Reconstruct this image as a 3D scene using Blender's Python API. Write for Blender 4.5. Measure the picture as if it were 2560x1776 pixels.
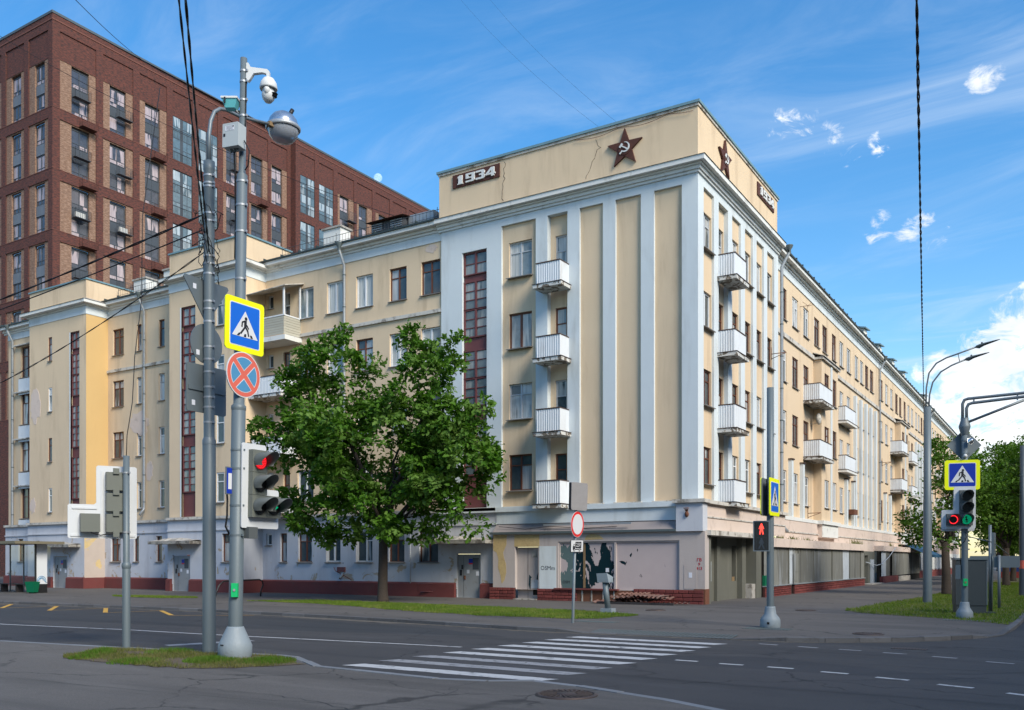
import bpy, math, random
from mathutils import Matrix, Vector
R = math.radians
random.seed(7)
for o in list(bpy.data.objects):
    bpy.data.objects.remove(o)
SC = bpy.context.scene
COL = SC.collection

# ------------------------------------------------------------------ camera, sky, sun, exposure
CAMX, CAMY, CAMZ = 12.839, -34.881, 1.87
cam = bpy.data.cameras.new('camera')
camo = bpy.data.objects.new('camera', cam)
COL.objects.link(camo)
camo.location = (CAMX, CAMY, CAMZ)
camo.rotation_euler = (R(90), 0, R(31.88))
cam.lens = 36 * 2251 / 2560
cam.sensor_width = 36
cam.shift_y = 512 / 2560
cam.clip_end = 12000
SC.camera = camo

SUN_AZ = R(-22)        # direction towards the sun, angle from +X in the XY plane
SUN_EL = R(38)
sun = bpy.data.lights.new('sun', 'SUN')
sun.energy = 2.5
sun.angle = R(24)
sun.color = (1.0, .93, .79)
suno = bpy.data.objects.new('sun', sun)
COL.objects.link(suno)
sd = Vector((math.cos(SUN_EL) * math.cos(SUN_AZ), math.cos(SUN_EL) * math.sin(SUN_AZ), math.sin(SUN_EL)))
suno.rotation_euler = sd.to_track_quat('Z', 'Y').to_euler()

W = bpy.data.worlds.new('World')
SC.world = W
W.use_nodes = True
SC.view_settings.view_transform = 'Standard'
SC.view_settings.look = 'None'
SC.view_settings.exposure = 0.95
SC.view_settings.gamma = 1
SC.view_settings.use_curve_mapping = False
SKY_STRENGTH = 0.15


class NT:
    """small node-tree builder"""
    def __init__(s, nt):
        s.nt = nt
        s.n = nt.nodes
        s.l = nt.links

    def new(s, t, **kw):
        n = s.n.new(t)
        for k, v in kw.items():
            setattr(n, k, v)
        return n

    def put(s, sock, v):
        if hasattr(v, 'is_output') or hasattr(v, 'links'):
            s.l.new(v, sock)
        else:
            sock.default_value = v

    def math(s, op, a, b=0.0, c=None, clamp=False):
        n = s.new('ShaderNodeMath', operation=op, use_clamp=clamp)
        s.put(n.inputs[0], a)
        s.put(n.inputs[1], b)
        if c is not None:
            s.put(n.inputs[2], c)
        return n.outputs[0]

    def mapr(s, v, a, b, c=0.0, d=1.0, smooth=False):
        n = s.new('ShaderNodeMapRange')
        if smooth:
            n.interpolation_type = 'SMOOTHSTEP'
        s.put(n.inputs[0], v)
        for i, x in enumerate((a, b, c, d)):
            n.inputs[i + 1].default_value = x
        return n.outputs[0]

    def mix(s, f, a, b, mode='MIX'):
        n = s.new('ShaderNodeMix', data_type='RGBA', blend_type=mode)
        s.put(n.inputs[0], f)
        s.put(n.inputs[6], a)
        s.put(n.inputs[7], b)
        return n.outputs[2]

    def noise(s, vec, scale, detail=4.0, rough=.55, dist=0.0):
        n = s.new('ShaderNodeTexNoise')
        if vec is not None:
            s.l.new(vec, n.inputs['Vector'])
        n.inputs['Scale'].default_value = scale
        n.inputs['Detail'].default_value = detail
        n.inputs['Roughness'].default_value = rough
        n.inputs['Distortion'].default_value = dist
        return n.outputs['Fac']

    def mapping(s, vec, sc=(1, 1, 1), loc=(0, 0, 0), rot=(0, 0, 0)):
        n = s.new('ShaderNodeMapping')
        s.l.new(vec, n.inputs[0])
        n.inputs['Scale'].default_value = sc
        n.inputs['Location'].default_value = loc
        n.inputs['Rotation'].default_value = rot
        return n.outputs[0]


def c4(c):
    return (c[0], c[1], c[2], 1.0)


def build_world():
    t = NT(W.node_tree)
    t.n.clear()
    out = t.new('ShaderNodeOutputWorld')
    bg = t.new('ShaderNodeBackground')
    t.l.new(bg.outputs[0], out.inputs[0])
    bg.inputs[1].default_value = SKY_STRENGTH
    sky = t.new('ShaderNodeTexSky', sky_type='NISHITA')
    sky.sun_disc = False
    sky.sun_elevation = SUN_EL
    sky.sun_rotation = math.pi / 2 - SUN_AZ
    sky.air_density = 1.2
    sky.dust_density = .55
    sky.ozone_density = 2.6
    tc = t.new('ShaderNodeTexCoord')
    d = tc.outputs['Generated']
    sep = t.new('ShaderNodeSeparateXYZ')
    t.l.new(d, sep.inputs[0])
    # thin cirrus, projected on a high plane and drawn out along one direction
    zz = t.math('ADD', t.math('MAXIMUM', sep.outputs[2], 0.0), .12)
    comb = t.new('ShaderNodeCombineXYZ')
    t.put(comb.inputs[0], t.math('DIVIDE', sep.outputs[0], zz))
    t.put(comb.inputs[1], t.math('DIVIDE', sep.outputs[1], zz))
    cv = comb.outputs[0]
    n1 = t.noise(t.mapping(cv, (1.0, 2.4, 1), rot=(0, 0, R(20))), 1.7, 8, .62, .8)
    n2 = t.noise(t.mapping(cv, (.5, .7, 1), loc=(3.1, 1.7, 0)), 1.1, 3, .5)
    cir = t.math('MULTIPLY', t.mapr(n1, .36, .85, smooth=True), t.mapr(n2, .35, .72, .1, 1.0, smooth=True))
    cir = t.math('MULTIPLY', cir, .75)
    hs = t.new('ShaderNodeHueSaturation')
    hs.inputs['Saturation'].default_value = 1.36
    hs.inputs['Value'].default_value = .76
    t.l.new(sky.outputs[0], hs.inputs['Color'])
    skyc = t.mix(cir, hs.outputs[0], (2.6, 3.1, 3.7, 1))
    # cumulus: noise field times a coverage field made of cloud cells spread round the whole sky
    cells = CLOUD_CELLS
    cov = None
    for (x, y, z, r0, r1, a) in cells:
        n = t.new('ShaderNodeVectorMath', operation='DOT_PRODUCT')
        t.l.new(d, n.inputs[0])
        n.inputs[1].default_value = (x, y, z)
        m = t.mapr(n.outputs['Value'], math.cos(R(r1)), math.cos(R(r0)), 0.0, a)
        cov = m if cov is None else t.math('MAXIMUM', cov, m)
    f1 = t.noise(t.mapping(d, (1, 1, 1.5)), 26, 9, .66, .6)
    f2 = t.noise(t.mapping(d, (1, 1, 1.4), loc=(.3, .1, .2)), 6, 4, .5)
    f = t.math('ADD', t.math('MULTIPLY', f1, .8), t.math('MULTIPLY', f2, .2))
    dens = t.math('ADD', f, t.math('MULTIPLY', t.math('SUBTRACT', cov, 1.0), .55))
    mask = t.mapr(dens, .37, .52, smooth=True)
    shade = t.noise(t.mapping(d, (1, 1, 2.2), loc=(.02, .01, .035)), 9, 6, .6)
    cc = t.mix(t.mapr(shade, .36, .62, smooth=True), (3.3, 3.5, 3.75, 1), (4.7, 4.7, 4.65, 1))
    fin = t.mix(t.math('MULTIPLY', mask, .96), skyc, cc)
    t.l.new(fin, bg.inputs[0])


# ------------------------------------------------------------------ materials
MATS = {}


def pmat(name, col, rough=.8, var=.12, scale=2.0, metal=0.0, spec=.4, bump=0.0, bscale=30.0,
         dirt=None, dirt_amt=.5, dirt_scale=.8, streak=False, rnd=0.0, dirt_lo=.52, dirt_hi=.72, fine=0.0):
    """painted / mineral surface: base colour with soft variation, optional stains and fine relief"""
    if name in MATS:
        return MATS[name]
    m = bpy.data.materials.new(name)
    m.use_nodes = True
    t = NT(m.node_tree)
    bs = t.n['Principled BSDF']
    tc = t.new('ShaderNodeTexCoord')
    v = tc.outputs['Object']
    n = t.noise(v, scale, 5, .6)
    lo = c4([max(0, c * (1 - var)) for c in col])
    hi = c4([min(1, c * (1 + var)) for c in col])
    c = t.mix(n, lo, hi)
    if fine:
        nf = t.noise(v, bscale * 2.2, 2, .7)
        c = t.mix(t.mapr(nf, .35, .65, 0, 1), t.mix(1.0, c, c4([1 - fine] * 3), 'MULTIPLY'), c)
    if rnd:
        oi = t.new('ShaderNodeObjectInfo')
        g = t.mapr(oi.outputs['Random'], 0, 1, 1 - rnd, 1 + rnd)
        cb = t.new('ShaderNodeCombineColor')
        for i in range(3):
            t.put(cb.inputs[i], g)
        c = t.mix(1.0, c, cb.outputs[0], 'MULTIPLY')
    if dirt:
        vv = t.mapping(v, (1, 1, .16)) if streak else v
        dn = t.noise(vv, dirt_scale, 8, .65, .3)
        c = t.mix(t.math('MULTIPLY', t.mapr(dn, dirt_lo, dirt_hi, smooth=True), dirt_amt), c, c4(dirt))
    t.l.new(c, bs.inputs['Base Color'])
    bs.inputs['Roughness'].default_value = rough
    bs.inputs['Metallic'].default_value = metal
    bs.inputs['Specular IOR Level'].default_value = spec
    if bump:
        bn = t.new('ShaderNodeBump')
        bn.inputs['Strength'].default_value = bump
        bn.inputs['Distance'].default_value = .02
        t.put(bn.inputs['Height'], t.noise(v, bscale, 4, .6))
        t.l.new(bn.outputs[0], bs.inputs['Normal'])
    MATS[name] = m
    return m


def peel(name, top, under, lo, hi, scale, rough=.85, zfade=None, under2=None, warp=.8, seedloc=(0, 0, 0), stain=None):
    """flaking paint: sharp-edged islands of the under layer showing through"""
    m = bpy.data.materials.new(name)
    m.use_nodes = True
    t = NT(m.node_tree)
    bs = t.n['Principled BSDF']
    tc = t.new('ShaderNodeTexCoord')
    v = t.mapping(tc.outputs['Object'], (1, 1, 1), loc=seedloc)
    n = t.noise(v, scale, 9, .62, warp)
    if zfade:
        sep = t.new('ShaderNodeSeparateXYZ')
        t.l.new(tc.outputs['Object'], sep.inputs[0])
        n = t.math('ADD', n, t.mapr(sep.outputs[2], zfade[0], zfade[1], zfade[2], zfade[3]))
    k = t.mapr(n, lo, hi)
    a = t.mix(t.noise(v, 1.7, 5, .6), c4([c * .9 for c in top]), c4([min(1, c * 1.08) for c in top]))
    if stain:
        a = t.mix(t.math('MULTIPLY', t.mapr(t.noise(t.mapping(v, (1, 1, .2)), 1.1, 7, .65), .5, .75), .6), a, c4(stain))
    b = t.mix(t.noise(v, 5, 5, .6), c4([c * .8 for c in under]), c4(under2 or under))
    t.l.new(t.mix(k, a, b), bs.inputs['Base Color'])
    bs.inputs['Roughness'].default_value = rough
    bn = t.new('ShaderNodeBump')
    bn.inputs['Strength'].default_value = .5
    bn.inputs['Distance'].default_value = .01
    t.put(bn.inputs['Height'], t.math('SUBTRACT', 1.0, k))
    t.l.new(bn.outputs[0], bs.inputs['Normal'])
    MATS[name] = m
    return m


def brickmat(name, c1, c2, mortar, sc=1.0, dark=None):
    m = bpy.data.materials.new(name)
    m.use_nodes = True
    t = NT(m.node_tree)
    bs = t.n['Principled BSDF']
    tc = t.new('ShaderNodeTexCoord')
    sep = t.new('ShaderNodeSeparateXYZ')
    t.l.new(tc.outputs['Object'], sep.inputs[0])
    cb = t.new('ShaderNodeCombineXYZ')
    t.put(cb.inputs[0], t.math('ADD', sep.outputs[0], sep.outputs[1]))
    t.put(cb.inputs[1], sep.outputs[2])
    br = t.new('ShaderNodeTexBrick')
    t.l.new(cb.outputs[0], br.inputs['Vector'])
    br.inputs['Color1'].default_value = c4(c1)
    br.inputs['Color2'].default_value = c4(c2)
    br.inputs['Mortar'].default_value = c4(mortar)
    br.inputs['Scale'].default_value = 1.0
    br.inputs['Brick Width'].default_value = .5 * sc
    br.inputs['Row Height'].default_value = .085 * sc
    br.inputs['Mortar Size'].default_value = .009
    br.inputs['Bias'].default_value = .1
    c = br.outputs['Color']
    if dark:
        dn = t.noise(t.mapping(cb.outputs[0], (2.2, 9, 1)), 1.3, 3, .5)
        c = t.mix(t.mapr(dn, .47, .58), c, c4(dark))
    t.l.new(c, bs.inputs['Base Color'])
    bs.inputs['Roughness'].default_value = .85
    MATS[name] = m
    return m


def panemat(name, dark, curtain, share, rough=.04, spec=.6):
    """window glass with the dim room, a hung curtain or reflected sky painted in"""
    m = bpy.data.materials.new(name)
    m.use_nodes = True
    t = NT(m.node_tree)
    bs = t.n['Principled BSDF']
    tc = t.new('ShaderNodeTexCoord')
    oi = t.new('ShaderNodeObjectInfo')
    rv = oi.outputs['Random']
    off = t.new('ShaderNodeCombineXYZ')
    t.put(off.inputs[0], t.math('MULTIPLY', rv, 37.0))
    t.put(off.inputs[2], t.math('MULTIPLY', rv, 91.0))
    va = t.new('ShaderNodeVectorMath', operation='ADD')
    t.l.new(tc.outputs['Object'], va.inputs[0])
    t.l.new(off.outputs[0], va.inputs[1])
    folds = t.noise(t.mapping(va.outputs[0], (1, 1, .06)), 7, 3, .6)
    cur = t.mix(t.mapr(folds, .3, .7), c4([c * .55 for c in curtain]), c4(curtain))
    room = t.mix(t.noise(va.outputs[0], 2.3, 4, .6), c4([c * .35 for c in dark]), c4([c * 1.7 for c in dark]))
    is_c = t.mapr(t.math('FRACT', t.math('MULTIPLY', rv, 7.31)), 1 - share - .02, 1 - share + .02)
    part = t.mapr(t.noise(t.mapping(va.outputs[0], (1, 1, .15)), 1.6, 2, .5), .42, .46)
    t.l.new(t.mix(t.math('MULTIPLY', is_c, part), room, cur), bs.inputs['Base Color'])
    bs.inputs['Roughness'].default_value = rough
    bs.inputs['Specular IOR Level'].default_value = spec
    bn = t.new('ShaderNodeBump')
    bn.inputs['Strength'].default_value = .06
    bn.inputs['Distance'].default_value = .05
    t.put(bn.inputs['Height'], t.noise(va.outputs[0], 1.2, 2, .5))
    t.l.new(bn.outputs[0], bs.inputs['Normal'])
    MATS[name] = m
    return m


def asphalt(name, a, b, patch=None, cracks=True):
    m = bpy.data.materials.new(name)
    m.use_nodes = True
    t = NT(m.node_tree)
    bs = t.n['Principled BSDF']
    tc = t.new('ShaderNodeTexCoord')
    v = tc.outputs['Object']
    c = t.mix(t.noise(v, .35, 6, .6, .4), c4(a), c4(b))
    g = t.noise(v, 55, 3, .8)
    c = t.mix(t.mapr(g, .3, .75), t.mix(1.0, c, (.62, .62, .62, 1), 'MULTIPLY'), t.mix(1.0, c, (1.3, 1.28, 1.26, 1), 'MULTIPLY'))
    # worn wheel tracks / tar patches
    w = t.noise(t.mapping(v, (.12, 1.0, 1)), .8, 5, .6, .2)
    c = t.mix(t.math('MULTIPLY', t.mapr(w, .46, .68, smooth=True), .55), c, c4([x * .6 for x in a]))
    sp = t.noise(v, 1.9, 7, .7, .3)
    c = t.mix(t.math('MULTIPLY', t.mapr(sp, .58, .72, smooth=True), .45), c, c4([x * .5 for x in a]))
    lt = t.noise(t.mapping(v, (.2, .9, 1), loc=(5, 3, 0)), 1.1, 6, .6)
    c = t.mix(t.math('MULTIPLY', t.mapr(lt, .5, .75, smooth=True), .4), c, c4([x * 1.75 for x in a]))
    if patch:
        p = t.new('ShaderNodeTexVoronoi')
        t.l.new(t.mapping(v, (.09, .2, 1)), p.inputs['Vector'])
        p.inputs['Scale'].default_value = 1.0
        pc = t.new('ShaderNodeSeparateColor')
        t.l.new(p.outputs['Color'], pc.inputs[0])
        c = t.mix(t.mapr(pc.outputs[0], .62, .63, 0, .5), c, c4(patch))
    h = g
    if cracks:
        cr = t.new('ShaderNodeTexVoronoi', feature='DISTANCE_TO_EDGE')
        nn = t.new('ShaderNodeTexNoise')
        t.l.new(v, nn.inputs['Vector'])
        nn.inputs['Scale'].default_value = 1.6
        nn.inputs['Detail'].default_value = 6
        mv = t.new('ShaderNodeVectorMath', operation='MULTIPLY_ADD')
        t.l.new(nn.outputs['Color'], mv.inputs[0])
        mv.inputs[1].default_value = (1.1, 1.1, 0)
        t.l.new(v, mv.inputs[2])
        t.l.new(mv.outputs[0], cr.inputs['Vector'])
        cr.inputs['Scale'].default_value = .22
        k = t.mapr(cr.outputs['Distance'], .002, .009, 1, 0)
        k = t.math('MULTIPLY', k, t.mapr(t.noise(v, .5, 3, .5), .4, .52))
        c = t.mix(t.math('MULTIPLY', k, .85), c, c4([x * .35 for x in a]))
    t.l.new(c, bs.inputs['Base Color'])
    bs.inputs['Roughness'].default_value = .78
    bs.inputs['Specular IOR Level'].default_value = .3
    bn = t.new('ShaderNodeBump')
    bn.inputs['Strength'].default_value = .35
    bn.inputs['Distance'].default_value = .01
    t.put(bn.inputs['Height'], h)
    t.l.new(bn.outputs[0], bs.inputs['Normal'])
    MATS[name] = m
    return m


def leafmat(name, a, b, hi):
    m = bpy.data.materials.new(name)
    m.use_nodes = True
    t = NT(m.node_tree)
    t.n.clear()
    out = t.new('ShaderNodeOutputMaterial')
    ge = t.new('ShaderNodeNewGeometry')
    tc = t.new('ShaderNodeTexCoord')
    c = t.mix(ge.outputs['Random Per Island'], c4(a), c4(b))
    n = t.noise(tc.outputs['Object'], 1.1, 3, .5)
    c = t.mix(t.math('MULTIPLY', t.mapr(n, .47, .66), .55), c, c4(hi))
    p = t.new('ShaderNodeBsdfPrincipled')
    t.l.new(c, p.inputs['Base Color'])
    p.inputs['Roughness'].default_value = .6
    p.inputs['Specular IOR Level'].default_value = .15
    tr = t.new('ShaderNodeBsdfTranslucent')
    t.l.new(t.mix(1.0, c, (1.25, 1.5, .5, 1), 'MULTIPLY'), tr.inputs[0])
    mx = t.new('ShaderNodeMixShader')
    mx.inputs[0].default_value = .3
    t.l.new(p.outputs[0], mx.inputs[1])
    t.l.new(tr.outputs[0], mx.inputs[2])
    t.l.new(mx.outputs[0], out.inputs[0])
    MATS[name] = m
    return m


def emat(name, col, strength, base=None):
    m = bpy.data.materials.new(name)
    m.use_nodes = True
    bs = m.node_tree.nodes['Principled BSDF']
    bs.inputs['Base Color'].default_value = c4(base or col)
    bs.inputs['Emission Color'].default_value = c4(col)
    bs.inputs['Emission Strength'].default_value = strength
    bs.inputs['Roughness'].default_value = .4
    MATS[name] = m
    return m


# ------------------------------------------------------------------ mesh helpers
class MB:
    def __init__(s):
        s.v = []
        s.f = []
        s.sm = []

    def add(s, vs, fs, smooth=False):
        o = len(s.v)
        s.v.extend(vs)
        for f in fs:
            s.f.append([i + o for i in f])
            s.sm.append(smooth)
        return s

    def box(s, x0, x1, y0, y1, z0, z1):
        if x0 > x1: x0, x1 = x1, x0
        if y0 > y1: y0, y1 = y1, y0
        if z0 > z1: z0, z1 = z1, z0
        return s.add([(x0, y0, z0), (x1, y0, z0), (x1, y1, z0), (x0, y1, z0), (x0, y0, z1), (x1, y0, z1), (x1, y1, z1), (x0, y1, z1)],
                     [(0, 3, 2, 1), (4, 5, 6, 7), (0, 1, 5, 4), (1, 2, 6, 5), (2, 3, 7, 6), (3, 0, 4, 7)])

    def mbox(s, mp, a0, a1, d0, d1, z0, z1):
        """box in facade coordinates (along, depth inwards, height)"""
        p, q = mp(a0, d0, z0), mp(a1, d1, z1)
        return s.box(p[0], q[0], p[1], q[1], p[2], q[2])

    def quad(s, a, b, c, d):
        return s.add([a, b, c, d], [(0, 1, 2, 3)])

    def prism(s, poly, y0, y1):
        """polygon in x-z, extruded in y"""
        n = len(poly)
        vs = [(p[0], y0, p[1]) for p in poly] + [(p[0], y1, p[1]) for p in poly]
        fs = [tuple(range(n)), tuple(range(2 * n - 1, n - 1, -1))]
        fs += [(i, i + n, (i + 1) % n + n, (i + 1) % n) for i in range(n)]
        return s.add(vs, fs)

    def zprism(s, poly, z0, z1):
        n = len(poly)
        vs = [(p[0], p[1], z0) for p in poly] + [(p[0], p[1], z1) for p in poly]
        fs = [tuple(range(n - 1, -1, -1)), tuple(range(n, 2 * n))]
        fs += [(i, (i + 1) % n, (i + 1) % n + n, i + n) for i in range(n)]
        return s.add(vs, fs)

    def tube(s, pts, r, n=6, cap=True, smooth=True):
        pts = [Vector(p) for p in pts]
        m = len(pts)
        rr = r if isinstance(r, (list, tuple)) else [r] * m
        vs = []
        up = None
        for i, p in enumerate(pts):
            d = (pts[min(i + 1, m - 1)] - pts[max(i - 1, 0)])
            d = d.normalized() if d.length > 1e-9 else Vector((0, 0, 1))
            if up is None:
                up = Vector((1, 0, 0)) if abs(d.x) < .8 else Vector((0, 1, 0))
            a = (up - d * up.dot(d))
            a = a.normalized() if a.length > 1e-6 else d.orthogonal().normalized()
            up = a
            b = d.cross(a)
            for k in range(n):
                t = 2 * math.pi * k / n
                q = p + (a * math.cos(t) + b * math.sin(t)) * rr[i]
                vs.append((q.x, q.y, q.z))
        fs = []
        for i in range(m - 1):
            for k in range(n):
                fs.append((i * n + k, i * n + (k + 1) % n, (i + 1) * n + (k + 1) % n, (i + 1) * n + k))
        s.add(vs, fs, smooth)
        if cap:
            o = len(s.v) - len(vs)
            s.f.append([o + k for k in range(n)][::-1])
            s.sm.append(False)
            s.f.append([o + (m - 1) * n + k for k in range(n)])
            s.sm.append(False)
        return s

    def lathe(s, prof, n=20, c=(0, 0, 0), smooth=True):
        vs = []
        for (r, z) in prof:
            for k in range(n):
                t = 2 * math.pi * k / n
                vs.append((c[0] + r * math.cos(t), c[1] + r * math.sin(t), c[2] + z))
        fs = []
        for i in range(len(prof) - 1):
            for k in range(n):
                fs.append((i * n + k, i * n + (k + 1) % n, (i + 1) * n + (k + 1) % n, (i + 1) * n + k))
        return s.add(vs, fs, smooth)

    def disc(s, cx, cz, r, y0, y1, n=28):
        return s.prism([(cx + r * math.cos(2 * math.pi * k / n), cz + r * math.sin(2 * math.pi * k / n)) for k in range(n)], y0, y1)

    def ell(s, c, rx, ry, rz, n=14, m=9):
        prof = []
        vs = []
        for i in range(m + 1):
            a = -math.pi / 2 + math.pi * i / m
            for k in range(n):
                t = 2 * math.pi * k / n
                vs.append((c[0] + rx * math.cos(a) * math.cos(t), c[1] + ry * math.cos(a) * math.sin(t), c[2] + rz * math.sin(a)))
        fs = []
        for i in range(m):
            for k in range(n):
                fs.append((i * n + k, i * n + (k + 1) % n, (i + 1) * n + (k + 1) % n, (i + 1) * n + k))
        return s.add(vs, fs, True)

    def mesh(s, name, mat):
        me = bpy.data.meshes.new(name)
        me.from_pydata(s.v, [], s.f)
        if any(s.sm):
            me.polygons.foreach_set('use_smooth', s.sm)
        if mat:
            me.materials.append(MATS[mat] if isinstance(mat, str) else mat)
        return me


def link(name, me, parent=None, loc=None, rot=0, label=None, cat=None, group=None, kind=None):
    o = bpy.data.objects.new(name, me)
    COL.objects.link(o)
    if parent:
        o.parent = parent
    if loc:
        o.location = loc
    if rot:
        o.rotation_euler = (0, 0, rot)
    if label: o['label'] = label
    if cat: o['category'] = cat
    if group: o['group'] = group
    if kind: o['kind'] = kind
    return o


def ob(name, mb, mat, parent=None, **k):
    return link(name, mb.mesh(name, mat), parent, **k)


def thing(name, label, cat, loc=(0, 0, 0), rot=0, group=None):
    return link(name, None, None, loc, rot, label, cat, group)


def copy_tree(o, parent=None):
    c = o.copy()
    COL.objects.link(c)
    c.parent = parent
    for ch in list(o.children):
        copy_tree(ch, c)
    return c


def text_mb(s, size, y=0.0, align='CENTER', thick=0.0, bold=0.0, sx=1.0):
    cu = bpy.data.curves.new('lettering', 'FONT')
    cu.body = s
    cu.size = size
    cu.align_x = align
    cu.align_y = 'CENTER'
    cu.extrude = thick
    cu.offset = bold
    cu.resolution_u = 2
    o = bpy.data.objects.new('lettering', cu)
    me = bpy.data.meshes.new_from_object(o)
    mb = MB()
    mb.add([(v.co.x * sx, y - v.co.z, v.co.y) for v in me.vertices], [tuple(p.vertices) for p in me.polygons])
    bpy.data.objects.remove(o)
    bpy.data.curves.remove(cu)
    bpy.data.meshes.remove(me)
    return mb


def rrect(x0, x1, z0, z1, r, n=4):
    pts = []
    for (cx, cz, a0) in ((x1 - r, z1 - r, 0), (x0 + r, z1 - r, 90), (x0 + r, z0 + r, 180), (x1 - r, z0 + r, 270)):
        for k in range(n + 1):
            a = R(a0 + 90 * k / n)
            pts.append((cx + r * math.cos(a), cz + r * math.sin(a)))
    return pts


def bar(x0, z0, x1, z1, w0, w1=None):
    """flat stroke from one point to another as a polygon in x-z"""
    w1 = w0 if w1 is None else w1
    dx, dz = x1 - x0, z1 - z0
    L = math.hypot(dx, dz)
    nx, nz = -dz / L, dx / L
    return [(x0 + nx * w0 / 2, z0 + nz * w0 / 2), (x0 - nx * w0 / 2, z0 - nz * w0 / 2),
            (x1 - nx * w1 / 2, z1 - nz * w1 / 2), (x1 + nx * w1 / 2, z1 + nz * w1 / 2)]


def FY(y0):
    return lambda a, d, z: (a, y0 + d, z)


def FX(x0):
    return lambda a, d, z: (x0 - d, a, z)


def wall(mb, mp, s0, s1, z0, z1, ops=(), d=0.0):
    """wall sheet with real openings; ops: (s0, s1, z0, z1, reveal depth)"""
    xs = sorted(set([s0, s1] + [min(max(o[k], s0), s1) for o in ops for k in (0, 1)]))
    zs = sorted(set([z0, z1] + [min(max(o[k], z0), z1) for o in ops for k in (2, 3)]))
    for i in range(len(xs) - 1):
        j = 0
        while j < len(zs) - 1:
            xm = (xs[i] + xs[i + 1]) / 2

            def hole(jj):
                zm = (zs[jj] + zs[jj + 1]) / 2
                return any(o[0] < xm < o[1] and o[2] < zm < o[3] for o in ops)
            if hole(j):
                j += 1
                continue
            k = j
            while k + 1 < len(zs) - 1 and not hole(k + 1):
                k += 1
            mb.quad(mp(xs[i], d, zs[j]), mp(xs[i + 1], d, zs[j]), mp(xs[i + 1], d, zs[k + 1]), mp(xs[i], d, zs[k + 1]))
            j = k + 1
    for (a, b, c, e, dp) in ops:
        D = d + dp
        mb.quad(mp(a, d, c), mp(a, D, c), mp(a, D, e), mp(a, d, e))
        mb.quad(mp(b, d, c), mp(b, D, c), mp(b, D, e), mp(b, d, e))
        mb.quad(mp(a, d, c), mp(b, d, c), mp(b, D, c), mp(a, D, c))
        mb.quad(mp(a, d, e), mp(b, d, e), mp(b, D, e), mp(a, D, e))
    return mb
CLOUD_CELLS = [
    (-0.0389, 0.9881, 0.1489, 3.0, 9, 1), (-0.0864, 0.9839, 0.1566, 1.5, 6, 1), (0.0063, 0.9814, 0.1918, 2.5, 8, 1),
    (-0.2276, 0.8806, 0.4157, 0.2, 2.4, 0.86), (-0.1947, 0.8916, 0.4088, 0.1, 1.6, 0.82), (-0.2062, 0.8968, 0.3913, 0.1, 1.9, 0.82),
    (-0.1788, 0.9034, 0.3896, 0.2, 2.0, 0.84), (-0.1540, 0.9058, 0.3948, 0.1, 1.4, 0.85), (-0.1622, 0.9322, 0.3235, 0.1, 2.2, 0.87),
    (-0.1274, 0.9407, 0.3144, 0.3, 2.5, 0.88), (-0.0665, 0.9025, 0.4255, 0.1, 1.9, 0.74), (-0.1105, 0.9456, 0.3061, 0.1, 2.0, 0.86),
    # the same fair-weather cloud field going on round the rest of the sky
    (.25, .95, .20, 4, 11, 1), (.52, .83, .22, 3, 9, 1), (.80, .56, .24, 4, 12, 1), (.95, .2, .26, 3, 9, .95), (.93, -.3, .2, 5, 12, 1),
    (.66, -.70, .26, 4, 11, 1), (.30, -.92, .22, 5, 12, 1), (-.15, -.95, .26, 4, 11, 1), (-.55, -.80, .22, 5, 12, 1), (-.85, -.48, .2, 4, 11, 1),
    (-.97, -.05, .22, 4, 10, .95), (.4, -.6, .69, 2, 7, .9), (-.45, -.5, .73, 2, 6, .9), (.55, .35, .75, 1, 5, .9),
]
build_world()

# ------------------------------------------------------------------ material list
pmat('cream', (.665, .515, .35), .9, .06, .6, bump=.25, bscale=45, dirt=(.36, .26, .17), dirt_amt=.55, dirt_scale=.9, streak=True, dirt_lo=.47, dirt_hi=.75, fine=.08)
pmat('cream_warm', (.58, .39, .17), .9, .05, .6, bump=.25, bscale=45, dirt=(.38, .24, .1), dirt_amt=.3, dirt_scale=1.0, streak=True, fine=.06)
pmat('pale_blue_white', (.60, .65, .67), .9, .08, .5, bump=.3, bscale=45, dirt=(.33, .34, .33), dirt_amt=.6, dirt_scale=1.0, streak=True, dirt_lo=.48, dirt_hi=.8, fine=.07)
pmat('white_trim', (.66, .66, .63), .85, .06, .8, bump=.3, bscale=30, dirt=(.22, .20, .17), dirt_amt=.6, dirt_scale=1.6, dirt_lo=.53, dirt_hi=.74)
pmat('old_trim', (.52, .49, .44), .9, .1, 1.0, bump=.5, bscale=20, dirt=(.12, .10, .08), dirt_amt=.8, dirt_scale=2.2, dirt_lo=.48, dirt_hi=.66)
pmat('canopy_old', (.30, .285, .255), .9, .15, 2, bump=.6, bscale=20, dirt=(.06, .05, .04), dirt_amt=.85, dirt_scale=2.6, dirt_lo=.44, dirt_hi=.6)
pmat('concrete', (.36, .34, .31), .9, .15, 3, bump=.6, bscale=16, dirt=(.12, .10, .08), dirt_amt=.7, dirt_scale=3.0, dirt_lo=.46, dirt_hi=.62)
peel('flaking_slab', (.55, .55, .53), (.17, .14, .11), .50, .53, 3.4)
pmat('pink_render', (.42, .37, .35), .9, .06, 1.0, bump=.3, bscale=25, dirt=(.22, .18, .16), dirt_amt=.45, dirt_scale=1.5, streak=True, dirt_lo=.5, dirt_hi=.8)
pmat('fascia_grey', (.25, .22, .215), .9, .1, 1.2, bump=.3, bscale=25, dirt=(.1, .085, .08), dirt_amt=.7, dirt_scale=1.5, streak=True)
pmat('pink_light', (.60, .49, .42), .9, .06, 1.0, bump=.3, bscale=25, dirt=(.25, .19, .15), dirt_amt=.5, dirt_scale=1.5, dirt_lo=.5, dirt_hi=.75)
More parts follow.
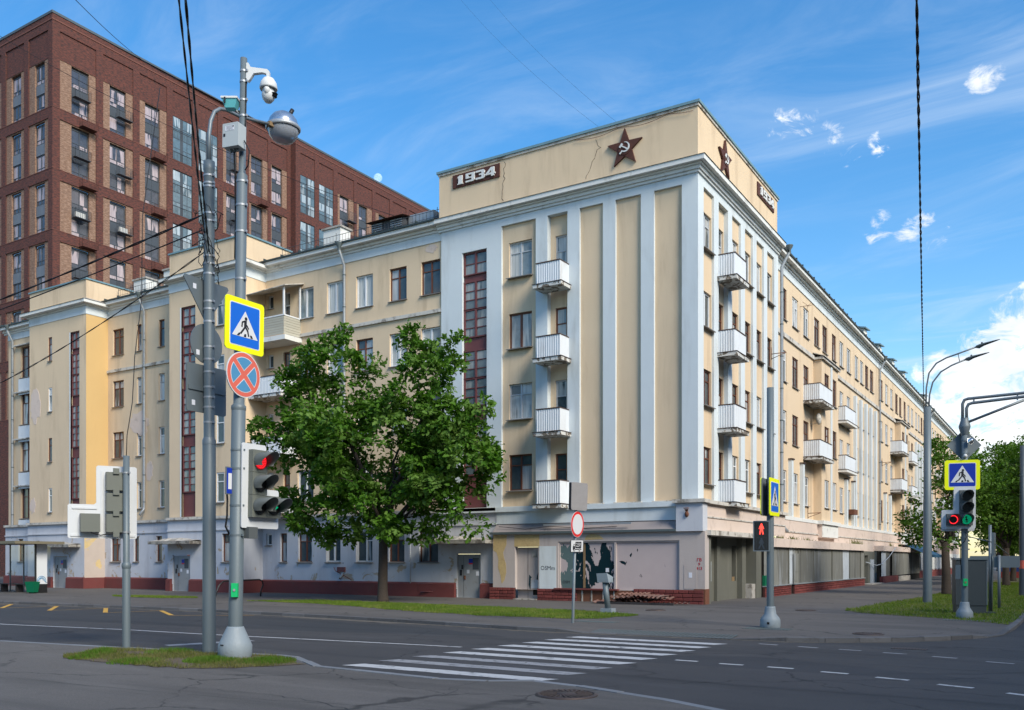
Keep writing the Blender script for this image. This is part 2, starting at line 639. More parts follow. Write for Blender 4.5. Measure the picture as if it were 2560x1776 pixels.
peel('flaking_lilac', (.49, .505, .545), (.36, .29, .22), .64, .66, 1.1, zfade=(.8, 4.2, .07, -.04), under2=(.46, .38, .29), stain=(.30, .29, .31))
peel('flaking_ochre', (.45, .38, .33), (.56, .41, .19), .52, .535, .55, under2=(.64, .49, .25), seedloc=(3.3, 1, .4))
pmat('plinth_red', (.14, .036, .034), .85, .18, 1.3, bump=.4, bscale=18, dirt=(.10, .05, .045), dirt_amt=.6, dirt_scale=2.0)
pmat('plinth_brick', (.15, .034, .03), .8, .2, 3, bump=.6, bscale=25, rnd=.22)
pmat('plinth_joint', (.055, .02, .018), .9, .1, 3)
pmat('maroon', (.14, .045, .045), .6, .15, 2, bump=.3, bscale=12, spec=.4)
pmat('brown_wood', (.12, .04, .02), .55, .2, 3, spec=.45, rnd=.15)
pmat('white_frame', (.66, .67, .68), .5, .05, 3, dirt=(.35, .33, .3), dirt_amt=.4, dirt_scale=4)
pmat('grey_frame', (.45, .47, .49), .6, .1, 3, dirt=(.25, .23, .2), dirt_amt=.6, dirt_scale=5)
pmat('metal_sill', (.20, .185, .17), .6, .2, 4, metal=.2, dirt=(.08, .06, .05), dirt_amt=.6, dirt_scale=5)
panemat('pane_near', (.05, .07, .08), (.50, .52, .52), .45)
panemat('pane_pale', (.20, .24, .25), (.60, .60, .56), .75, rough=.06)  # pale curtains, plus bright sky reflection painted into the upper panes
panemat('pane_far', (.07, .09, .10), (.42, .45, .47), .4)
panemat('pane_stair', (.10, .13, .14), (.34, .36, .35), .5, rough=.1)
panemat('pane_new', (.055, .06, .075), (.48, .40, .42), .55)
panemat('pane_loggia', (.10, .15, .18), (.42, .5, .55), .4)
panemat('pane_teal', (.01, .028, .034), (.02, .05, .06), .2)
pmat('corrugated', (.60, .63, .66), .55, .05, 2, spec=.45, dirt=(.33, .30, .27), dirt_amt=.35, dirt_scale=2.5, streak=True)
pmat('ochre_render', (.47, .35, .17), .95, .2, 6, bump=.9, bscale=22, dirt=(.3, .21, .1), dirt_amt=.6, dirt_scale=5)
pmat('siding', (.42, .40, .33), .7, .1, 2, rnd=.08)
pmat('rust', (.14, .055, .03), .85, .3, 6, bump=.4, bscale=30)
pmat('rusty_sheet', (.16, .085, .068), .7, .3, 4, metal=.2, bump=.3, bscale=25, rnd=.25, dirt=(.3, .27, .26), dirt_amt=.6, dirt_scale=3)
pmat('dark_rail', (.065, .04, .032), .7, .2, 5)
pmat('gutter_zinc', (.36, .38, .40), .5, .1, 4, metal=.5, dirt=(.2, .17, .15), dirt_amt=.5, dirt_scale=5)
pmat('pipe_dark', (.10, .125, .13), .55, .15, 4, metal=.3)
pmat('roof_green', (.035, .05, .052), .55, .15, 2, metal=.2)
pmat('roof_blue', (.16, .27, .31), .55, .15, 2, metal=.2)
pmat('grey_sheet', (.165, .165, .15), .6, .12, 1.5, metal=.2, rnd=.32, dirt=(.34, .36, .38), dirt_amt=.6, dirt_scale=1.3, streak=True, dirt_lo=.52, dirt_hi=.66)
pmat('pale_sheet', (.42, .46, .50), .6, .15, 1.5, dirt=(.2, .2, .2), dirt_amt=.6, dirt_scale=1.8)
pmat('grey_green', (.115, .115, .095), .8, .12, 1.2, bump=.2, bscale=20, dirt=(.2, .19, .16), dirt_amt=.4, dirt_scale=1.4, streak=True)
pmat('door_grey', (.235, .25, .265), .55, .1, 2, dirt=(.13, .08, .05), dirt_amt=.6, dirt_scale=3.2, dirt_lo=.58, dirt_hi=.7)
pmat('dark_void', (.012, .011, .01), .9, .1, 2)
pmat('star_brown', (.075, .024, .016), .75, .25, 4, bump=.5, bscale=25, dirt=(.13, .06, .035), dirt_amt=.5, dirt_scale=7)
pmat('relief_white', (.62, .63, .62), .85, .1, 5, bump=.4, bscale=30, dirt=(.3, .28, .26), dirt_amt=.7, dirt_scale=9)
pmat('crack_dark', (.12, .085, .06), .95, .2, 5)
brickmat('brick_red', (.150, .043, .028), (.098, .029, .021), (.08, .03, .024), dark=(.046, .019, .016))
brickmat('brick_tan', (.215, .118, .075), (.15, .08, .052), (.17, .115, .085), dark=(.27, .17, .12))
pmat('coping', (.10, .12, .13), .5, .1, 2, metal=.4)
pmat('salmon_band', (.15, .06, .045), .8, .1, 2)
pmat('anthracite', (.052, .062, .075), .55, .1, 2, spec=.4)
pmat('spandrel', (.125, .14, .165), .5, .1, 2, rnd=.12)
pmat('basket_dark', (.05, .055, .065), .6, .1, 2)
pmat('basket_red', (.09, .03, .02), .7, .1, 2)
pmat('ac_white', (.5, .5, .48), .6, .1, 2)
asphalt('road_asphalt', (.047, .046, .049), (.066, .063, .064), patch=(.030, .031, .036))
asphalt('pave_asphalt', (.096, .087, .082), (.125, .115, .108), patch=(.075, .07, .068))
asphalt('near_pave', (.10, .092, .086), (.13, .12, .112), patch=None)
asphalt('road_dark', (.036, .038, .043), (.046, .047, .051), patch=None)
pmat('tar', (.018, .018, .019), .7, .2, 4)
pmat('gutter_dirt', (.10, .088, .074), .95, .3, 6, bump=.5, bscale=40)
pmat('kerb_stone', (.105, .105, .11), .85, .15, 3, bump=.5, bscale=25, rnd=.25, dirt=(.05, .043, .036), dirt_amt=.6, dirt_scale=2.5)
pmat('kerb_light', (.17, .18, .195), .8, .1, 3, bump=.4, bscale=25, rnd=.1)
peel('road_paint', (.44, .44, .445), (.10, .10, .105), .55, .70, 4.0, rough=.7)
peel('road_paint_worn', (.26, .26, .27), (.08, .08, .085), .52, .7, 5.0, rough=.75)
peel('yellow_paint', (.50, .28, .04), (.07, .06, .05), .55, .66, 5.0, rough=.75)
pmat('soil', (.10, .075, .05), .95, .3, 5, bump=.6, bscale=30)
pmat('lawn_soil', (.085, .085, .035), .95, .35, 2.5, bump=.5, bscale=30, dirt=(.12, .12, .045), dirt_amt=.5, dirt_scale=1.0)
leafmat('grass_blade', (.08, .14, .012), (.14, .21, .03), (.25, .24, .07))
leafmat('grass_tuft', (.05, .12, .008), (.10, .19, .02), (.13, .2, .04))
leafmat('grass_dry', (.08, .105, .022), (.17, .16, .055), (.22, .19, .09))
leafmat('oak_leaf', (.032, .095, .006), (.075, .17, .014), (.20, .30, .085))
leafmat('lime_leaf', (.035, .085, .008), (.075, .15, .016), (.14, .21, .04))
leafmat('ash_leaf', (.045, .105, .010), (.085, .165, .018), (.12, .2, .04))
pmat('bark', (.055, .042, .033), .95, .35, 6, bump=1.0, bscale=14, dirt=(.02, .017, .014), dirt_amt=.6, dirt_scale=6)
pmat('pole_paint', (.115, .145, .162), .5, .07, 2, metal=.1, spec=.5, bump=.12, bscale=40, dirt=(.06, .058, .055), dirt_amt=.6, dirt_scale=1.3, streak=True, dirt_lo=.52, dirt_hi=.72)
pmat('pole_galv', (.17, .20, .22), .5, .1, 3, metal=.35, dirt=(.17, .15, .13), dirt_amt=.5, dirt_scale=2)
pmat('pole_dark', (.06, .075, .09), .5, .08, 2, metal=.1, dirt=(.2, .22, .23), dirt_amt=.4, dirt_scale=1.6, streak=True)
pmat('cast_base', (.22, .26, .29), .55, .08, 3, bump=.25, bscale=25, dirt=(.13, .12, .1), dirt_amt=.5, dirt_scale=2.2)
pmat('sign_back', (.155, .185, .20), .5, .1, 2, metal=.4, bump=.05, bscale=60)
pmat('sign_yellow', (.80, .85, .0), .45, .03, 2)
pmat('sign_blue', (.008, .12, .56), .4, .06, 2)
pmat('sign_navy', (.005, .03, .33), .4, .06, 2)
pmat('sign_white', (.6, .61, .62), .45, .04, 2)
pmat('sign_black', (.014, .014, .017), .5, .1, 2)
pmat('sign_faded_red', (.62, .125, .085), .5, .06, 3)
pmat('sign_faded_blue', (.07, .24, .42), .5, .1, 3)
pmat('sign_red', (.62, .025, .025), .45, .04, 2)
pmat('cover_cloth', (.25, .24, .24), .8, .1, 3, bump=.8, bscale=5)
pmat('board_white', (.56, .58, .60), .5, .04, 2, dirt=(.5, .48, .45), dirt_amt=.3, dirt_scale=3)
pmat('lamp_housing', (.13, .14, .122), .5, .08, 2)
pmat('lamp_housing_dark', (.085, .095, .097), .5, .08, 2)
pmat('visor', (.095, .108, .108), .55, .08, 2)
pmat('lens_dark', (.02, .021, .022), .15, .2, 8, spec=.6)
emat('lens_red', (1, .02, .03), 1.2, (.3, .01, .01))
emat('lens_red_dim', (.9, .01, .02), .3, (.2, .01, .01))
emat('lens_green', (0, .75, .35), .28, (.0, .12, .06))
emat('walker_red', (1, .05, .03), 1.3, (.4, .02, .02))
pmat('walker_off', (.035, .045, .06), .5, .1, 3)
pmat('black_gloss', (.01, .01, .013), .3, .1, 2)
pmat('button_green', (.005, .42, .13), .45, .06, 2)
pmat('silver', (.62, .63, .63), .22, .08, 4, metal=.9, dirt=(.4, .38, .33), dirt_amt=.35, dirt_scale=4)
pmat('rusty_clamp', (.25, .17, .09), .7, .3, 8, metal=.3)
pmat('camera_white', (.62, .63, .62), .4, .05, 3)
pmat('teal_housing', (.10, .40, .43), .35, .12, 4)
pmat('box_grey', (.40, .44, .45), .5, .05, 2)
pmat('cable', (.008, .008, .009), .6, .1, 3)
pmat('rail_black', (.014, .014, .015), .4, .1, 3)
pmat('bin_green', (.0, .12, .055), .5, .1, 3)
pmat('bench_dark', (.035, .03, .03), .6, .2, 3)
pmat('shelter_roof', (.20, .175, .12), .5, .1, 2, metal=.3)
pmat('cabinet_grey', (.045, .057, .064), .5, .06, 2, bump=.1, bscale=60)
pmat('cast_iron', (.085, .062, .055), .55, .25, 6, metal=.5)
pmat('tactile', (.10, .125, .13), .7, .15, 4, metal=.2)
pmat('fence_blue', (.02, .06, .28), .6, .1, 1)
pmat('fence_red', (.35, .05, .045), .6, .1, 1)
pmat('awning_blue', (.02, .085, .16), .7, .1, 2)
pmat('paper', (.62, .64, .70), .8, .05, 3)
pmat('graffiti', (.03, .03, .035), .8, .1, 3)
pmat('graffiti_red', (.40, .025, .04), .8, .1, 3)
pmat('moon', (.62, .6, .6), .9, .25, 4)


def glassmat():
    m = bpy.data.materials.new('clear_glass')
    m.use_nodes = True
    t = NT(m.node_tree)
    t.n.clear()
    out = t.new('ShaderNodeOutputMaterial')
    g = t.new('ShaderNodeBsdfGlossy')
    g.inputs['Roughness'].default_value = .04
    tr = t.new('ShaderNodeBsdfTransparent')
    tr.inputs[0].default_value = (.72, .84, .86, 1)
    fr = t.new('ShaderNodeLayerWeight')
    fr.inputs[0].default_value = .5
    mx = t.new('ShaderNodeMixShader')
    t.l.new(t.math('ADD', t.math('POWER', fr.outputs['Facing'], 4.0), .06), mx.inputs[0])
    t.l.new(tr.outputs[0], mx.inputs[1])
    t.l.new(g.outputs[0], mx.inputs[2])
    t.l.new(mx.outputs[0], out.inputs[0])
    MATS['clear_glass'] = m


glassmat()


def bowlmat():
    m = bpy.data.materials.new('bowl_glass')
    m.use_nodes = True
    t = NT(m.node_tree)
    bs = t.n['Principled BSDF']
    bs.inputs['Base Color'].default_value = (.42, .45, .50, 1)
    bs.inputs['Roughness'].default_value = .12
    bs.inputs['Specular IOR Level'].default_value = .9
    bs.inputs['Alpha'].default_value = .62
    MATS['bowl_glass'] = m


bowlmat()


def shopfilm():
    """torn paint film on shop glass: pink film with dark glass where it has come away"""
    m = bpy.data.materials.new('torn_film')
    m.use_nodes = True
    t = NT(m.node_tree)
    bs = t.n['Principled BSDF']
    tc = t.new('ShaderNodeTexCoord')
    v = tc.outputs['Object']
    sep = t.new('ShaderNodeSeparateXYZ')
    t.l.new(v, sep.inputs[0])
    n = t.noise(t.mapping(v, (1.25, 1, .7), loc=(2.4, 0, .6)), 1.3, 9, .6, .5)
    cov = t.math('ADD', t.mapr(sep.outputs[0], -3.62, -3.45, .045, -.13), t.mapr(sep.outputs[2], 2.2, 2.7, 0, -.12))
    k = t.mapr(t.math('ADD', n, cov), .51, .52)
    film = t.mix(t.noise(v, 2, 5, .6), (.40, .335, .33, 1), (.46, .39, .385, 1))
    gl = t.mix(t.mapr(sep.outputs[0], -5.45, -5.40), (.10, .15, .15, 1), (.005, .02, .026, 1))
    t.l.new(t.mix(k, film, gl), bs.inputs['Base Color'])
    t.put(bs.inputs['Roughness'], t.mapr(k, 0, 1, .8, .08))
    MATS['torn_film'] = m


shopfilm()

# ------------------------------------------------------------------ ground, road, pavements
PAV = .09


def struct(name, mb, mat, parent=None):
    return ob(name, mb, mat, parent, kind=None if parent else 'structure')


struct('ground', MB().quad((-3000, -3000, -.06), (3000, -3000, -.06), (3000, 3000, -.06), (-3000, 3000, -.06)), 'pave_asphalt')
road = struct('road', MB().quad((-260, -160, 0), (160, -160, 0), (160, 320, 0), (-260, 320, 0)), 'road_asphalt')

# north pavement: kerb line with a dropped stretch at the crossing
KN = [(-220, -13.9, .09), (-60, -13.9, .09), (-25.8, -13.7, .09), (-14, -13.25, .09), (-11.6, -13.38, .09), (-7.4, -13.55, .09), (-3.2, -14.0, .09), (.3, -14.5, .09), (1.55, -14.55, .09),
      (2.25, -14.5, .015), (6.0, -14.27, .015), (6.7, -14.2, .05), (7.3, -14.15, .09), (8.1, -13.85, .09), (8.75, -13.4, .09), (9.35, -12.9, .09), (9.95, -12.3, .09), (10.45, -11.68, .09),
      (10.85, -11.1, .09), (11.15, -10.5, .02), (11.4, -9.6, .02), (11.55, -7.2, .09), (11.6, -3.7, .09), (11.7, 40, .09), (11.8, 310, .09)]


def offset_line(pts, d):
    out = []
    for i, p in enumerate(pts):
        a = Vector(pts[max(i - 1, 0)][:2])
        b = Vector(pts[min(i + 1, len(pts) - 1)][:2])
        t = (b - a).normalized()
        out.append((p[0] - t.y * d, p[1] + t.x * d))
    return out


mb = MB()
inner = offset_line(KN, 1.1)
for i in range(len(KN) - 1):
    a, b = KN[i], KN[i + 1]
    c, d = inner[i + 1], inner[i]
    mb.quad(a, b, (c[0], c[1], PAV), (d[0], d[1], PAV))
mb.add([(p[0], p[1], PAV) for p in inner] + [(-220, 310, PAV)], [tuple(range(len(inner) + 1))])
pave_n = struct('pavement', mb, 'pave_asphalt')


def kerb(parent, pts, w, step, mat, lift=.012, zlow=-.02):
    """single kerb stones laid along a line, with open joints"""
    stones = []
    acc = []
    for i in range(len(pts) - 1):
        a, b = Vector(pts[i]), Vector(pts[i + 1])
        L = (b - a).length
        k = max(1, round(L / step))
        for j in range(k):
            p = a.lerp(b, j / k)
            q = a.lerp(b, (j + 1) / k)
            acc.append((p, q))
    for (p, q) in acc:
        t = (q - p)
        L = t.length
        t.normalize()
        n = Vector((-t.y, t.x, 0)).normalized()
        p = p + t * .006
        q = q - t * .006
        j = random.uniform(-.006, .006)
        vs = []
        for (s, base) in ((p, 0), (q, 0)):
            for (o, z) in ((0, zlow), (w, zlow), (w, s.z + lift + j), (.02, s.z + lift + j), (0, s.z + lift - .02 + j)):
                vs.append((s.x + n.x * o, s.y + n.y * o, z))
        m = MB().add(vs, [(0, 1, 2, 3, 4), (9, 8, 7, 6, 5), (0, 5, 6, 1), (1, 6, 7, 2), (2, 7, 8, 3), (3, 8, 9, 4), (4, 9, 5, 0)])
        ob('kerb_stone', m, mat, parent)


kerb(pave_n, [(-45, -13.85, .09)] + [p for p in KN if p[0] > -30 and p[1] < 0] + [(11.63, 14, .09)], .16, 1.0, 'kerb_stone')

# near (south) pavement, almost flush with the road
KS = [(-220, -23.6), (-30, -23.6), (-8.0, -23.5), (-4.6, -23.08), (-.25, -22.35), (.3, -22.42), (1.7, -23.3), (4.4, -23.5), (5.2, -23.3), (5.8, -22.9), (6.7, -23.06), (8.3, -23.6), (9.2, -24.05),
      (10.6, -24.95), (11.8, -26.2), (12.9, -28.2), (13.6, -30.6), (14.0, -34), (14.1, -150)]
mb = MB()
mb.add([(p[0], p[1], .012) for p in KS] + [(-220, -150, .012)], [tuple(range(len(KS) + 1))[::-1]])
pave_s = struct('pavement', mb, 'near_pave')
kerb(pave_s, [(x, y, .012) for (x, y) in KS if -31 < x and y > -29], -.13, 1.0, 'kerb_light', lift=.008)


def ragged0(poly, amp, step):
    out = []
    for i in range(len(poly)):
        a, b = Vector(poly[i]), Vector(poly[(i + 1) % len(poly)])
        k = max(1, int((b - a).length / step))
        for j in range(k):
            p = a.lerp(b, j / k)
            out.append((p.x + random.uniform(-amp, amp), p.y + random.uniform(-amp, amp)))
    ragged0.last = out
    return out


def strip(p, q, w, z=.004):
    a, b = Vector(p), Vector(q)
    t = (b - a).normalized()
    n = Vector((-t.y, t.x)) * w / 2
    return [(a.x - n.x, a.y - n.y, z), (b.x - n.x, b.y - n.y, z), (b.x + n.x, b.y + n.y, z), (a.x + n.x, a.y + n.y, z)]


for k in range(9):
    y = -22.72 + k * .895
    x0 = 1.85 + k * .075
    x1 = 5.85 + k * .04
    m = MB()
    n = 24
    vs = []
    for i in range(n + 1):
        x = x0 + (x1 - x0) * i / n
        j = random.uniform(-.012, .012)
        vs += [(x + .18, y + .19 + j, .004), (x, y - .19 + j, .004)]
    m.add(vs, [(2 * i, 2 * i + 1, 2 * i + 3, 2 * i + 2) for i in range(n)])
    ob('crossing_stripe', m, 'road_paint' if k not in (1, 2) else 'road_paint_worn', road)
LN = [(-60, -20.6), (-13.3, -20.5), (-8.7, -19.9), (-5.5, -19.75), (.2, -19.2), (1.75, -19.1)]
for i in range(len(LN) - 1):
    ob('lane_line', MB().quad(*strip(LN[i], LN[i + 1], .11)), 'road_paint', road)
ob('stop_line', MB().quad(*strip((-3.9, -22.2), (-3.3, -20.35), .38)), 'road_paint_worn', road)
for p, q in [((6.56, -19.02), (7.0, -19.03)), ((7.45, -19.15), (7.89, -19.15)), ((8.33, -19.19), (8.78, -19.21)), ((9.28, -19.39), (9.73, -19.45)), ((10.19, -19.66), (10.69, -19.78)),
             ((11.13, -20.05), (11.62, -20.2)), ((12.07, -20.5), (12.5, -20.7)), ((6.93, -14.98), (7.36, -15.05)), ((7.83, -15.15), (8.26, -15.25)), ((8.71, -15.33), (9.16, -15.4)),
             ((9.61, -15.55), (10.06, -15.62)), ((10.55, -15.82), (10.99, -15.93)), ((11.5, -16.27), (11.96, -16.4)), ((12.5, -16.7), (12.95, -16.9)), ((13.0, -21.05), (13.45, -21.3))]:
    ob('guide_dash', MB().quad(*strip(p, q, .12)), 'road_paint_worn' if q[1] > -17 else 'road_paint', road)
ZZ = [(-31.5, -13.95), (-28.7, -16.0), (-28.3, -13.9), (-25.4, -15.9), (-25.0, -13.85), (-22.3, -15.75), (-21.9, -13.75), (-19.1, -15.75), (-18.9, -13.6), (-16.1, -15.5), (-15.6, -13.6), (-12.9, -15.2), (-10.5, -13.75)]
for i in range(len(ZZ) - 1):
    ob('bus_stop_zigzag', MB().quad(*strip(ZZ[i], ZZ[i + 1], .16 if i % 2 == 0 else .07, .004 if i % 2 else .008)), 'yellow_paint', road)


# silt and leaf litter gathered along the far kerb
rng = random.Random(77)
m = MB()
vs = []
x = -44.0
while x < 10.6:
    k = 0
    for i in range(len(KN) - 1):
        if KN[i][0] <= x <= KN[i + 1][0]:
            t = (x - KN[i][0]) / (KN[i + 1][0] - KN[i][0])
            y = KN[i][1] + (KN[i + 1][1] - KN[i][1]) * t
            break
    wdt = .12 + .22 * rng.random() ** 2 + (.25 if -9 < x < -4 else 0)
    vs += [(x, y + .01, .006), (x + .05, y - wdt, .003)]
    x += rng.uniform(.12, .35)
m.add(vs, [(2 * i, 2 * i + 1, 2 * i + 3, 2 * i + 2) for i in range(len(vs) // 2 - 1)])
ob('gutter_silt', m, 'gutter_dirt', road)
# tar seams and a darker resurfaced strip of the far lane
m = MB()
pts = [(-46, -19.6), (-13, -18.6), (-4, -17.6), (1.2, -16.4), (-2.5, -14.9), (-14, -14.3), (-46, -14.6)]
m.add([(p[0], p[1], .0015) for p in ragged0(pts, .05, .4)], [tuple(range(len(ragged0.last)))])
ob('resurfaced_strip', m, 'road_dark', road)
for (p0, p1, n) in (((1.5, -18.2), (26, -17.2), 60), ((6, -16.0), (24, -17.6), 40), ((2, -21.2), (14, -21.9), 40), ((9.5, -19.8), (13.5, -16.6), 16)):
    m = MB()
    vs = []
    for i in range(n + 1):
        t = i / n
        xx = p0[0] + (p1[0] - p0[0]) * t
        yy = p0[1] + (p1[1] - p0[1]) * t + rng.uniform(-.04, .04) + .15 * math.sin(t * 9)
        w = rng.uniform(.006, .022)
        vs += [(xx, yy - w, .002), (xx, yy + w, .002)]
    m.add(vs, [(2 * i, 2 * i + 1, 2 * i + 3, 2 * i + 2) for i in range(n)])
    ob('tar_seam', m, 'tar', road)
for (p0, p1, n) in (((-8, -28.4), (9, -25.2), 60), ((2.2, -26.2), (10.5, -27.4), 40), ((5.5, -25.0), (5.1, -23.6), 8), ((-6, -25.6), (-1, -30.5), 26), ((9.2, -24.6), (8.6, -29.5), 20)):
    m = MB()
    vs = []
    for i in range(n + 1):
        t = i / n
        w = rng.uniform(.002, .009)
        xx = p0[0] + (p1[0] - p0[0]) * t + rng.uniform(-.05, .05)
        yy = p0[1] + (p1[1] - p0[1]) * t + rng.uniform(-.05, .05) + .3 * math.sin(t * 7)
        vs += [(xx - w, yy - w, .0135), (xx + w, yy + w, .0135)]
    m.add(vs, [(2 * i, 2 * i + 1, 2 * i + 3, 2 * i + 2) for i in range(n)])
    ob('pavement_crack', m, 'tar', pave_s)

# tactile and drain grates, covers in the paving
def slats(name, x0, x1, y0, y1, z, n, parent, mat='tactile', slope=0.0):
    m = MB()
    for i in range(n):
        a = x0 + (x1 - x0) * i / n
        m.box(a, a + (x1 - x0) / n * .55, y0, y1, z, z + .008)
        for q in (2, 3, 6, 7):
            i = len(m.v) - 8 + q
            m.v[i] = (m.v[i][0], m.v[i][1], m.v[i][2] + (y1 - y0) * slope + (.004 if slope else 0))
    return ob(name, m, mat, parent)


slats('tactile_strip', 2.4, 6.1, -14.32, -13.72, .022, 36, pave_n, slope=.068)
slats('tactile_strip', .6, 1.9, -11.9, -11.4, .092, 16, pave_n)
slats('tactile_strip', 5.6, 6.8, -12.0, -11.4, .092, 16, pave_n)
slats('tactile_strip', 9.6, 10.9, -5.7, -5.1, .092, 16, pave_n)
slats('drain_grate', 9.6, 10.3, -14.6, -14.25, .003, 12, road, 'cast_iron')


def manhole(label, x, y, z, r, text=None):
    t = thing('manhole_cover', label, 'manhole cover', (x, y, z))
    ob('rim', MB().lathe([(r * .93, 0), (r * .93, .022), (r, .026), (r + .03, .012), (r + .03, 0)], 32), 'cast_iron', t)
    ob('plate', MB().lathe([(0, .010), (r * .93, .010)], 32), 'cast_iron', t)
    m = MB()
    for k in range(26):
        a = 2 * math.pi * k / 26
        b = a + .35
        p0 = (r * .38 * math.cos(a), r * .38 * math.sin(a))
        p1 = (r * .9 * math.cos(b), r * .9 * math.sin(b))
        b2 = b + .11
        a2 = a + .13
        p2 = (r * .9 * math.cos(b2), r * .9 * math.sin(b2))
        p3 = (r * .38 * math.cos(a2), r * .38 * math.sin(a2))
        m.zprism([p0, p1, p2, p3], .010, .024)
    ob('rib_pattern', m, 'cast_iron', t)
    ob('centre_boss', MB().lathe([(0, .026), (r * .33, .026), (r * .36, .010)], 24), 'cast_iron', t)
    return t


manhole('round rusty cast-iron cover with swirling ribs set in the near pavement', 6.94, -23.98, .012, .40)
manhole('flat iron cover in the pavement close to the curved kerb', 8.7, -12.1, PAV, .33)
manhole('flat iron cover in the pavement between the corner of the building and the lawn tip', 4.9, -2.6, PAV, .33)
manhole('dark iron cover at the tip of the lawn by the metal scrap', 0.4, -5.3, PAV, .33)

# ------------------------------------------------------------------ lawns


def inside(p, poly):
    c = False
    j = len(poly) - 1
    for i in range(len(poly)):
        a, b = poly[i], poly[j]
        if (a[1] > p[1]) != (b[1] > p[1]) and p[0] < (b[0] - a[0]) * (p[1] - a[1]) / (b[1] - a[1]) + a[0]:
            c = not c
        j = i
    return c


def ragged(poly, amp, step):
    out = []
    n = len(poly)
    for i in range(n):
        a, b = Vector(poly[i]), Vector(poly[(i + 1) % n])
        L = (b - a).length
        k = max(1, int(L / step))
        for j in range(k):
            p = a.lerp(b, j / k)
            out.append((p.x + random.uniform(-amp, amp), p.y + random.uniform(-amp, amp)))
    return out


def lawn(name, label, poly, z, n, hmin, hmax, w, blade, soil='lawn_soil', amp=.13, step=.35, clip=None, keep=None):
    poly2 = ragged(poly, amp, step)
    m = MB()
    m.add([(p[0], p[1], z + .006) for p in poly2], [tuple(range(len(poly2)))])
    base = ob('lawn_ground', m, soil, None, kind='structure')
    xs = [p[0] for p in poly2]
    ys = [p[1] for p in poly2]
    if clip:
        xs = [clip[0], clip[1]]
        ys = [clip[2], clip[3]]
    b = MB()
    cnt = 0
    tries = 0
    while cnt < n and tries < n * 6:
        tries += 1
        x = random.uniform(min(xs), max(xs))
        y = random.uniform(min(ys), max(ys))
        if not inside((x, y), poly2):
            continue
        if keep and not keep(x, y):
            continue
        cnt += 1
        h = random.uniform(hmin, hmax) * (1 if random.random() > .03 else 1.7)
        a = random.uniform(0, math.pi)
        dx, dy = math.cos(a) * w, math.sin(a) * w
        lx, ly = random.gauss(0, h * .45), random.gauss(0, h * .45)
        b.v += [(x - dx, y - dy, z), (x + dx, y + dy, z), (x + lx, y + ly, z + h)]
        k = len(b.v)
        b.f.append((k - 3, k - 2, k - 1))
        b.sm.append(False)
    g = ob('grass', b, blade, None, kind='stuff')
    g['label'] = label
    g['category'] = 'grass'
    return g


_isl = lawn('island', 'patchy dry grass round the pole feet on the near pavement',
     [(-3.73, -24.81), (-3.9, -24.22), (-4.42, -23.35), (-3.31, -23.08), (-2.1, -22.85), (-.78, -22.66), (-.2, -22.5), (1.2, -23.2), (.9, -23.9), (.1, -24.7), (-.95, -24.95), (-2.1, -25.0)],
     .014, 17000, .02, .07, .006, 'grass_dry', 'soil', .10, .22,
     keep=lambda x, y: math.sin(x * 3.1 + 1.7 * math.sin(y * 2.3)) + math.sin(y * 4.7 + x * 1.3) + random.gauss(0, .5) > -1.0 - .25 * (y + 23.6))
for (cx, cy, cr, cn) in ((-3.5, -24.1, .35, 900), (-3.9, -23.7, .25, 600), (-.6, -23.75, .5, 2600), (.35, -23.3, .55, 1800), (-2.6, -23.1, .5, 900), (-1.6, -24.6, .5, 900), (-3.0, -24.7, .3, 500)):
    tb = MB()
    for q in range(cn):
        a = random.uniform(0, 6.283)
        rr = cr * random.random() ** .6
        x, y = cx + rr * math.cos(a), cy + rr * math.sin(a)
        h = random.uniform(.04, .12) * (1.15 - .6 * rr / cr)
        b = random.uniform(0, math.pi)
        tb.add([(x - .006 * math.cos(b), y - .006 * math.sin(b), .014), (x + .006 * math.cos(b), y + .006 * math.sin(b), .014), (x + random.gauss(0, h * .4), y + random.gauss(0, h * .4), .014 + h)], [(0, 1, 2)])
    g = ob('grass', tb, 'grass_tuft', None, kind='stuff')
    g['label'] = 'fresh green grass tufts round the pole feet on the near pavement'
    g['category'] = 'grass'
    g['group'] = 'green tufts on the near island'
lawn('mid', 'mown green grass strip under the oak tree',
     [(-17.5, -7.9), (-15.4, -5.7), (-8.5, -6.1), (-2.0, -6.95), (1.05, -8.0), (.9, -9.3), (.85, -10.4), (.2, -10.9), (-3.0, -11.1), (-7.3, -10.1), (-13, -8.1)],
     PAV, 42000, .03, .075, .009, 'grass_blade')
lawn('left', 'small green grass strip beside the bus stop', [(-27.5, -7.6), (-25.5, -6.7), (-22.6, -6.4), (-21.8, -7.1), (-23, -7.9), (-26, -8.1)], PAV, 9000, .03, .08, .012, 'grass_blade')
lawn('right', 'long green lawn between the side street and the pavement',
     [(6.0, -1.9), (6.8, -3.1), (9.55, -5.0), (10.6, -6.0), (11.4, -6.9), (11.5, 0), (11.5, 250), (8.2, 250), (7.2, 40), (6.8, 11), (6.25, 4)],
     PAV, 46000, .04, .10, .012, 'grass_blade', clip=(5.8, 11.5, -7, 45))
# ------------------------------------------------------------------ windows
WCACHE = {}
FRAME_MAT = {'wood': 'brown_wood', 'wood1': 'brown_wood', 'wood_p': 'brown_wood', 'white': 'white_frame', 'pvc': 'white_frame', 'pvct': 'white_frame', 'single': 'white_frame', 'grey': 'grey_frame', 'grey1': 'grey_frame',
             'stair': 'maroon', 'new': 'anthracite', 'blank': 'white_frame'}


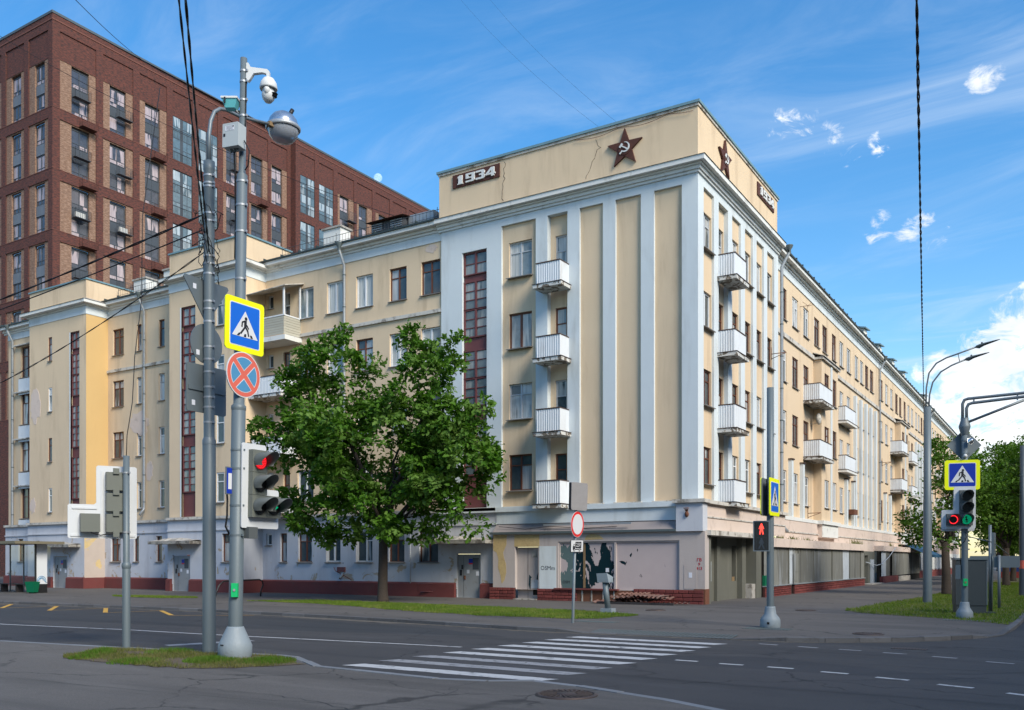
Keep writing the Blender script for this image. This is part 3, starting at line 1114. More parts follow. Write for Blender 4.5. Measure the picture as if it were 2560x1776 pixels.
def window_parts(kind, w, h):
    f = .065 if kind in ('wood', 'wood1', 'grey', 'grey1') else .075
    m = MB()
    hw = w / 2
    for (a, b, c, d) in ((-hw, -hw + f, 0, h), (hw - f, hw, 0, h), (-hw + f, hw - f, 0, f), (-hw + f, hw - f, h - f, h)):
        m.box(a, b, -.035, .035, c, d)
    panes = []
    if kind in ('wood', 'white', 'grey', 'pvct'):
        mx = 0 if kind != 'pvct' else .08 * w
        m.box(mx - f * .55, mx + f * .55, -.04, .03, f, h - f)
        tz = h * .69
        spans = [(-hw + f, mx - f * .55), (mx + f * .55, hw - f)]
        for i, (a, b) in enumerate(spans):
            if kind == 'pvct' and i == 0:
                panes.append((a, b, f, h - f))
                continue
            m.box(a, b, -.03, .025, tz, tz + f * .7)
            panes += [(a, b, f, tz), (a, b, tz + f * .7, h - f)]
    elif kind in ('pvc', 'wood_p'):
        m.box(-f * .7, f * .7, -.04, .03, f, h - f)
        panes += [(-hw + f, -f * .7, f, h - f), (f * .7, hw - f, f, h - f)]
    elif kind in ('single', 'wood1', 'grey1'):
        tz = h * .68
        m.box(-hw + f, hw - f, -.03, .025, tz, tz + f * .7)
        panes += [(-hw + f, hw - f, f, tz), (-hw + f, hw - f, tz + f * .7, h - f)]
    elif kind == 'new':
        m.box(-.04, .04, -.04, .03, f, h - f)
        tz = h * .24
        m.box(-hw + f, -.04, -.03, .025, tz, tz + .05)
        m.box(.04, hw - f, -.03, .025, tz, tz + .05)
        panes += [(-hw + f, -.04, tz + .05, h - f), (.04, hw - f, tz + .05, h - f), (-hw + f, -.04, f, tz), (.04, hw - f, f, tz)]
    else:
        panes.append((-hw + f, hw - f, f, h - f))
    return m, panes


def pane_mesh(w, h, mat):
    k = ('p', round(w, 2), round(h, 2), mat)
    if k not in WCACHE:
        WCACHE[k] = MB().box(-w / 2, w / 2, 0, .012, -h / 2, h / 2).mesh('pane', mat)
    return WCACHE[k]


def win(parent, axis, plane, s0, s1, z0, z1, depth, kind, pane='pane_near', near=True, sill=True, name='window', sillmat='metal_sill'):
    w, h = round(s1 - s0, 2), round(z1 - z0, 2)
    key = (kind, w, h)
    if key not in WCACHE:
        m, panes = window_parts(kind, w, h)
        WCACHE[key] = (m.mesh(name, FRAME_MAT[kind]), panes)
    me, panes = WCACHE[key]
    sc = (s0 + s1) / 2
    mp = FY(plane) if axis == 'Y' else FX(plane)
    o = link(name, me, parent, mp(sc, depth - .03, z0), 0 if axis == 'Y' else R(90))
    if near:
        for (a, b, c, d) in panes:
            link('pane', pane_mesh(b - a, d - c, pane), o, ((a + b) / 2, .004, (c + d) / 2))
    else:
        link('pane', pane_mesh(w - .1, h - .1, pane), o, (0, .012, h / 2))
    if sill:
        k = ('s', w, round(depth, 2), sillmat)
        if k not in WCACHE:
            WCACHE[k] = MB().add([(-w / 2 - .05, -depth - .06, -.05), (w / 2 + .05, -depth - .06, -.05), (w / 2 + .05, -.03, 0), (-w / 2 - .05, -.03, 0),
                                  (-w / 2 - .05, -depth - .06, -.015), (w / 2 + .05, -depth - .06, -.015), (w / 2 + .05, -.03, .03), (-w / 2 - .05, -.03, .03)],
                                 [(0, 3, 2, 1), (4, 5, 6, 7), (0, 1, 5, 4), (1, 2, 6, 5), (2, 3, 7, 6), (3, 0, 4, 7)]).mesh('sill', sillmat)
        link('sill', WCACHE[k], o, (0, 0, 0))
    return o


def corrug(mb, mp, a0, a1, d, z0, z1, per=.11, amp=.014):
    """trapezoidal sheet along a facade line at depth d"""
    n = max(2, int(abs(a1 - a0) / per * 4))
    vs = []
    for i in range(n + 1):
        a = a0 + (a1 - a0) * i / n
        o = amp if i % 4 in (1, 2) else 0
        vs += [mp(a, d - o, z0), mp(a, d - o, z1)]
    mb.add(vs, [(2 * i, 2 * i + 2, 2 * i + 3, 2 * i + 1) for i in range(n)])


def balcony(parent, axis, plane, s0, s1, zt, proj, h=.95, mat='corrugated', slab='flaking_slab', rail='dark_rail', left=True, lip=.12, open_end=None, side_top=None):
    mp = FY(plane) if axis == 'Y' else FX(plane)
    m = MB()
    m.mbox(mp, s0 - lip, s1 + lip, -proj - lip, 0.02, zt - .16, zt)
    b = ob('balcony', m, slab, parent)
    m = MB()
    m.mbox(mp, s0 - lip - .03, s1 + lip + .03, -proj - lip - .03, 0.0, zt + .001, zt + .02)
    ob('slab_edge_flashing', m, 'dark_rail', b)
    m = MB()
    corrug(m, mp, s0, s1, -proj, zt + .05, zt + h)
    # the two returns
    for s in (s0, s1):
        n = max(2, int(proj / .11 * 4))
        vs = []
        for i in range(n + 1):
            d = -proj + proj * i / n
            o = .014 if i % 4 in (1, 2) else 0
            vs += [mp(s + (o if s == s1 else -o), d, zt + .05), mp(s + (o if s == s1 else -o), d, zt + h)]
        m.add(vs, [(2 * i, 2 * i + 2, 2 * i + 3, 2 * i + 1) for i in range(n)])
    ob('cladding', m, mat, b)
    m = MB()
    m.mbox(mp, s0 - .02, s1 + .02, -proj - .03, -proj + .02, zt + h, zt + h + .045)
    m.mbox(mp, s0 - .02, s0 + .03, -proj + .02, 0, zt + h, zt + h + .045)
    m.mbox(mp, s1 - .03, s1 + .02, -proj + .02, 0, zt + h, zt + h + .045)
    ob('handrail', m, rail, b)
    return b


def drainpipe(parent, x, y, z0, z1, nx, ny, r=.07, mat='gutter_zinc', kick=True, fun='pipe_dark'):
    """rainwater pipe standing off the wall; (nx, ny) points out of the wall"""
    m = MB()
    ox, oy = x + nx * .14, y + ny * .14
    ex, ey = x + nx * .52, y + ny * .52
    pts = [(ex, ey, z1), (ex, ey, z1 - .25), (ox, oy, z1 - .95), (ox, oy, z0 + .5)]
    if kick:
        pts += [(ox + nx * .02, oy + ny * .02, z0 + .35), (x + nx * .45, y + ny * .45, z0)]
    o = ob('drainpipe', m.tube(pts, r, 10), mat, parent)
    m = MB().lathe([(r, -.28), (r, -.15), (.2, .05), (.2, .1)], 10, (ex, ey, z1))
    ob('rain_hopper', m, fun, o)
    z = z0 + .8
    while z < z1 - 1.2:
        ob('pipe_clamp', MB().lathe([(r + .012, -.03), (r + .012, .03)], 10, (ox, oy, z)), 'pipe_dark', o)
        z += 1.65
    return o


# ------------------------------------------------------------------ the corner apartment building
B = thing('apartment_building', 'long cream and white apartment block of 1934 with stars on its corner parapet', 'building')
ZB = [5.02, 8.27, 11.5, 14.75]
ZT = [6.67, 9.9, 13.13, 16.38]
WHITE = 'pale_blue_white'

# --- corner tower, left face
L = FY(0)
ops = [(-9.43, -7.6, 4.3, 17.2, .12), (-7.0, -5.99, 4.3, 17.2, .30), (-5.39, -4.26, 4.3, 17.2, .12), (-3.67, -2.5, 4.3, 17.2, .12), (-1.91, -.69, 4.3, 17.2, .12), (-11.63, -10.24, 4.3, 16.35, .16)]
m = MB()
wall(m, L, -12.85, 0, 4.25, 18.0, ops)
ob('pilaster_wall', m, WHITE, B)
m = MB()
wops = [(-9.09, -7.87, ZB[k], ZT[k], .16) for k in range(4)]
wall(m, L, -9.43, -7.6, 4.3, 17.2, wops, .12)
ob('wall', m, 'cream', B)
for k in range(4):
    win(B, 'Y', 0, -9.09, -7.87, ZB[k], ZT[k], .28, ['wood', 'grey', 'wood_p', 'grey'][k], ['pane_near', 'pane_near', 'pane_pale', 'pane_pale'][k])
m = MB()
dops = [(-6.76, -6.18, 4.3 + 3.25 * k, [6.6, 9.88, 13.1, 16.32][k], .14) for k in range(4)]
wall(m, L, -7.0, -5.99, 4.3, 17.2, dops, .30)
ob('wall', m, 'cream', B)
for k in range(4):
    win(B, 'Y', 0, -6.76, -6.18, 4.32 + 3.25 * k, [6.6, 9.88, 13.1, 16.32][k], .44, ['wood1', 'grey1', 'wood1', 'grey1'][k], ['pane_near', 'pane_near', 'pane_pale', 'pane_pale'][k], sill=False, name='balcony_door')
    balcony(B, 'Y', 0, -7.1, -5.93, [4.28, 7.43, 10.66, 13.9][k], .8, h=[1.02, 1.0, .95, .92][k])
for (a, b) in ((-5.39, -4.26), (-3.67, -2.5), (-1.91, -.69)):
    ob('panel', wall(MB(), L, a, b, 4.3, 17.2, (), .12), 'cream', B)
    ob('panel_sill', MB().box(a - .06, b + .06, -.1, .2, 4.25, 4.31), 'old_trim', B)


def stair_window(parent, plane, s0, s1, zt, depth, rng):
    """tall stairwell glazing: maroon grid of small panes with solid bands"""
    st = ob('stair_window', MB().mbox(FY(plane), s0, s1, depth + .03, depth + .05, 4.3, zt), 'maroon', parent)
    w = (s1 - s0)
    fr = MB()
    groups = [(zt - 1.02, zt - .08, 2)]
    z = zt - 1.42
    while z > 5.2:
        groups += [(z - 1.23, z, 3), (z - 2.55, z - 1.32, 3)]
        z -= 3.25
    groups = [g for g in groups if g[0] > 4.35]
    xs = [s0 + .1, (s0 + s1) / 2 - .05, (s0 + s1) / 2 + .05, s1 - .04]
    for (a, b, n) in groups:
        for i in range(n):
            za = a + (b - a) * i / n + .02
            zb = a + (b - a) * (i + 1) / n - .02
            for (xa, xb) in ((xs[0], xs[1]), (xs[2], xs[3])):
                link('pane', pane_mesh(round(xb - xa, 2), round(zb - za, 2), 'pane_stair'), st, ((xa + xb) / 2, plane + depth + .005, (za + zb) / 2))
        fr.box(s0, xs[0], plane + depth - .04, plane + depth + .03, a, b)
        fr.box(xs[1], xs[2], plane + depth - .05, plane + depth + .03, a, b)
        fr.box(xs[3], s1, plane + depth - .04, plane + depth + .03, a, b)
        fr.box(s0, s1, plane + depth - .045, plane + depth + .028, b, b + .07)
        fr.box(s0, s1, plane + depth - .045, plane + depth + .028, a - .05, a)
        for i in range(1, n):
            zz = a + (b - a) * i / n
            for (xa, xb) in ((xs[0], xs[1]), (xs[2], xs[3])):
                fr.box(xa, xb, plane + depth - .03, plane + depth + .025, zz - .018, zz + .018)
    ob('stair_window_bars', fr, 'maroon', st)
    return st


stair_window(B, 0, -11.63, -10.24, 16.35, .16, random)

# --- corner tower, right face
RX = FX(0)
bays = [(.66, 1.92), (2.51, 3.75), (4.32, 5.55), (6.16, 7.38), (7.96, 9.17), (9.75, 10.97)]
m = MB()
wall(m, RX, 0, 11.7, 4.25, 18.0, [(a, b, 4.3, 17.2, .11 if i != 1 else .2) for i, (a, b) in enumerate(bays)])
ob('pilaster_wall', m, WHITE, B)
RW = {0: ['wood', 'wood', 'pvc', 'grey'], 1: ['wood1', 'wood1', 'wood1', 'grey1'], 2: ['pvct', 'wood', 'wood', 'pvc'], 3: ['pvct', 'wood', 'wood', 'pvc'], 4: ['wood', 'pvc', 'wood', 'pvc'], 5: ['wood', 'pvc', 'wood', 'pvc']}
for i, (a, b) in enumerate(bays):
    dp = .11 if i != 1 else .2
    zs = [(ZB[k] if i != 1 else 4.32 + 3.25 * k, ZT[k] - .1) for k in range(4)]
    m = MB()
    wall(m, RX, a, b, 4.3, 17.2, [(a + .04, b - .05, z0, z1, .15) for (z0, z1) in zs], dp)
    ob('wall', m, 'cream', B)
    for k, (z0, z1) in enumerate(zs):
        win(B, 'X', 0, a + .04, b - .05, z0, z1, dp + .15, RW[i][k], 'pane_near', sill=(i != 1), name='window' if i != 1 else 'balcony_door')
for k in range(4):
    balcony(B, 'X', 0, 2.45, 3.95, [4.3, 7.45, 10.68, 13.92][k], .72, h=[.95, 1.0, .95, .95][k])

# far side of the tower and inside faces above the wing roofs
m = MB()
m.quad((-12.85, 0, 4), (-12.85, 11.6, 4), (-12.85, 11.6, 18.1), (-12.85, 0, 18.1))
m.quad((-12.85, 11.7, 4), (0, 11.7, 4), (0, 11.7, 18.1), (-12.85, 11.7, 18.1))
ob('wall', m, 'cream', B)
# --- crown of the tower: cornice, parapet, coping
m = MB()
for (z0, z1, o) in ((17.55, 17.66, .07), (17.66, 17.80, .14), (17.80, 17.88, .22), (17.88, 18.08, .40)):
    m.box(-13.0, o, -o, 11.72, z0, z1)
ob('cornice', m, 'white_trim', B)
m = MB()
m.add([(-13.02, -.44, 18.08), (.44, -.44, 18.08), (.44, 11.75, 18.08), (-13.02, 11.75, 18.08), (-12.95, .02, 18.30), (-.02, .02, 18.30), (-.02, 11.7, 18.30), (-12.95, 11.7, 18.30)],
      [(0, 1, 5, 4), (1, 2, 6, 5), (2, 3, 7, 6), (3, 0, 4, 7)])
ob('cornice_flashing', m, 'concrete', B)
par = ob('parapet', MB().box(-12.98, -.01, .01, 11.55, 18.1, 20.36), 'cream', B)
m = MB().box(-13.08, .09, -.09, 11.64, 20.36, 20.47)
ob('parapet_coping', m, 'roof_blue', B)
m = MB()
m.box(-13.02, .04, -.04, .0, 20.25, 20.36)
m.box(.0, .04, .0, 11.58, 20.25, 20.36)
ob('coping_board', m, 'old_trim', B)


def star_pts(cx, cz, R1, R2):
    p = []
    for k in range(10):
        a = math.pi / 2 + k * math.pi / 5
        r = R1 if k % 2 == 0 else R2
        p.append((cx + r * math.cos(a), cz + r * math.sin(a)))
    return p


def star_relief(parent, loc, rot):
    st = link('star_relief', MB().prism(star_pts(0, 0, .84, .345), -.10, 0).mesh('star_relief', 'star_brown'), parent, loc, rot)
    ob('medallion', MB().disc(.02, 0, .30, -.125, -.1), 'star_brown', st)
    m = MB()
    # sickle: crescent swept from tip to handle
    n = 16
    outer, inner = [], []
    for i in range(n + 1):
        t = i / n
        a = R(100 - 262 * t * .92)
        wd = .012 + .055 * math.sin(math.pi * min(1, t * .95)) + (.012 if t > .8 else 0)
        ro = .215
        outer.append((.04 + ro * math.cos(a), .015 + ro * math.sin(a)))
        inner.append((.04 + (ro - wd) * math.cos(a), .015 + (ro - wd) * math.sin(a)))
    m.prism(outer + inner[::-1], -.15, -.12)
    m.prism(bar(-.10, -.15, -.20, -.235, .055, .06), -.15, -.12)
    # hammer
    m.prism(bar(-.135, .10, .20, -.125, .05), -.155, -.12)
    m.prism(bar(-.20, .03, -.075, .175, .085), -.158, -.12)
    ob('hammer_and_sickle', m, 'relief_white', st)
    return st


def date_relief(parent, loc, rot, w, h):
    pl = ob('date_plaque', MB().box(-w / 2, w / 2, -.05, 0, -h / 2, h / 2), 'star_brown', parent, loc=loc, rot=rot)
    y0, y1 = -.11, -.05
    H = h * .66
    u = (w * .86) / 4.0
    zc = -H / 2

    def poly(i, pts):
        ox = -w * .43 + i * u
        return [(ox + p[0] * u, zc + p[1] * H) for p in pts]
    digits = [
        [[(.22, 0), (.78, 0), (.78, .1), (.7, .1), (.7, 1), (.45, 1), (.25, .86), (.25, .74), (.32, .74), (.32, .1), (.22, .1)]],
        [[(.06, .42), (.06, 1), (.94, 1), (.94, .72), (.66, .72), (.66, .82), (.32, .82), (.32, .56), (.66, .56), (.66, .42)],
         [(.66, .72), (.94, .72), (.94, .12), (.82, 0), (.06, 0), (.06, .18), (.66, .18)]],
        [[(.06, 1), (.84, 1), (.94, .88), (.94, .62), (.84, .53), (.94, .44), (.94, .12), (.84, 0), (.06, 0), (.06, .2), (.64, .2), (.64, .44), (.4, .44), (.4, .6), (.64, .6), (.64, .8), (.06, .8)]],
        [[(.55, 1), (.86, 1), (.86, .38), (.96, .38), (.96, .2), (.86, .2), (.86, 0), (.58, 0), (.58, .2), (.04, .2), (.04, .36)],
         ],
    ]
    for i, ps in enumerate(digits):
        m = MB()
        for p in ps:
            m.prism(poly(i, p), y0, y1)
        ob('numeral', m, 'relief_white', pl)
    # dark counter of the 4
    ob('numeral_counter', MB().prism(poly(3, [(.38, .40), (.58, .40), (.58, .68)]), y0 - .004, y0 - .001), 'star_brown', pl)
    return pl


star_relief(B, (-3.21, .005, 19.27), 0)
star_relief(B, (-.005, 3.2, 19.25), R(90))
date_relief(B, (-10.83, .005, 19.8), 0, 2.64, .62)
date_relief(B, (-.005, 9.42, 19.72), R(90), 2.8, .62)


def crack(parent, pts, y, w=.035):
    m = MB()
    for i in range(len(pts) - 1):
        ww = w * random.uniform(.3, 1.1)
        m.prism(bar(*pts[i], *pts[i + 1], ww, w * random.uniform(.3, 1.1)), y - .006, y)
    ob('wall_crack', m, 'crack_dark', parent)


def wander(x, z, x1, z1, n=12, a=.07):
    p = []
    for i in range(n + 1):
        t = i / n
        p.append((x + (x1 - x) * t + random.uniform(-a, a), z + (z1 - z) * t))
    return p


crack(B, wander(-9.25, 20.15, -9.35, 18.35, 16), .01)
crack(B, wander(-4.6, 20.0, -4.4, 19.6, 5, .05) + wander(-4.5, 19.55, -5.1, 18.4, 10, .04), .01, .022)
# festoon cable under the coping
m = MB()
pts = []
for i in range(41):
    t = i / 40
    x = -5.6 + 5.4 * t
    pts.append((x, -.06, 20.22 - .14 * abs(math.sin(t * math.pi * 2.5)) - .02))
ob('loose_cable', m.tube(pts, .012, 4), 'rust', B)

# --- left wing, between the towers
WY = .10
cols = [(-22.48, -21.31), (-20.35, -19.21), (-18.33, -17.21), (-16.12, -15.04), (-14.14, -12.99)]
m = MB()
ops = [(a, b, ZB[k], ZT[k], .16) for (a, b) in cols for k in range(4)]
ops += [(-23.55, -23.05, 4.32 + 3.25 * k, ZT[k], .16) for k in range(4)] + [(-24.72, -24.3, ZT[k] - .75, ZT[k], .16) for k in range(4)]
wall(m, FY(WY), -24.9, -12.85, 4.25, 17.4, ops)
ob('wall', m, 'cream', B)
KL = {(0, 3): 'pvc', (1, 3): 'pvc', (2, 3): 'pvc', (3, 3): 'wood', (4, 3): 'wood', (2, 2): 'wood', (3, 2): 'pvc', (4, 2): 'pvc', (0, 2): 'wood', (0, 0): 'pvc'}
for i, (a, b) in enumerate(cols):
    for k in range(4):
        kd = KL.get((i, k), random.choice(['pvc', 'wood', 'white']))
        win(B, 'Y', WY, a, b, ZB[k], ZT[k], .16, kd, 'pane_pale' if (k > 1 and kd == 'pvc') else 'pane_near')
for k in range(4):
    win(B, 'Y', WY, -23.55, -23.05, 4.32 + 3.25 * k, ZT[k], .16, 'single' if k % 2 else 'wood1', 'pane_near', sill=False, name='balcony_door')
    win(B, 'Y', WY, -24.72, -24.3, ZT[k] - .75, ZT[k], .16, 'blank', 'pane_near')
ob('string_course', MB().box(-22.3, -12.86, WY - .1, WY, 13.78, 13.95), 'old_trim', B)
ob('frieze', MB().box(-24.9, -12.86, WY - .04, WY + .1, 17.2, 17.75), WHITE, B)
for k, zt in enumerate((4.3, 7.45, 10.68, 13.75)):
    if k < 3:
        balcony(B, 'Y', WY, -24.75, -22.55, zt, 1.15)
    else:
        b = ob('balcony', MB().box(-24.8, -22.15, WY - 1.25, WY, zt - .3, zt - .05), 'white_trim', B)
        for r in range(7):
            mm = MB()
            mm.box(-24.75, -22.25, WY - 1.22, WY - 1.19, zt + r * .135, zt + r * .135 + .12)
            mm.box(-22.27, -22.24, WY - 1.2, WY, zt + r * .135, zt + r * .135 + .12)
            ob('siding_board', mm, 'siding', b)
        mm = MB()
        mm.box(-24.75, -22.2, WY - 1.24, WY - 1.17, zt + .95, zt + 1.02)
        mm.box(-22.3, -22.22, WY - 1.24, WY - 1.16, zt + 1.02, zt + 2.45)
        mm.box(-22.3, -22.22, WY - .08, WY, zt + 1.02, zt + 2.7)
        mm.box(-22.3, -22.22, WY - 1.2, WY, zt + .95, zt + 1.02)
        ob('enclosure_frame', mm, 'white_frame', b)
        mm = MB().add([(-24.9, WY - 1.4, zt + 2.35), (-22.0, WY - 1.4, zt + 2.45), (-22.0, WY, zt + 2.85), (-24.9, WY, zt + 2.75),
                       (-24.9, WY - 1.4, zt + 2.39), (-22.0, WY - 1.4, zt + 2.49), (-22.0, WY, zt + 2.89), (-24.9, WY, zt + 2.79)],
                      [(0, 3, 2, 1), (4, 5, 6, 7), (0, 1, 5, 4), (1, 2, 6, 5), (2, 3, 7, 6), (3, 0, 4, 7)])
        ob('enclosure_roof', mm, 'old_trim', b)


def eave(parent, s0, s1, y, axis='Y'):
    """projecting eave with moulded underside, gutter board and metal roof edge"""
    mp = FY(y) if axis == 'Y' else FX(y)
    m = MB()
    for (z0, z1, o) in ((17.62, 17.74, .10), (17.74, 17.88, .2), (17.88, 18.06, .46)):
        m.mbox(mp, s0, s1, -o, .02, z0, z1)
    ob('eave_cornice', m, 'white_trim', parent)
    m = MB()
    m.mbox(mp, s0, s1, -.54, .02, 18.06, 18.14)
    p = [mp(s0, -.54, 18.14), mp(s1, -.54, 18.14), mp(s1, 5.5, 20.1), mp(s0, 5.5, 20.1)]
    m.quad(*p)
    m.quad(mp(s0, 5.5, 20.1), mp(s1, 5.5, 20.1), mp(s1, 11.5, 18.1), mp(s0, 11.5, 18.1))
    for k in range(int(abs(s1 - s0) / 1.3)):
        a = s0 + .4 + k * 1.3
        if a < s1 - .1:
            m.mbox(mp, a, a + .04, -.55, -.30, 18.14, 18.24)
    ob('roof', m, 'roof_green', parent)


eave(B, -24.9, -13.0, WY)


def railing(parent, x0, x1, y, z):
    m = MB()
    n = int((x1 - x0) / .22)
    for i in range(n + 1):
        x = x0 + (x1 - x0) * i / n
        m.tube([(x, y, z), (x, y, z + (.62 if i % 6 else .75))], .011 if i % 6 else .018, 4, False)
    m.tube([(x0, y, z + .62), (x1, y, z + .62)], .014, 4, False)
    m.tube([(x0, y, z + .3), (x1, y, z + .3)], .012, 4, False)
    ob('roof_railing', m, 'basket_dark', parent)


railing(B, -24.3, -13.2, .75, 18.45)
railing(B, -38.9, -31.4, .7, 18.45)
for (x, y, z0, z1) in ((-21.6, 2.2, 18.7, 20.0), (-37.3, 1.5, 18.5, 19.6), (-34.2, 1.4, 18.5, 19.7)):
    c = ob('chimney', MB().box(x - .62, x + .62, y - .4, y + .4, z0, z1), 'white_trim', B)
    ob('chimney_cap', MB().box(x - .7, x + .7, y - .48, y + .48, z1, z1 + .1), 'concrete', c)
# dormer with louvred sides near the tower
d = ob('dormer', MB().add([(-18.0, .9, 18.6), (-15.9, .9, 18.6), (-15.9, .9, 19.25), (-18.0, .9, 19.25), (-18.0, 3.2, 19.2), (-15.9, 3.2, 19.2), (-15.9, 3.2, 19.5), (-18.0, 3.2, 19.5)],
                         [(0, 1, 2, 3), (1, 5, 6, 2), (0, 3, 7, 4)]), 'basket_dark', B)
ob('dormer_roof', MB().add([(-18.2, .6, 19.25), (-15.7, .6, 19.25), (-15.7, 3.4, 19.65), (-18.2, 3.4, 19.65)], [(0, 1, 2, 3)]), 'rust', d)
for r in range(5):
    for (xa, xb) in ((-17.95, -17.25), (-16.7, -15.95)):
        ob('louvre_slat', MB().box(xa, xb, .84, .9, 18.68 + r * .11, 18.73 + r * .11), 'gutter_zinc', d)
ob('roof_box', MB().box(-15.8, -14.2, 1.2, 3.4, 18.6, 19.35), 'gutter_zinc', B)
drainpipe(B, -19.02, WY, .9, 18.0, 0, -1, .075)

# --- two stair towers further along and the walls between


def stair_tower(x0, x1, y, zp, sx, ret_mat, wins, zcap=None):
    m = MB()
    ops = [(sx[0], sx[1], 4.3, 16.2, .12)] + [(a, b, ZB[k] - (.1 if nrw else 0), ZT[k] - (.2 if nrw else 0), .09) for (a, b, nrw) in wins for k in range(4)]
    wall(m, FY(y), x0, x1, 4.25, 17.4, ops)
    m.quad((x0, y, 4.25), (x0, .2, 4.25), (x0, .2, 17.4), (x0, y, 17.4))
    ob('wall', m, 'cream', B)
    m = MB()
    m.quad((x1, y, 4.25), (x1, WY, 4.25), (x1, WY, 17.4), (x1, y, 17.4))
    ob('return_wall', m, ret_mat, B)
    ob('reveal_strip', MB().box(sx[0] - .1, sx[0], y - .012, y + .1, 4.3, 16.2), WHITE, B)
    stair_window(B, y, sx[0], sx[1], 16.2, .12, random)
    for (a, b, nrw) in wins:
        for k in range(4):
            win(B, 'Y', y, a, b, ZB[k] - (.1 if nrw else 0), ZT[k] - (.2 if nrw else 0), .09, random.choice(['wood1', 'single', 'grey1']), 'pane_near')
    m = MB()
    m.box(x0 - .03, x1 + .03, y - .03, WY + .05, 17.15, 17.66)
    ob('frieze', m, WHITE, B)
    m = MB()
    for (z0, z1, o) in ((17.66, 17.76, .12), (17.76, 17.95, .42)):
        m.box(x0 - o, x1 + o, y - o, 1.0, z0, z1)
    ob('cornice', m, 'white_trim', B)
    m = MB()
    o = .46
    m.add([(x0 - o, y - o, 17.95), (x1 + o, y - o, 17.95), (x1 + o, 1.2, 17.95), (x0 - o, 1.2, 17.95), (x0, y, 18.15), (x1, y, 18.15), (x1, 1.2, 18.15), (x0, 1.2, 18.15)],
          [(0, 1, 5, 4), (1, 2, 6, 5), (3, 0, 4, 7)])
    ob('cornice_flashing', m, 'concrete', B)
    ob('parapet', MB().box(x0 + .01, x1 - .01, y + .01, 2.0, 17.96, zp), 'cream', B)
    ob('parapet_coping', MB().box(x0 - .06, x1 + .06, y - .06, 2.06, zp, zp + .09), 'roof_blue', B)


stair_tower(-31.2, -24.9, -1.35, 19.35, (-30.15, -28.95), 'cream', [(-27.2, -26.55, False)])
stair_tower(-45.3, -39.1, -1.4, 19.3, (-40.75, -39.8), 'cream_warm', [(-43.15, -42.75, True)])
m = MB()
c2 = [(-38.6, -37.5), (-36.2, -35.75), (-34.1, -33.55)]
wall(m, FY(WY), -39.1, -31.2, 4.25, 17.4, [(a, b, ZB[k], ZT[k], .16) for (a, b) in c2 for k in range(4)])
ob('wall', m, 'cream', B)
for i, (a, b) in enumerate(c2):
    for k in range(4):
        win(B, 'Y', WY, a, b, ZB[k], ZT[k], .16, (['pvc', 'wood', 'wood', 'wood'] if i == 0 else ['single', 'single', 'grey1', 'wood1'])[k], 'pane_near')
ob('string_course', MB().box(-39.09, -31.21, WY - .1, WY, 13.68, 13.85), 'old_trim', B)
ob('frieze', MB().box(-39.09, -31.21, WY - .04, WY + .1, 17.2, 17.75), WHITE, B)
eave(B, -39.1, -31.2, WY)
drainpipe(B, -35.3, WY, 4.6, 18.0, 0, -1, .075)
m = MB()
c3 = [(-49.0, -47.6)]
wall(m, FY(WY), -50.5, -45.3, 4.25, 17.4, [(a, b, ZB[k] - .3, ZT[k] + .2, .2) for (a, b) in c3 for k in range(4)])
m.quad((-50.5, WY, 0), (-50.5, 12, 0), (-50.5, 12, 17.4), (-50.5, WY, 17.4))
ob('wall', m, 'cream', B)
for (a, b) in c3:
    for k in range(4):
        win(B, 'Y', WY, a, b, ZB[k] - .3, ZT[k] + .2, .2, 'wood', 'pane_near')
        mm = MB()
        corrug(mm, FY(WY), -49.1, -47.5, -.1, ZB[k] - 1.5, ZB[k] - .4)
        ob('balcony_cladding', mm, 'corrugated', B)
        ob('balcony_ledge', MB().box(-49.5, -47.3, WY - .25, WY, ZT[k] + .25, ZT[k] + .33), 'old_trim', B)
ob('frieze', MB().box(-50.5, -45.31, WY - .04, WY + .1, 17.2, 17.75), WHITE, B)
eave(B, -50.9, -45.3, WY)
drainpipe(B, -49.75, WY, .9, 18.0, 0, -1, .075)
# wall-paint repairs on the left part: paler render patches
for (x, z, rx, rz, y) in ((-36.0, 10.3, 1.0, .75, WY), (-44.6, 11.9, .62, 1.05, -1.4), (-35.0, 7.3, .35, .6, WY), (-44.9, 5.4, .35, .5, -1.4), (-13.5, 16.95, .35, .22, WY)):
    p = []
    for k in range(26):
        a = 2 * math.pi * k / 26
        r = 1 + random.uniform(-.22, .16)
        p.append((x + rx * r * math.cos(a), z + rz * r * math.sin(a)))
    if y == -1.4:
        p = [(max(-45.29, a), b) for a, b in p]
    ob('render_repair', MB().prism(p, y - .012, y + .002), 'pink_light', B)

# --- ground floor under the left part
LIL = 'flaking_lilac'


def gf(x0, x1, y, ops, wins, plinth_gaps=()):
    m = MB()
    wall(m, FY(y), x0, x1, .5, 4.25, ops)
    ob('ground_floor_wall', m, LIL, B)
    m = MB()
    m.box(x0, x1, y - .14, y + .05, 4.12, 4.27)
    ob('ledge', m, 'old_trim', B)
    ob('lower_ledge', MB().box(x0, x1, y - .06, y + .05, 3.48, 3.56), LIL, B)
    xs = [x0] + [v for g in plinth_gaps for v in g] + [x1]
    for i in range(0, len(xs), 2):
        ob('plinth', MB().add([(xs[i], y - .16, 0), (xs[i + 1], y - .16, 0), (xs[i + 1], y - .14, .72), (xs[i], y - .14, .72), (xs[i + 1], y + .02, .8), (xs[i], y + .02, .8), (xs[i], y + .02, 0), (xs[i + 1], y + .02, 0)],
                              [(0, 1, 2, 3), (3, 2, 4, 5), (0, 3, 5, 6), (1, 7, 4, 2)]), 'plinth_red', B)
    for (a, b, z0, z1, kd) in wins:
        win(B, 'Y', y, a, b, z0, z1, .18, kd, 'pane_near')


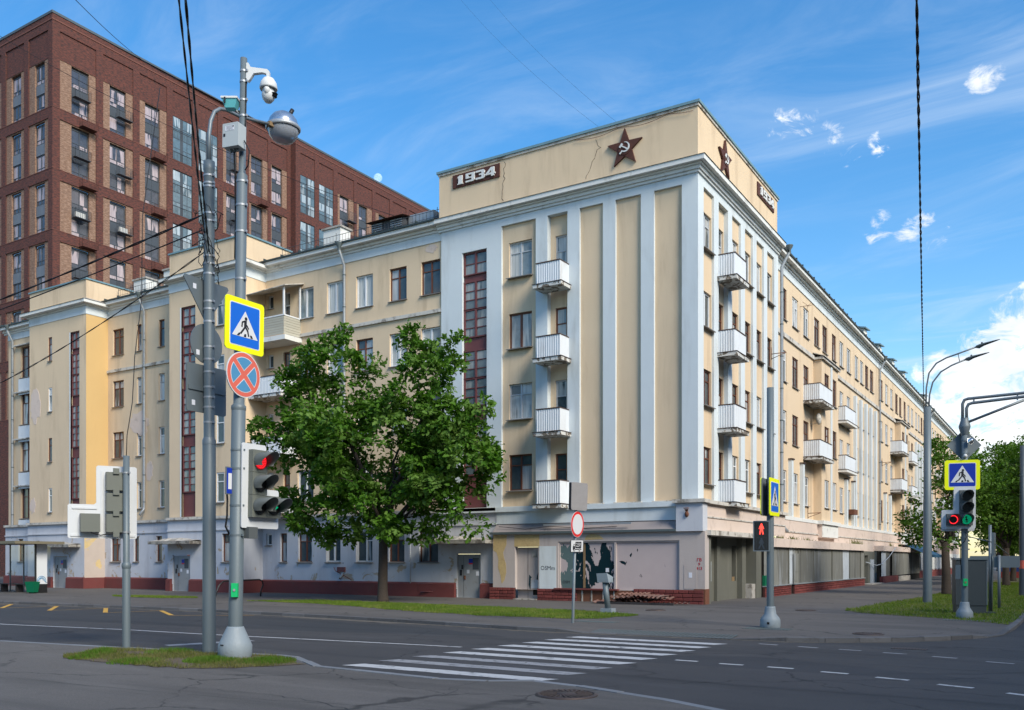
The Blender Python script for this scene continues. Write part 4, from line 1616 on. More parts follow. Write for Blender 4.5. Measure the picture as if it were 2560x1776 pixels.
def metal_door(x0, x1, y, z1, paper=True, patch=True):
    """sheet-steel entrance door with notices, lock and vent plate"""
    xc = (x0 + x1) / 2
    w = x1 - x0
    d = ob('entrance_door', MB().box(-w / 2, w / 2, -.03, .03, .1, z1), 'door_grey', B, loc=(xc, y, 0))
    m = MB()
    m.box(-w / 2 - .05, -w / 2, -.05, .06, .1, z1 + .05)
    m.box(w / 2, w / 2 + .05, -.05, .06, .1, z1 + .05)
    m.box(-w / 2, w / 2, -.05, .06, z1, z1 + .05)
    ob('door_frame', m, 'door_grey', d)
    ob('leaf_joint', MB().box(-w * .27, -w * .265, -.036, -.03, .12, z1 - .02), 'dark_void', d)
    ob('handle', MB().box(-w * .24, -w * .17, -.07, -.03, .95, 1.13), 'rust', d)
    ob('notice', MB().box(-w * .03, w * .2, -.036, -.031, z1 - .42, z1 - .16), 'sign_navy', d)
    ob('notice', MB().box(-w * .03, w * .2, -.038, -.036, z1 - .42, z1 - .36), 'sign_red', d)
    ob('notice', MB().box(-w * .12, w * .0, -.036, -.031, z1 - .85, z1 - .68), 'paper', d)
    ob('notice', MB().box(w * .3, w * .43, -.036, -.031, z1 - .95, z1 - .75), 'paper', d)
    ob('code_lock', MB().box(-w * .43, -w * .34, -.05, -.03, z1 - .95, z1 - .68), 'sign_black', d)
    ob('intercom', MB().box(-w * .36, -w * .29, -.05, -.03, z1 - .65, z1 - .45), 'sign_black', d)
    ob('vent_plate', MB().box(w * .15, w * .42, -.04, -.03, z1 - .66, z1 - .12), 'anthracite', d)
    return d


def canopy(x0, x1, y, z, proj, moss=True):
    c = ob('door_canopy', MB().box(x0, x1, y - proj, y, z, z + .17), 'canopy_old', B)
    m = MB()
    n = 22
    vs = []
    for i in range(n + 1):
        x = x0 + (x1 - x0) * i / n
        h = .05 + .16 * random.random() * math.sin(math.pi * i / n)
        vs += [(x, y - proj * .93, z + .17), (x, y - proj * .5, z + .17 + h), (x, y, z + .2 + h * .7)]
    m.add(vs, [(3 * i + k, 3 * i + 3 + k, 3 * i + 4 + k, 3 * i + 1 + k) for i in range(n) for k in (0, 1)])
    ob('canopy_debris', m, 'concrete', c)
    return c


g = -.12
wl = [(-22.2, -21.2, 1.75, 3.3, 'wood'), (-23.55, -23.05, 1.75, 3.3, 'wood1'), (-24.65, -24.2, 2.65, 3.3, 'blank'), (-20.2, -19.2, 1.75, 3.3, 'pvc'), (-18.15, -17.05, 1.75, 3.3, 'pvct'), (-16.0, -15.0, 1.75, 3.3, 'wood'), (-14.1, -12.95, 1.75, 3.3, 'wood')]
gf(-24.9, -9.6, g, [(a, b, z0, z1, .18) for (a, b, z0, z1, k) in wl] + [(-11.85, -10.5, .1, 2.15, .12)], wl, [(-11.9, -10.45)])
metal_door(-11.8, -10.55, g + .1, 2.08)
canopy(-13.4, -9.62, g, 2.62, .95)
wl2 = [(-26.6, -25.9, 1.75, 3.3, 'wood1')]
gf(-31.2, -24.9, -1.47, [(a, b, z0, z1, .18) for (a, b, z0, z1, k) in wl2] + [(-30.75, -29.25, .1, 2.15, .12)], wl2, [(-30.8, -29.2)])
ob('ground_floor_return', MB().quad((-24.9, -1.47, .0), (-24.9, .1, .0), (-24.9, .1, 4.25), (-24.9, -1.47, 4.25)), LIL, B)
metal_door(-30.65, -29.35, -1.38, 2.05)
canopy(-31.9, -28.3, -1.47, 2.75, .8)
wl3 = [(-38.5, -37.5, 1.75, 3.3, 'wood'), (-36.2, -35.7, 1.75, 3.3, 'wood1'), (-34.05, -33.5, 1.75, 3.3, 'wood1')]
gf(-39.1, -31.2, g, [(a, b, z0, z1, .18) for (a, b, z0, z1, k) in wl3], wl3)
gf(-45.3, -39.1, -1.52, [(-42.4, -40.9, .1, 2.1, .12), (-44.3, -43.9, 2.6, 3.1, .12)], [], [(-42.45, -40.85)])
ob('ground_floor_return', MB().quad((-39.1, -1.52, .0), (-39.1, .1, .0), (-39.1, .1, 4.25), (-39.1, -1.52, 4.25)), 'flaking_ochre', B)
for (xr, yr) in ((-24.9, -1.47), (-39.1, -1.52)):
    ob('plinth', MB().box(xr - .02, xr + .15, yr - .16, -.1, 0, .76), 'plinth_red', B)
    ob('ledge', MB().box(xr - .02, xr + .13, yr - .14, -.1, 4.12, 4.27), 'old_trim', B)
    ob('lower_ledge', MB().box(xr - .02, xr + .06, yr - .06, -.1, 3.48, 3.56), LIL, B)
metal_door(-42.3, -41.0, -1.42, 2.0)
canopy(-43.2, -39.5, -1.52, 2.65, .8)
wl4 = [(-48.9, -48.3, 1.75, 3.3, 'wood1'), (-47.0, -46.4, 1.75, 3.3, 'wood1')]
gf(-50.5, -45.3, g, [(a, b, z0, z1, .18) for (a, b, z0, z1, k) in wl4], wl4)
# pipework and a small barrier box on the wall behind the oak
m = MB().tube([(-15.05 + 1.0, g - .12, .25), (-15.05 + 1.0, g - .12, .72), (-15.05 + 1.9, g - .12, .72), (-15.05 + 1.9, g - .12, .35), (-15.05 + 1.2, g - .22, .3)], .035, 6)
ob('gas_pipe', m, 'maroon', B)
ob('gas_pipe', MB().tube([(-14.55, g - .1, .1), (-14.55, g - .1, 3.3)], .03, 6), 'gutter_zinc', B)
ob('wall_box', MB().box(-19.35, -18.85, g - .1, g, 1.25, 1.5), 'maroon', B)
ob('wall_box', MB().tube([(-19.6, g - .06, 1.5), (-19.5, g - .06, 1.3), (-18.4, g - .06, .85)], .02, 5), 'maroon', B)

# --- shop front at the foot of the tower, left face
S = -.45
m = MB()
wall(m, FY(S), -9.6, .45, .55, 3.02, [(-8.42, -7.2, .55, 2.45, .25), (-6.2, -.62, .62, 2.66, .12)])
m.quad((-9.6, S, 0), (-9.6, 0, 0), (-9.6, 0, 3.02), (-9.6, S, 3.02))
m.quad((.45, S, 0), (.45, .02, 0), (.45, .02, 3.02), (.45, S, 3.02))
ob('shopfront_wall', m, 'pink_render', B)
ob('bare_render', MB().prism([(-9.58, 3.0), (-8.85, 3.0), (-8.87, 2.55), (-9.05, 2.2), (-9.0, 1.95), (-8.9, 1.7), (-8.88, 1.3), (-8.98, .95), (-9.12, .78), (-9.2, 1.2), (-9.32, 1.5), (-9.3, 1.9), (-9.4, 2.2), (-9.58, 2.3)], S - .006, S), 'ochre_render', B)
ob('bare_render', MB().box(-8.45, -7.15, S - .006, S, 2.46, 2.98), 'ochre_render', B)
ob('bare_render', MB().prism([(-4.9, 2.72), (-4.85, 2.9), (-4.6, 2.98), (-4.2, 2.93), (-4.0, 2.74)], S - .006, S), 'ochre_render', B)
ob('painted_panel', MB().box(-7.15, -6.3, S - .008, S, .6, 2.47), WHITE, B)
m = text_mb('OSMm', .26, 0)
ob('graffiti', m, 'graffiti', B, loc=(-6.72, S - .012, 1.5))
sf = ob('shop_window', MB().box(-6.2, -.62, S + .10, S + .12, .62, 2.66), 'torn_film', B)
m = MB()
m.box(-6.2, -.62, S + .04, S + .1, 2.6, 2.66)
m.box(-3.52, -3.44, S + .02, S + .1, .62, 2.6)
m.box(-6.2, -6.14, S + .04, S + .1, .62, 2.6)
m.box(-.68, -.62, S + .04, S + .1, .62, 2.6)
ob('window_frame', m, 'pink_render', sf)
ob('mullion', MB().box(-5.02, -4.92, S + .085, S + .098, .66, 2.58), 'rusty_clamp', sf)
m = text_mb('OSM', .18, 0)
ob('graffiti', m, 'graffiti', sf, loc=(-5.85, S + .09, .9))
ob('notice', MB().box(-3.95, -3.8, S + .085, S + .095, 1.35, 1.52), 'paper', sf)
ob('sill', MB().box(-6.35, -3.3, S - .16, S + .1, .58, .64), 'plinth_red', sf)
dd = ob('shop_door', MB().box(-8.4, -7.22, S + .22, S + .25, .1, 2.43), 'pink_render', B)
ob('leaf_joint', MB().box(-7.87, -7.86, S + .21, S + .22, .12, 2.4), 'dark_void', dd)
ob('vent_grille', MB().box(-7.66, -7.4, S + .205, S + .22, 1.98, 2.25), 'concrete', dd)
ob('bare_patch', MB().prism([(-7.7, .6), (-7.3, .62), (-7.3, .95), (-7.45, .98), (-7.68, .96)], S + .212, S + .22), 'pale_sheet', dd)
ob('bare_patch', MB().prism([(-7.82, .75), (-7.74, .5), (-7.72, 1.05), (-7.66, 1.08), (-7.8, 1.2)], S + .21, S + .22), 'pane_teal', dd)
ob('bare_patch', MB().prism([(-7.42, 1.0), (-7.34, .98), (-7.33, 1.3), (-7.4, 1.15)], S + .21, S + .22), 'pane_teal', dd)
ob('hatch', MB().box(-7.6, -7.38, S + .208, S + .22, .3, .55), 'dark_void', dd)
ob('shop_cornice', MB().box(-9.7, -.72, S - .14, 0, 3.02, 3.12), 'pipe_dark', B)
m = MB().add([(-9.6, -.5, 3.12), (-.72, -.5, 3.12), (-.72, -.1, 3.5), (-9.6, -.1, 3.5)], [(0, 1, 2, 3)])
ob('shop_cornice_slope', m, 'fascia_grey', B)
ob('fascia', MB().box(-9.6, -.72, -.16, .05, 3.5, 4.05), WHITE, B)
ob('fascia_ledge', MB().box(-13.0, -.72, -.26, .05, 4.05, 4.26), WHITE, B)
ob('fascia_strip', MB().box(-6.9, -2.7, -.55, -.5, 3.36, 3.44), 'gutter_zinc', B)
m = MB().tube([(-9.3, -.42, 3.38), (-7.9, -.44, 3.24), (-6.6, -.42, 3.34), (-5.0, -.44, 3.22), (-3.4, -.43, 3.28)], .012, 4)
ob('loose_cable', m, 'cable', B)
# corner pier carrying both faces
ob('corner_pier', MB().box(-.72, .40, -.56, -.02, 3.02, 4.16), 'flaking_lilac', B)
ob('corner_pier_ledge', MB().box(-.85, .52, -.68, .0, 4.16, 4.30), 'old_trim', B)
m = MB()
for k in range(5):
    a = -.5 + .25 * k
    m.tube([(-.25, -.57, 3.75), (-.25 + math.sin(a) * .22, -.68, 3.85 + math.cos(a) * .12)], .014, 4)
m.ell((-.25, -.6, 3.7), .09, .05, .12, 8, 6)
ob('bracket_stub', m, 'rust', B)
for i, s in enumerate(('ГВ', '9', '413')):
    ob('stencil_mark', text_mb(s, .17, 0, bold=.004), 'graffiti_red', B, loc=(.22, S - .008, 1.86 - i * .17))
ob('hatch_panel', MB().box(-.42, .12, S - .012, S, .7, 1.65), 'pink_render', B)
ob('notice', MB().box(-.22, -.08, S - .02, S - .012, 1.15, 1.36), 'paper', B)


# stone-faced plinth of single moulded blocks
def block_plinth(axis, plane, s0, s1, z0, z1, rows, seed, big=.42):
    rng = random.Random(seed)
    mp = FY(plane) if axis == 'Y' else FX(plane)
    back = MB()
    back.mbox(mp, s0, s1, .0, .10, z0, z1)
    root = ob('plinth', back, 'plinth_joint', B)
    rh = (z1 - z0) / rows
    r = 0
    while r < rows:
        s = s0
        while s < s1 - .02:
            w = rng.choice([.22, .3, .36, big])
            if s + w > s1 - .12:
                w = s1 - s
            h = rh
            sh = ('b', round(w, 2), round(h, 3), axis)
            if sh not in WCACHE:
                bv = .012
                hw, hh = w / 2 - .009, h / 2 - .009
                WCACHE[sh] = MB().add([(-hw, 0, -hh), (hw, 0, -hh), (hw, 0, hh), (-hw, 0, hh), (-hw + bv, -.028, -hh + bv), (hw - bv, -.028, -hh + bv), (hw - bv, -.028, hh - bv), (-hw + bv, -.028, hh - bv)],
                                      [(4, 5, 6, 7), (0, 1, 5, 4), (1, 2, 6, 5), (2, 3, 7, 6), (3, 0, 4, 7)]).mesh('brick', 'plinth_brick')
            link('brick', WCACHE[sh], root, mp(s + w / 2, -rng.uniform(0, .008), z0 + rh * r + h / 2), 0 if axis == 'Y' else R(90))
            s += w
        r += 1
    return root


block_plinth('Y', S - .06, -9.75, -8.4, .05, .62, 4, 1)
block_plinth('Y', S - .06, -7.22, -5.25, .05, .6, 4, 2)
ob('bare_plinth', MB().box(-5.25, -2.6, S - .03, S + .05, 0, .58), 'rust', B)
for x in (-5.0, -4.55, -4.0, -3.5):
    ob('plinth_stud', MB().box(x - .03, x + .03, S - .06, S - .03, .02, .56), 'concrete', B)
block_plinth('Y', S - .06, -2.6, .42, .05, .66, 4, 3)
ob('bare_plinth', MB().box(.0, .47, S - .02, .02, 0, .7), 'rust', B)
for a, b in ((-8.4, -7.22),):
    ob('door_step', MB().box(a, b, S - .2, S + .25, 0, .14), 'concrete', B)
# ------------------------------------------------------------------ right wing along the side street
WX = -.35
TOPC = [(13.53, 14.62), (15.8, 17.05), (18.24, 19.45), (20.79, 22.11), (22.9, 24.19), (25.51, 26.7), (27.77, 28.97), (30.03, 31.29), (32.74, 33.97), (34.64, 35.83), (36.52, 37.77), (38.38, 39.81)]


def wing_section(off, near, last=False):
    rng = random.Random(int(off) + 3)
    s0 = (11.7 if off == 0 else 12.6) + off
    s1 = 41.9 + off
    F = FX(WX)
    low = [(13.53, 14.62), (15.8, 17.05), (18.24, 19.45), (27.8, 28.9), (30.05, 31.2), (33.0, 34.0), (34.9, 35.9), (36.8, 37.8), (38.7, 39.7)]
    ops = [(a + off, b + off, ZB[3] + .1, ZT[3] + .15, .12) for (a, b) in TOPC]
    for k in range(3):
        for i, (a, b) in enumerate(low):
            z0 = ZB[k]
            if k > 0 and i in (2, 3, 4):
                z0 = 4.4 + 3.25 * k
            ops.append((a + off, b + off, z0, ZT[k] + .05, .12))
    m = MB()
    wall(m, F, s0, s1, 4.2, 17.4, ops)
    ob('wall', m, 'cream', B)
    kinds = ['wood', 'pvct', 'pvct', 'wood', 'wood', 'wood', 'pvc', 'pvc', 'pvc', 'pvc', 'wood', 'wood']
    for i, (a, b, z0, z1, dp) in enumerate(ops):
        kd = kinds[i] if i < 12 else rng.choice(['wood', 'pvct', 'pvc', 'wood', 'white'])
        win(B, 'X', WX, a, b, z0, z1, dp, kd, 'pane_far' if not near else 'pane_near', near=near)
    # frieze, eave, string course
    m = MB()
    m.mbox(F, s0, s1, -.05, .1, 17.2, 17.75)
    ob('frieze', m, WHITE, B)
    eave(B, s0, s1, WX, 'X')
    m = MB()
    m.mbox(F, s0, 20.55 + off, -.1, 0, 13.85, 14.08)
    ob('string_course', m, 'old_trim', B)
    m = MB()
    m.mbox(F, 25.05 + off, s1, -.1, 0, 13.85, 14.08)
    ob('string_course', m, 'old_trim', B)
    # projecting bay
    X1 = .13
    m = MB()
    bo = [(a + off, b + off, ZB[k], ZT[k] + .05, .12) for (a, b) in ((21.35, 22.55), (23.55, 24.6)) for k in range(3)]
    wall(m, FX(X1), 20.58 + off, 25.0 + off, 4.2, 13.85, bo)
    for s in (20.58 + off, 25.0 + off):
        m.quad((WX, s, 4.2), (X1, s, 4.2), (X1, s, 13.85), (WX, s, 13.85))
    bay = ob('bay', m, 'cream', B)
    for (a, b, z0, z1, dp) in bo:
        win(B, 'X', X1, a, b, z0, z1, dp, rng.choice(['wood', 'wood', 'pvc']), 'pane_far' if not near else 'pane_near', near=near)
    m = MB()
    m.box(WX, X1 + .06, 22.85 + off, 23.2 + off, 4.25, 13.8)
    ob('bay_pilaster', m, WHITE, bay)
    m = MB()
    m.box(WX, X1 + .14, 20.45 + off, 25.12 + off, 13.86, 14.0)
    m.add([(X1 + .22, 20.38 + off, 14.0), (X1 + .22, 25.2 + off, 14.0), (WX, 25.2 + off, 14.25), (WX, 20.38 + off, 14.25), (X1 + .22, 20.38 + off, 14.04), (X1 + .22, 25.2 + off, 14.04), (WX, 25.2 + off, 14.3), (WX, 20.38 + off, 14.3)],
          [(0, 3, 2, 1), (4, 5, 6, 7), (0, 1, 5, 4), (1, 2, 6, 5), (3, 0, 4, 7)])
    ob('bay_roof', m, 'old_trim', bay)
    m = MB()
    m.box(WX, X1 + .02, 20.6 + off, 24.9 + off, 3.2, 4.0)
    ob('bay_base', m, 'pink_light', bay)
    m = MB()
    m.box(X1 + .02, X1 + .05, 20.62 + off, 24.88 + off, 3.24, 3.98)
    ob('bay_base_panel', m, 'white_trim', bay)
    m = MB()
    m.box(WX, X1 + .16, 20.45 + off, 25.1 + off, 4.0, 4.22)
    ob('bay_ledge', m, 'white_trim', bay)
    for zt in (11.05, 7.8):
        balcony(B, 'X', WX, 18.27 + off, 21.25 + off, zt, .92, slab='flaking_slab')
        balcony(B, 'X', WX, 27.42 + off, 30.6 + off, zt + .05, .46, slab='white_trim')
    # tall white pilasters between the narrow windows
    for (a, b) in ((32.2, 32.62), (34.12, 34.55), (36.05, 36.5), (37.95, 38.4), (39.9, 40.35)):
        m = MB()
        m.mbox(F, a + off, b + off, -.2, 0, 4.25, 13.5)
        ob('pilaster', m, WHITE, B)
    for (a, b) in ((14.95, 15.3), (17.4, 17.75), (29.2, 29.55), (31.5, 31.8)):
        m = MB()
        m.mbox(F, a + off, b + off, -.2, 0, 4.22, 7.35)
        p = ob('pilaster', m, WHITE, B)
        m = MB()
        m.mbox(F, a + off - .05, b + off + .05, -.26, 0, 7.35, 7.42)
        ob('pilaster_cap', m, 'dark_rail', p)
    # ledge and plain wall below
    for (a, b) in ((s0, 20.5 + off), (25.1 + off, s1)):
        m = MB()
        m.mbox(F, a, b, -.28, .05, 4.02, 4.22)
        ob('ledge', m, 'white_trim', B)
    m = MB()
    wall(m, FX(-.1), s0, s1, 2.5, 4.02, ())
    ob('ground_floor_wall', m, 'pink_light', B)
    m = MB()
    m.mbox(FX(-.1), s0, s1, -.05, 0, 3.35, 3.42)
    ob('lower_ledge', m, 'old_trim', B)
    drainpipe(B, WX, 41.85 + off, .6, 18.0, 1, 0, .08)


wing_section(0, True)
wing_section(29.3, True)
wing_section(58.6, False)
drainpipe(B, 0.0, 11.85, 3.3, 17.9, 1, 0, .085, 'gutter_zinc')
m = MB()
m.quad((-.35, 100.5, 0), (-13, 100.5, 0), (-13, 100.5, 17.5), (-.35, 100.5, 17.5))
ob('end_wall', m, 'cream', B)
for s in (40.2, 46.6, 53.2, 59.5, 74):
    d = ob('dormer', MB().box(-2.2, -1.0, s - .7, s + .7, 18.3, 20.0), 'white_trim', B)
    ob('dormer_roof', MB().add([(-.8, s - .95, 19.95), (-.8, s + .95, 20.1), (-2.6, s + .95, 20.5), (-2.6, s - .95, 20.3), (-.8, s - .95, 20.05), (-.8, s + .95, 20.2), (-2.6, s + .95, 20.6), (-2.6, s - .95, 20.4)],
                               [(0, 3, 2, 1), (4, 5, 6, 7), (0, 1, 5, 4), (1, 2, 6, 5), (2, 3, 7, 6), (3, 0, 4, 7)]), 'roof_blue', d)

# --- foot of the tower on the side street: porch, then a row of sheet-metal shop panels
m = MB()
wall(m, FX(.34), -.02, 11.75, 3.05, 4.14, ())
ob('ground_floor_wall', m, 'pink_light', B)
m = MB()
m.box(-.05, .5, 0.0, 11.8, 4.14, 4.28)
ob('ledge', m, 'old_trim', B)
m = MB()
m.box(.34, .38, 0.0, 11.75, 3.58, 3.64)
ob('lower_ledge', m, 'old_trim', B)
ob('porch_canopy', MB().box(-.3, .62, -.2, 8.6, 2.86, 3.06), 'old_trim', B)
m = MB()
wall(m, FX(-.25), .0, 7.6, 0, 2.86, [(5.0, 5.6, .9, 2.5, .3)])
porch = ob('porch_wall', m, 'grey_green', B)
ob('porch_gap', MB().box(-.55, -.5, 4.9, 5.7, .6, 2.6), 'dark_void', porch)
ob('torn_board', MB().box(-.3, -.28, 5.15, 5.5, .45, 1.1), 'rusty_clamp', porch)
for (a, b, x) in ((.02, .35, .42), (.9, 1.15, -.05), (2.6, 3.0, -.1), (5.75, 6.3, .0), (6.75, 7.55, .35)):
    ob('porch_pier', MB().box(-.25, x, a, b, 0, 2.86), 'grey_green', porch)
ob('porch_kerb', MB().box(-.25, .3, 6.2, 7.5, 0, .75), 'concrete', porch)
for y in (.55, .72, 1.4):
    ob('conduit', MB().tube([(-.15, y, .15), (-.15, y, 2.8)], .035, 6), 'basket_dark', porch)
ob('meter_box', MB().box(-.25, .0, .95, 1.25, 2.3, 2.75), 'concrete', porch)
ob('notice', MB().box(-.045, -.04, .93, 1.1, 1.2, 1.7), 'pale_sheet', porch)
ob('notice', MB().box(-.245, -.235, 1.9, 2.25, .95, 1.8), 'pale_sheet', porch)
ob('green_post_box', MB().box(.36, .5, 7.62, 7.9, .62, 1.12), 'bin_green', B)

edges = [7.6, 8.84, 9.75, 11.96, 12.79, 13.86, 14.45, 17.18, 18.87, 21.8, 24.87, 26.85, 28.72, 30.48, 31.79]
for i in range(len(edges) - 1):
    a, b = edges[i] + .03, edges[i + 1] - .03
    m = MB()
    d = random.uniform(-.03, .03)
    n = max(3, int((b - a) / .09))
    vs = []
    for k in range(n + 1):
        s = a + (b - a) * k / n
        o = .012 * (k % 2) + d + .02 * math.sin(k * .7 + i)
        skew = (.10 * (s - a) / (b - a) if i == 1 else 0)
        vs += [(.44 + o + skew, s, .62 + random.uniform(-.02, .02)), (.44 + o * .4, s, 2.5)]
    m.add(vs, [(2 * k, 2 * k + 2, 2 * k + 3, 2 * k + 1) for k in range(n)])
    ob('sheet_panel', m, 'pale_sheet' if i in (3, 10) else 'grey_sheet', B)
    if i % 2 == 0:
        ob('panel_batten', MB().box(.43, .50, b + .0, b + .06, .6, 2.5), 'grey_green', B)
ob('panel_backing', MB().box(.2, .38, 7.6, 31.8, .0, 2.5), 'dark_void', B)
ob('panel_door_frame', MB().box(.47, .5, 12.85, 13.8, .62, 2.2).box(.5, .52, 12.95, 13.7, .75, 1.2).box(.5, .52, 12.95, 13.7, 1.25, 2.1), 'grey_sheet', B)
ob('panel_header', MB().box(-.1, .62, 8.6, 31.8, 2.5, 2.93), 'pink_light', B)
ob('panel_sill', MB().box(.35, .58, 7.6, 12.2, .58, .63).box(.35, .58, 12.9, 31.7, .58, .63), 'gutter_zinc', B)
block_plinth('X', .5, 7.6, 12.25, .05, .58, 5, 11, .36)
block_plinth('X', .5, 12.95, 31.7, .05, .58, 4, 12, .62)
# doorway and further shops
m = MB()
wall(m, FX(-.05), 31.8, 38.6, 0, 2.5, [(34.6, 35.9, 0, 2.2, .25)])
ob('ground_floor_wall', m, 'grey_green', B)
sd = ob('side_door', MB().box(-.3, -.27, 34.6, 35.9, .1, 2.2), 'door_grey', B)
ob('door_frame', MB().box(-.27, -.02, 34.5, 34.62, 0, 2.35).box(-.27, -.02, 35.88, 36.0, 0, 2.35).box(-.27, -.02, 34.62, 35.88, 2.2, 2.35), 'grey_green', sd)
ob('door_step', MB().box(-.05, .7, 33.5, 38.4, .0, .13), 'concrete', B)
ob('pale_pier', MB().box(-.05, .05, 36.8, 37.9, .1, 1.9), 'pale_sheet', B)
for i, (a, b, mt) in enumerate(((38.7, 40.6, 'pale_sheet'), (40.7, 42.3, 'grey_sheet'), (43.6, 45.4, 'grey_sheet'), (45.5, 47.5, 'grey_sheet'), (47.6, 49.6, 'grey_sheet'), (49.7, 51.7, 'grey_sheet'), (51.8, 54, 'grey_sheet'), (54.1, 56.6, 'grey_sheet'), (56.7, 59, 'grey_sheet'))):
    m = MB()
    corrug(m, FX(.42), a, b, 0, .6, 2.55, .3, .02)
    ob('sheet_panel', m, mt, B)
ob('panel_backing', MB().box(.1, .3, 38.6, 60, .0, 2.55), 'dark_void', B)
ob('panel_header', MB().box(-.1, .6, 38.6, 60, 2.55, 2.95), 'pink_light', B)
ob('plinth', MB().box(.3, .52, 38.7, 46, .05, .58), 'plinth_red', B)
ob('plinth', MB().box(.3, .6, 46, 52, .0, .5), 'concrete', B)
m = MB().tube([(-.05, 35.2, 1.7), (.3, 37.4, 1.45), (.55, 38.3, 1.55), (.6, 41, 2.1), (.62, 44.3, 2.9)], .03, 5)
ob('loose_cable', m, 'pale_sheet', B)
aw = ob('awning', MB().add([(.0, 52, 3.3), (.0, 63, 3.3), (1.9, 63, 2.35), (1.9, 52, 2.35), (1.9, 63, 2.1), (1.9, 52, 2.1)], [(0, 1, 2, 3), (3, 2, 4, 5)]), 'awning_blue', B)
m = MB()
wall(m, FX(-.02), 60, 100, 0, 2.6, [(62 + 3 * i, 63.4 + 3 * i, .9, 2.2, .2) for i in range(11)])
ob('ground_floor_wall', m, 'white_trim', B)
ob('plinth', MB().box(-.05, .1, 60, 100, 0, .8), 'plinth_brick', B)
for i in range(11):
    win(B, 'X', -.02, 62 + 3 * i, 63.4 + 3 * i, .9, 2.2, .2, 'white', 'pane_far', near=False)


# rusty brackets, dishes and weeds on the side-street face
def bracket(y, z, x0=0.0):
    m = MB().tube([(x0, y, z), (x0 + .75, y + .05, z + .02)], .02, 4).tube([(x0, y, z - .25), (x0 + .75, y + .05, z + .02)], .016, 4).tube([(x0 + .02, y, z - .3), (x0 + .02, y, z + .35)], .016, 4)
    ob('rusty_bracket', m, 'rust', B)


bracket(10.4, 12.2)
bracket(19.2, 4.6, WX)
bracket(43.5, 9.8, WX)
for y in (71, 74, 77, 80):
    bracket(y, 10.2, WX)
d = MB().tube([(WX, 17.4, 16.3), (.35, 17.4, 16.3)], .015, 4)
for k in range(6):
    a = k * 1.05
    d.tube([(.1, 17.4, 16.3), (.1 + .3 * math.cos(a), 17.4 + .3 * math.sin(a), 16.3 + .32 * math.sin(a * 2.3))], .01, 4)
ob('tv_aerial', d, 'rust', B)
ob('satellite_dish', MB().ell((.1, 19.95, 10.2), .16, .3, .34, 12, 8).tube([(WX, 19.95, 9.9), (.15, 19.95, 10.0)], .02, 5), 'old_trim', B)
w = MB()
rng = random.Random(5)
for (cy, n) in ((28.5, 60), (30.3, 40), (13, 60), (10.5, 50), (16, 40), (43, 40)):
    for k in range(n):
        y = cy + rng.gauss(0, .5)
        x = .3 + rng.uniform(0, .25)
        h = rng.uniform(.1, .45) if cy > 20 else rng.uniform(.06, .25)
        z = 2.94 if cy > 8.6 else 3.06
        a = rng.uniform(0, 6.28)
        w.add([(x - .015 * math.cos(a), y - .015 * math.sin(a), z), (x + .015 * math.cos(a), y + .015 * math.sin(a), z), (x + rng.gauss(0, .1), y + rng.gauss(0, .1), z + h)], [(0, 1, 2)])
wd = ob('weeds', w, 'grass_dry', B)
wd['kind'] = 'stuff'
ob('flower_box', MB().box(WX, .12, 30.2, 31.3, 5.0, 5.35), 'rust', B)

# ------------------------------------------------------------------ brick tower block behind
RX0, RY0, RZ = -73.7, 17.28, 56.85
RB = thing('brick_apartment_block', 'tall new dark-red brick apartment block with tan window bays', 'building', (RX0, RY0, 0))


def rwin(parent, axis, plane, s0, s1, z0, z1, depth, near=True):
    return win(parent, axis, plane, s0, s1, z0, z1, depth, 'new', 'pane_new', near=near, sill=False)


def basket(parent, F, a, b, z0, z1, dp, mat, ac=False):
    m = MB()
    n = 9
    for i in range(n + 1):
        s = a + (b - a) * i / n
        m.mbox(F, s - .012, s + .012, -dp, -dp + .02, z0, z1)
    for i in range(4):
        d = -dp + dp * i / 4
        for s in (a, b):
            m.mbox(F, s - .012, s + .012, d, d + .02, z0, z1)
    for z in (z0, z1):
        m.mbox(F, a, b, -dp, -dp + .03, z, z + .03)
    m.mbox(F, a, b, -dp, 0, z0 - .04, z0)
    o = ob('basket', m, mat, parent)
    if ac:
        m = MB()
        m.mbox(F, a + .15, b - .6, -dp * .8, -dp * .3, z0 + .02, z1 - .35)
        ob('air_conditioner', m, 'ac_white', o)
    return o


def rgroups(n):
    g = [(47.33, 55.1, 52.34)]
    for k in range(1, n):
        t = 46.25 - 6.16 * (k - 1)
        g.append((t - 5.08, t, t))
    return g


NG = 8
G = rgroups(NG)


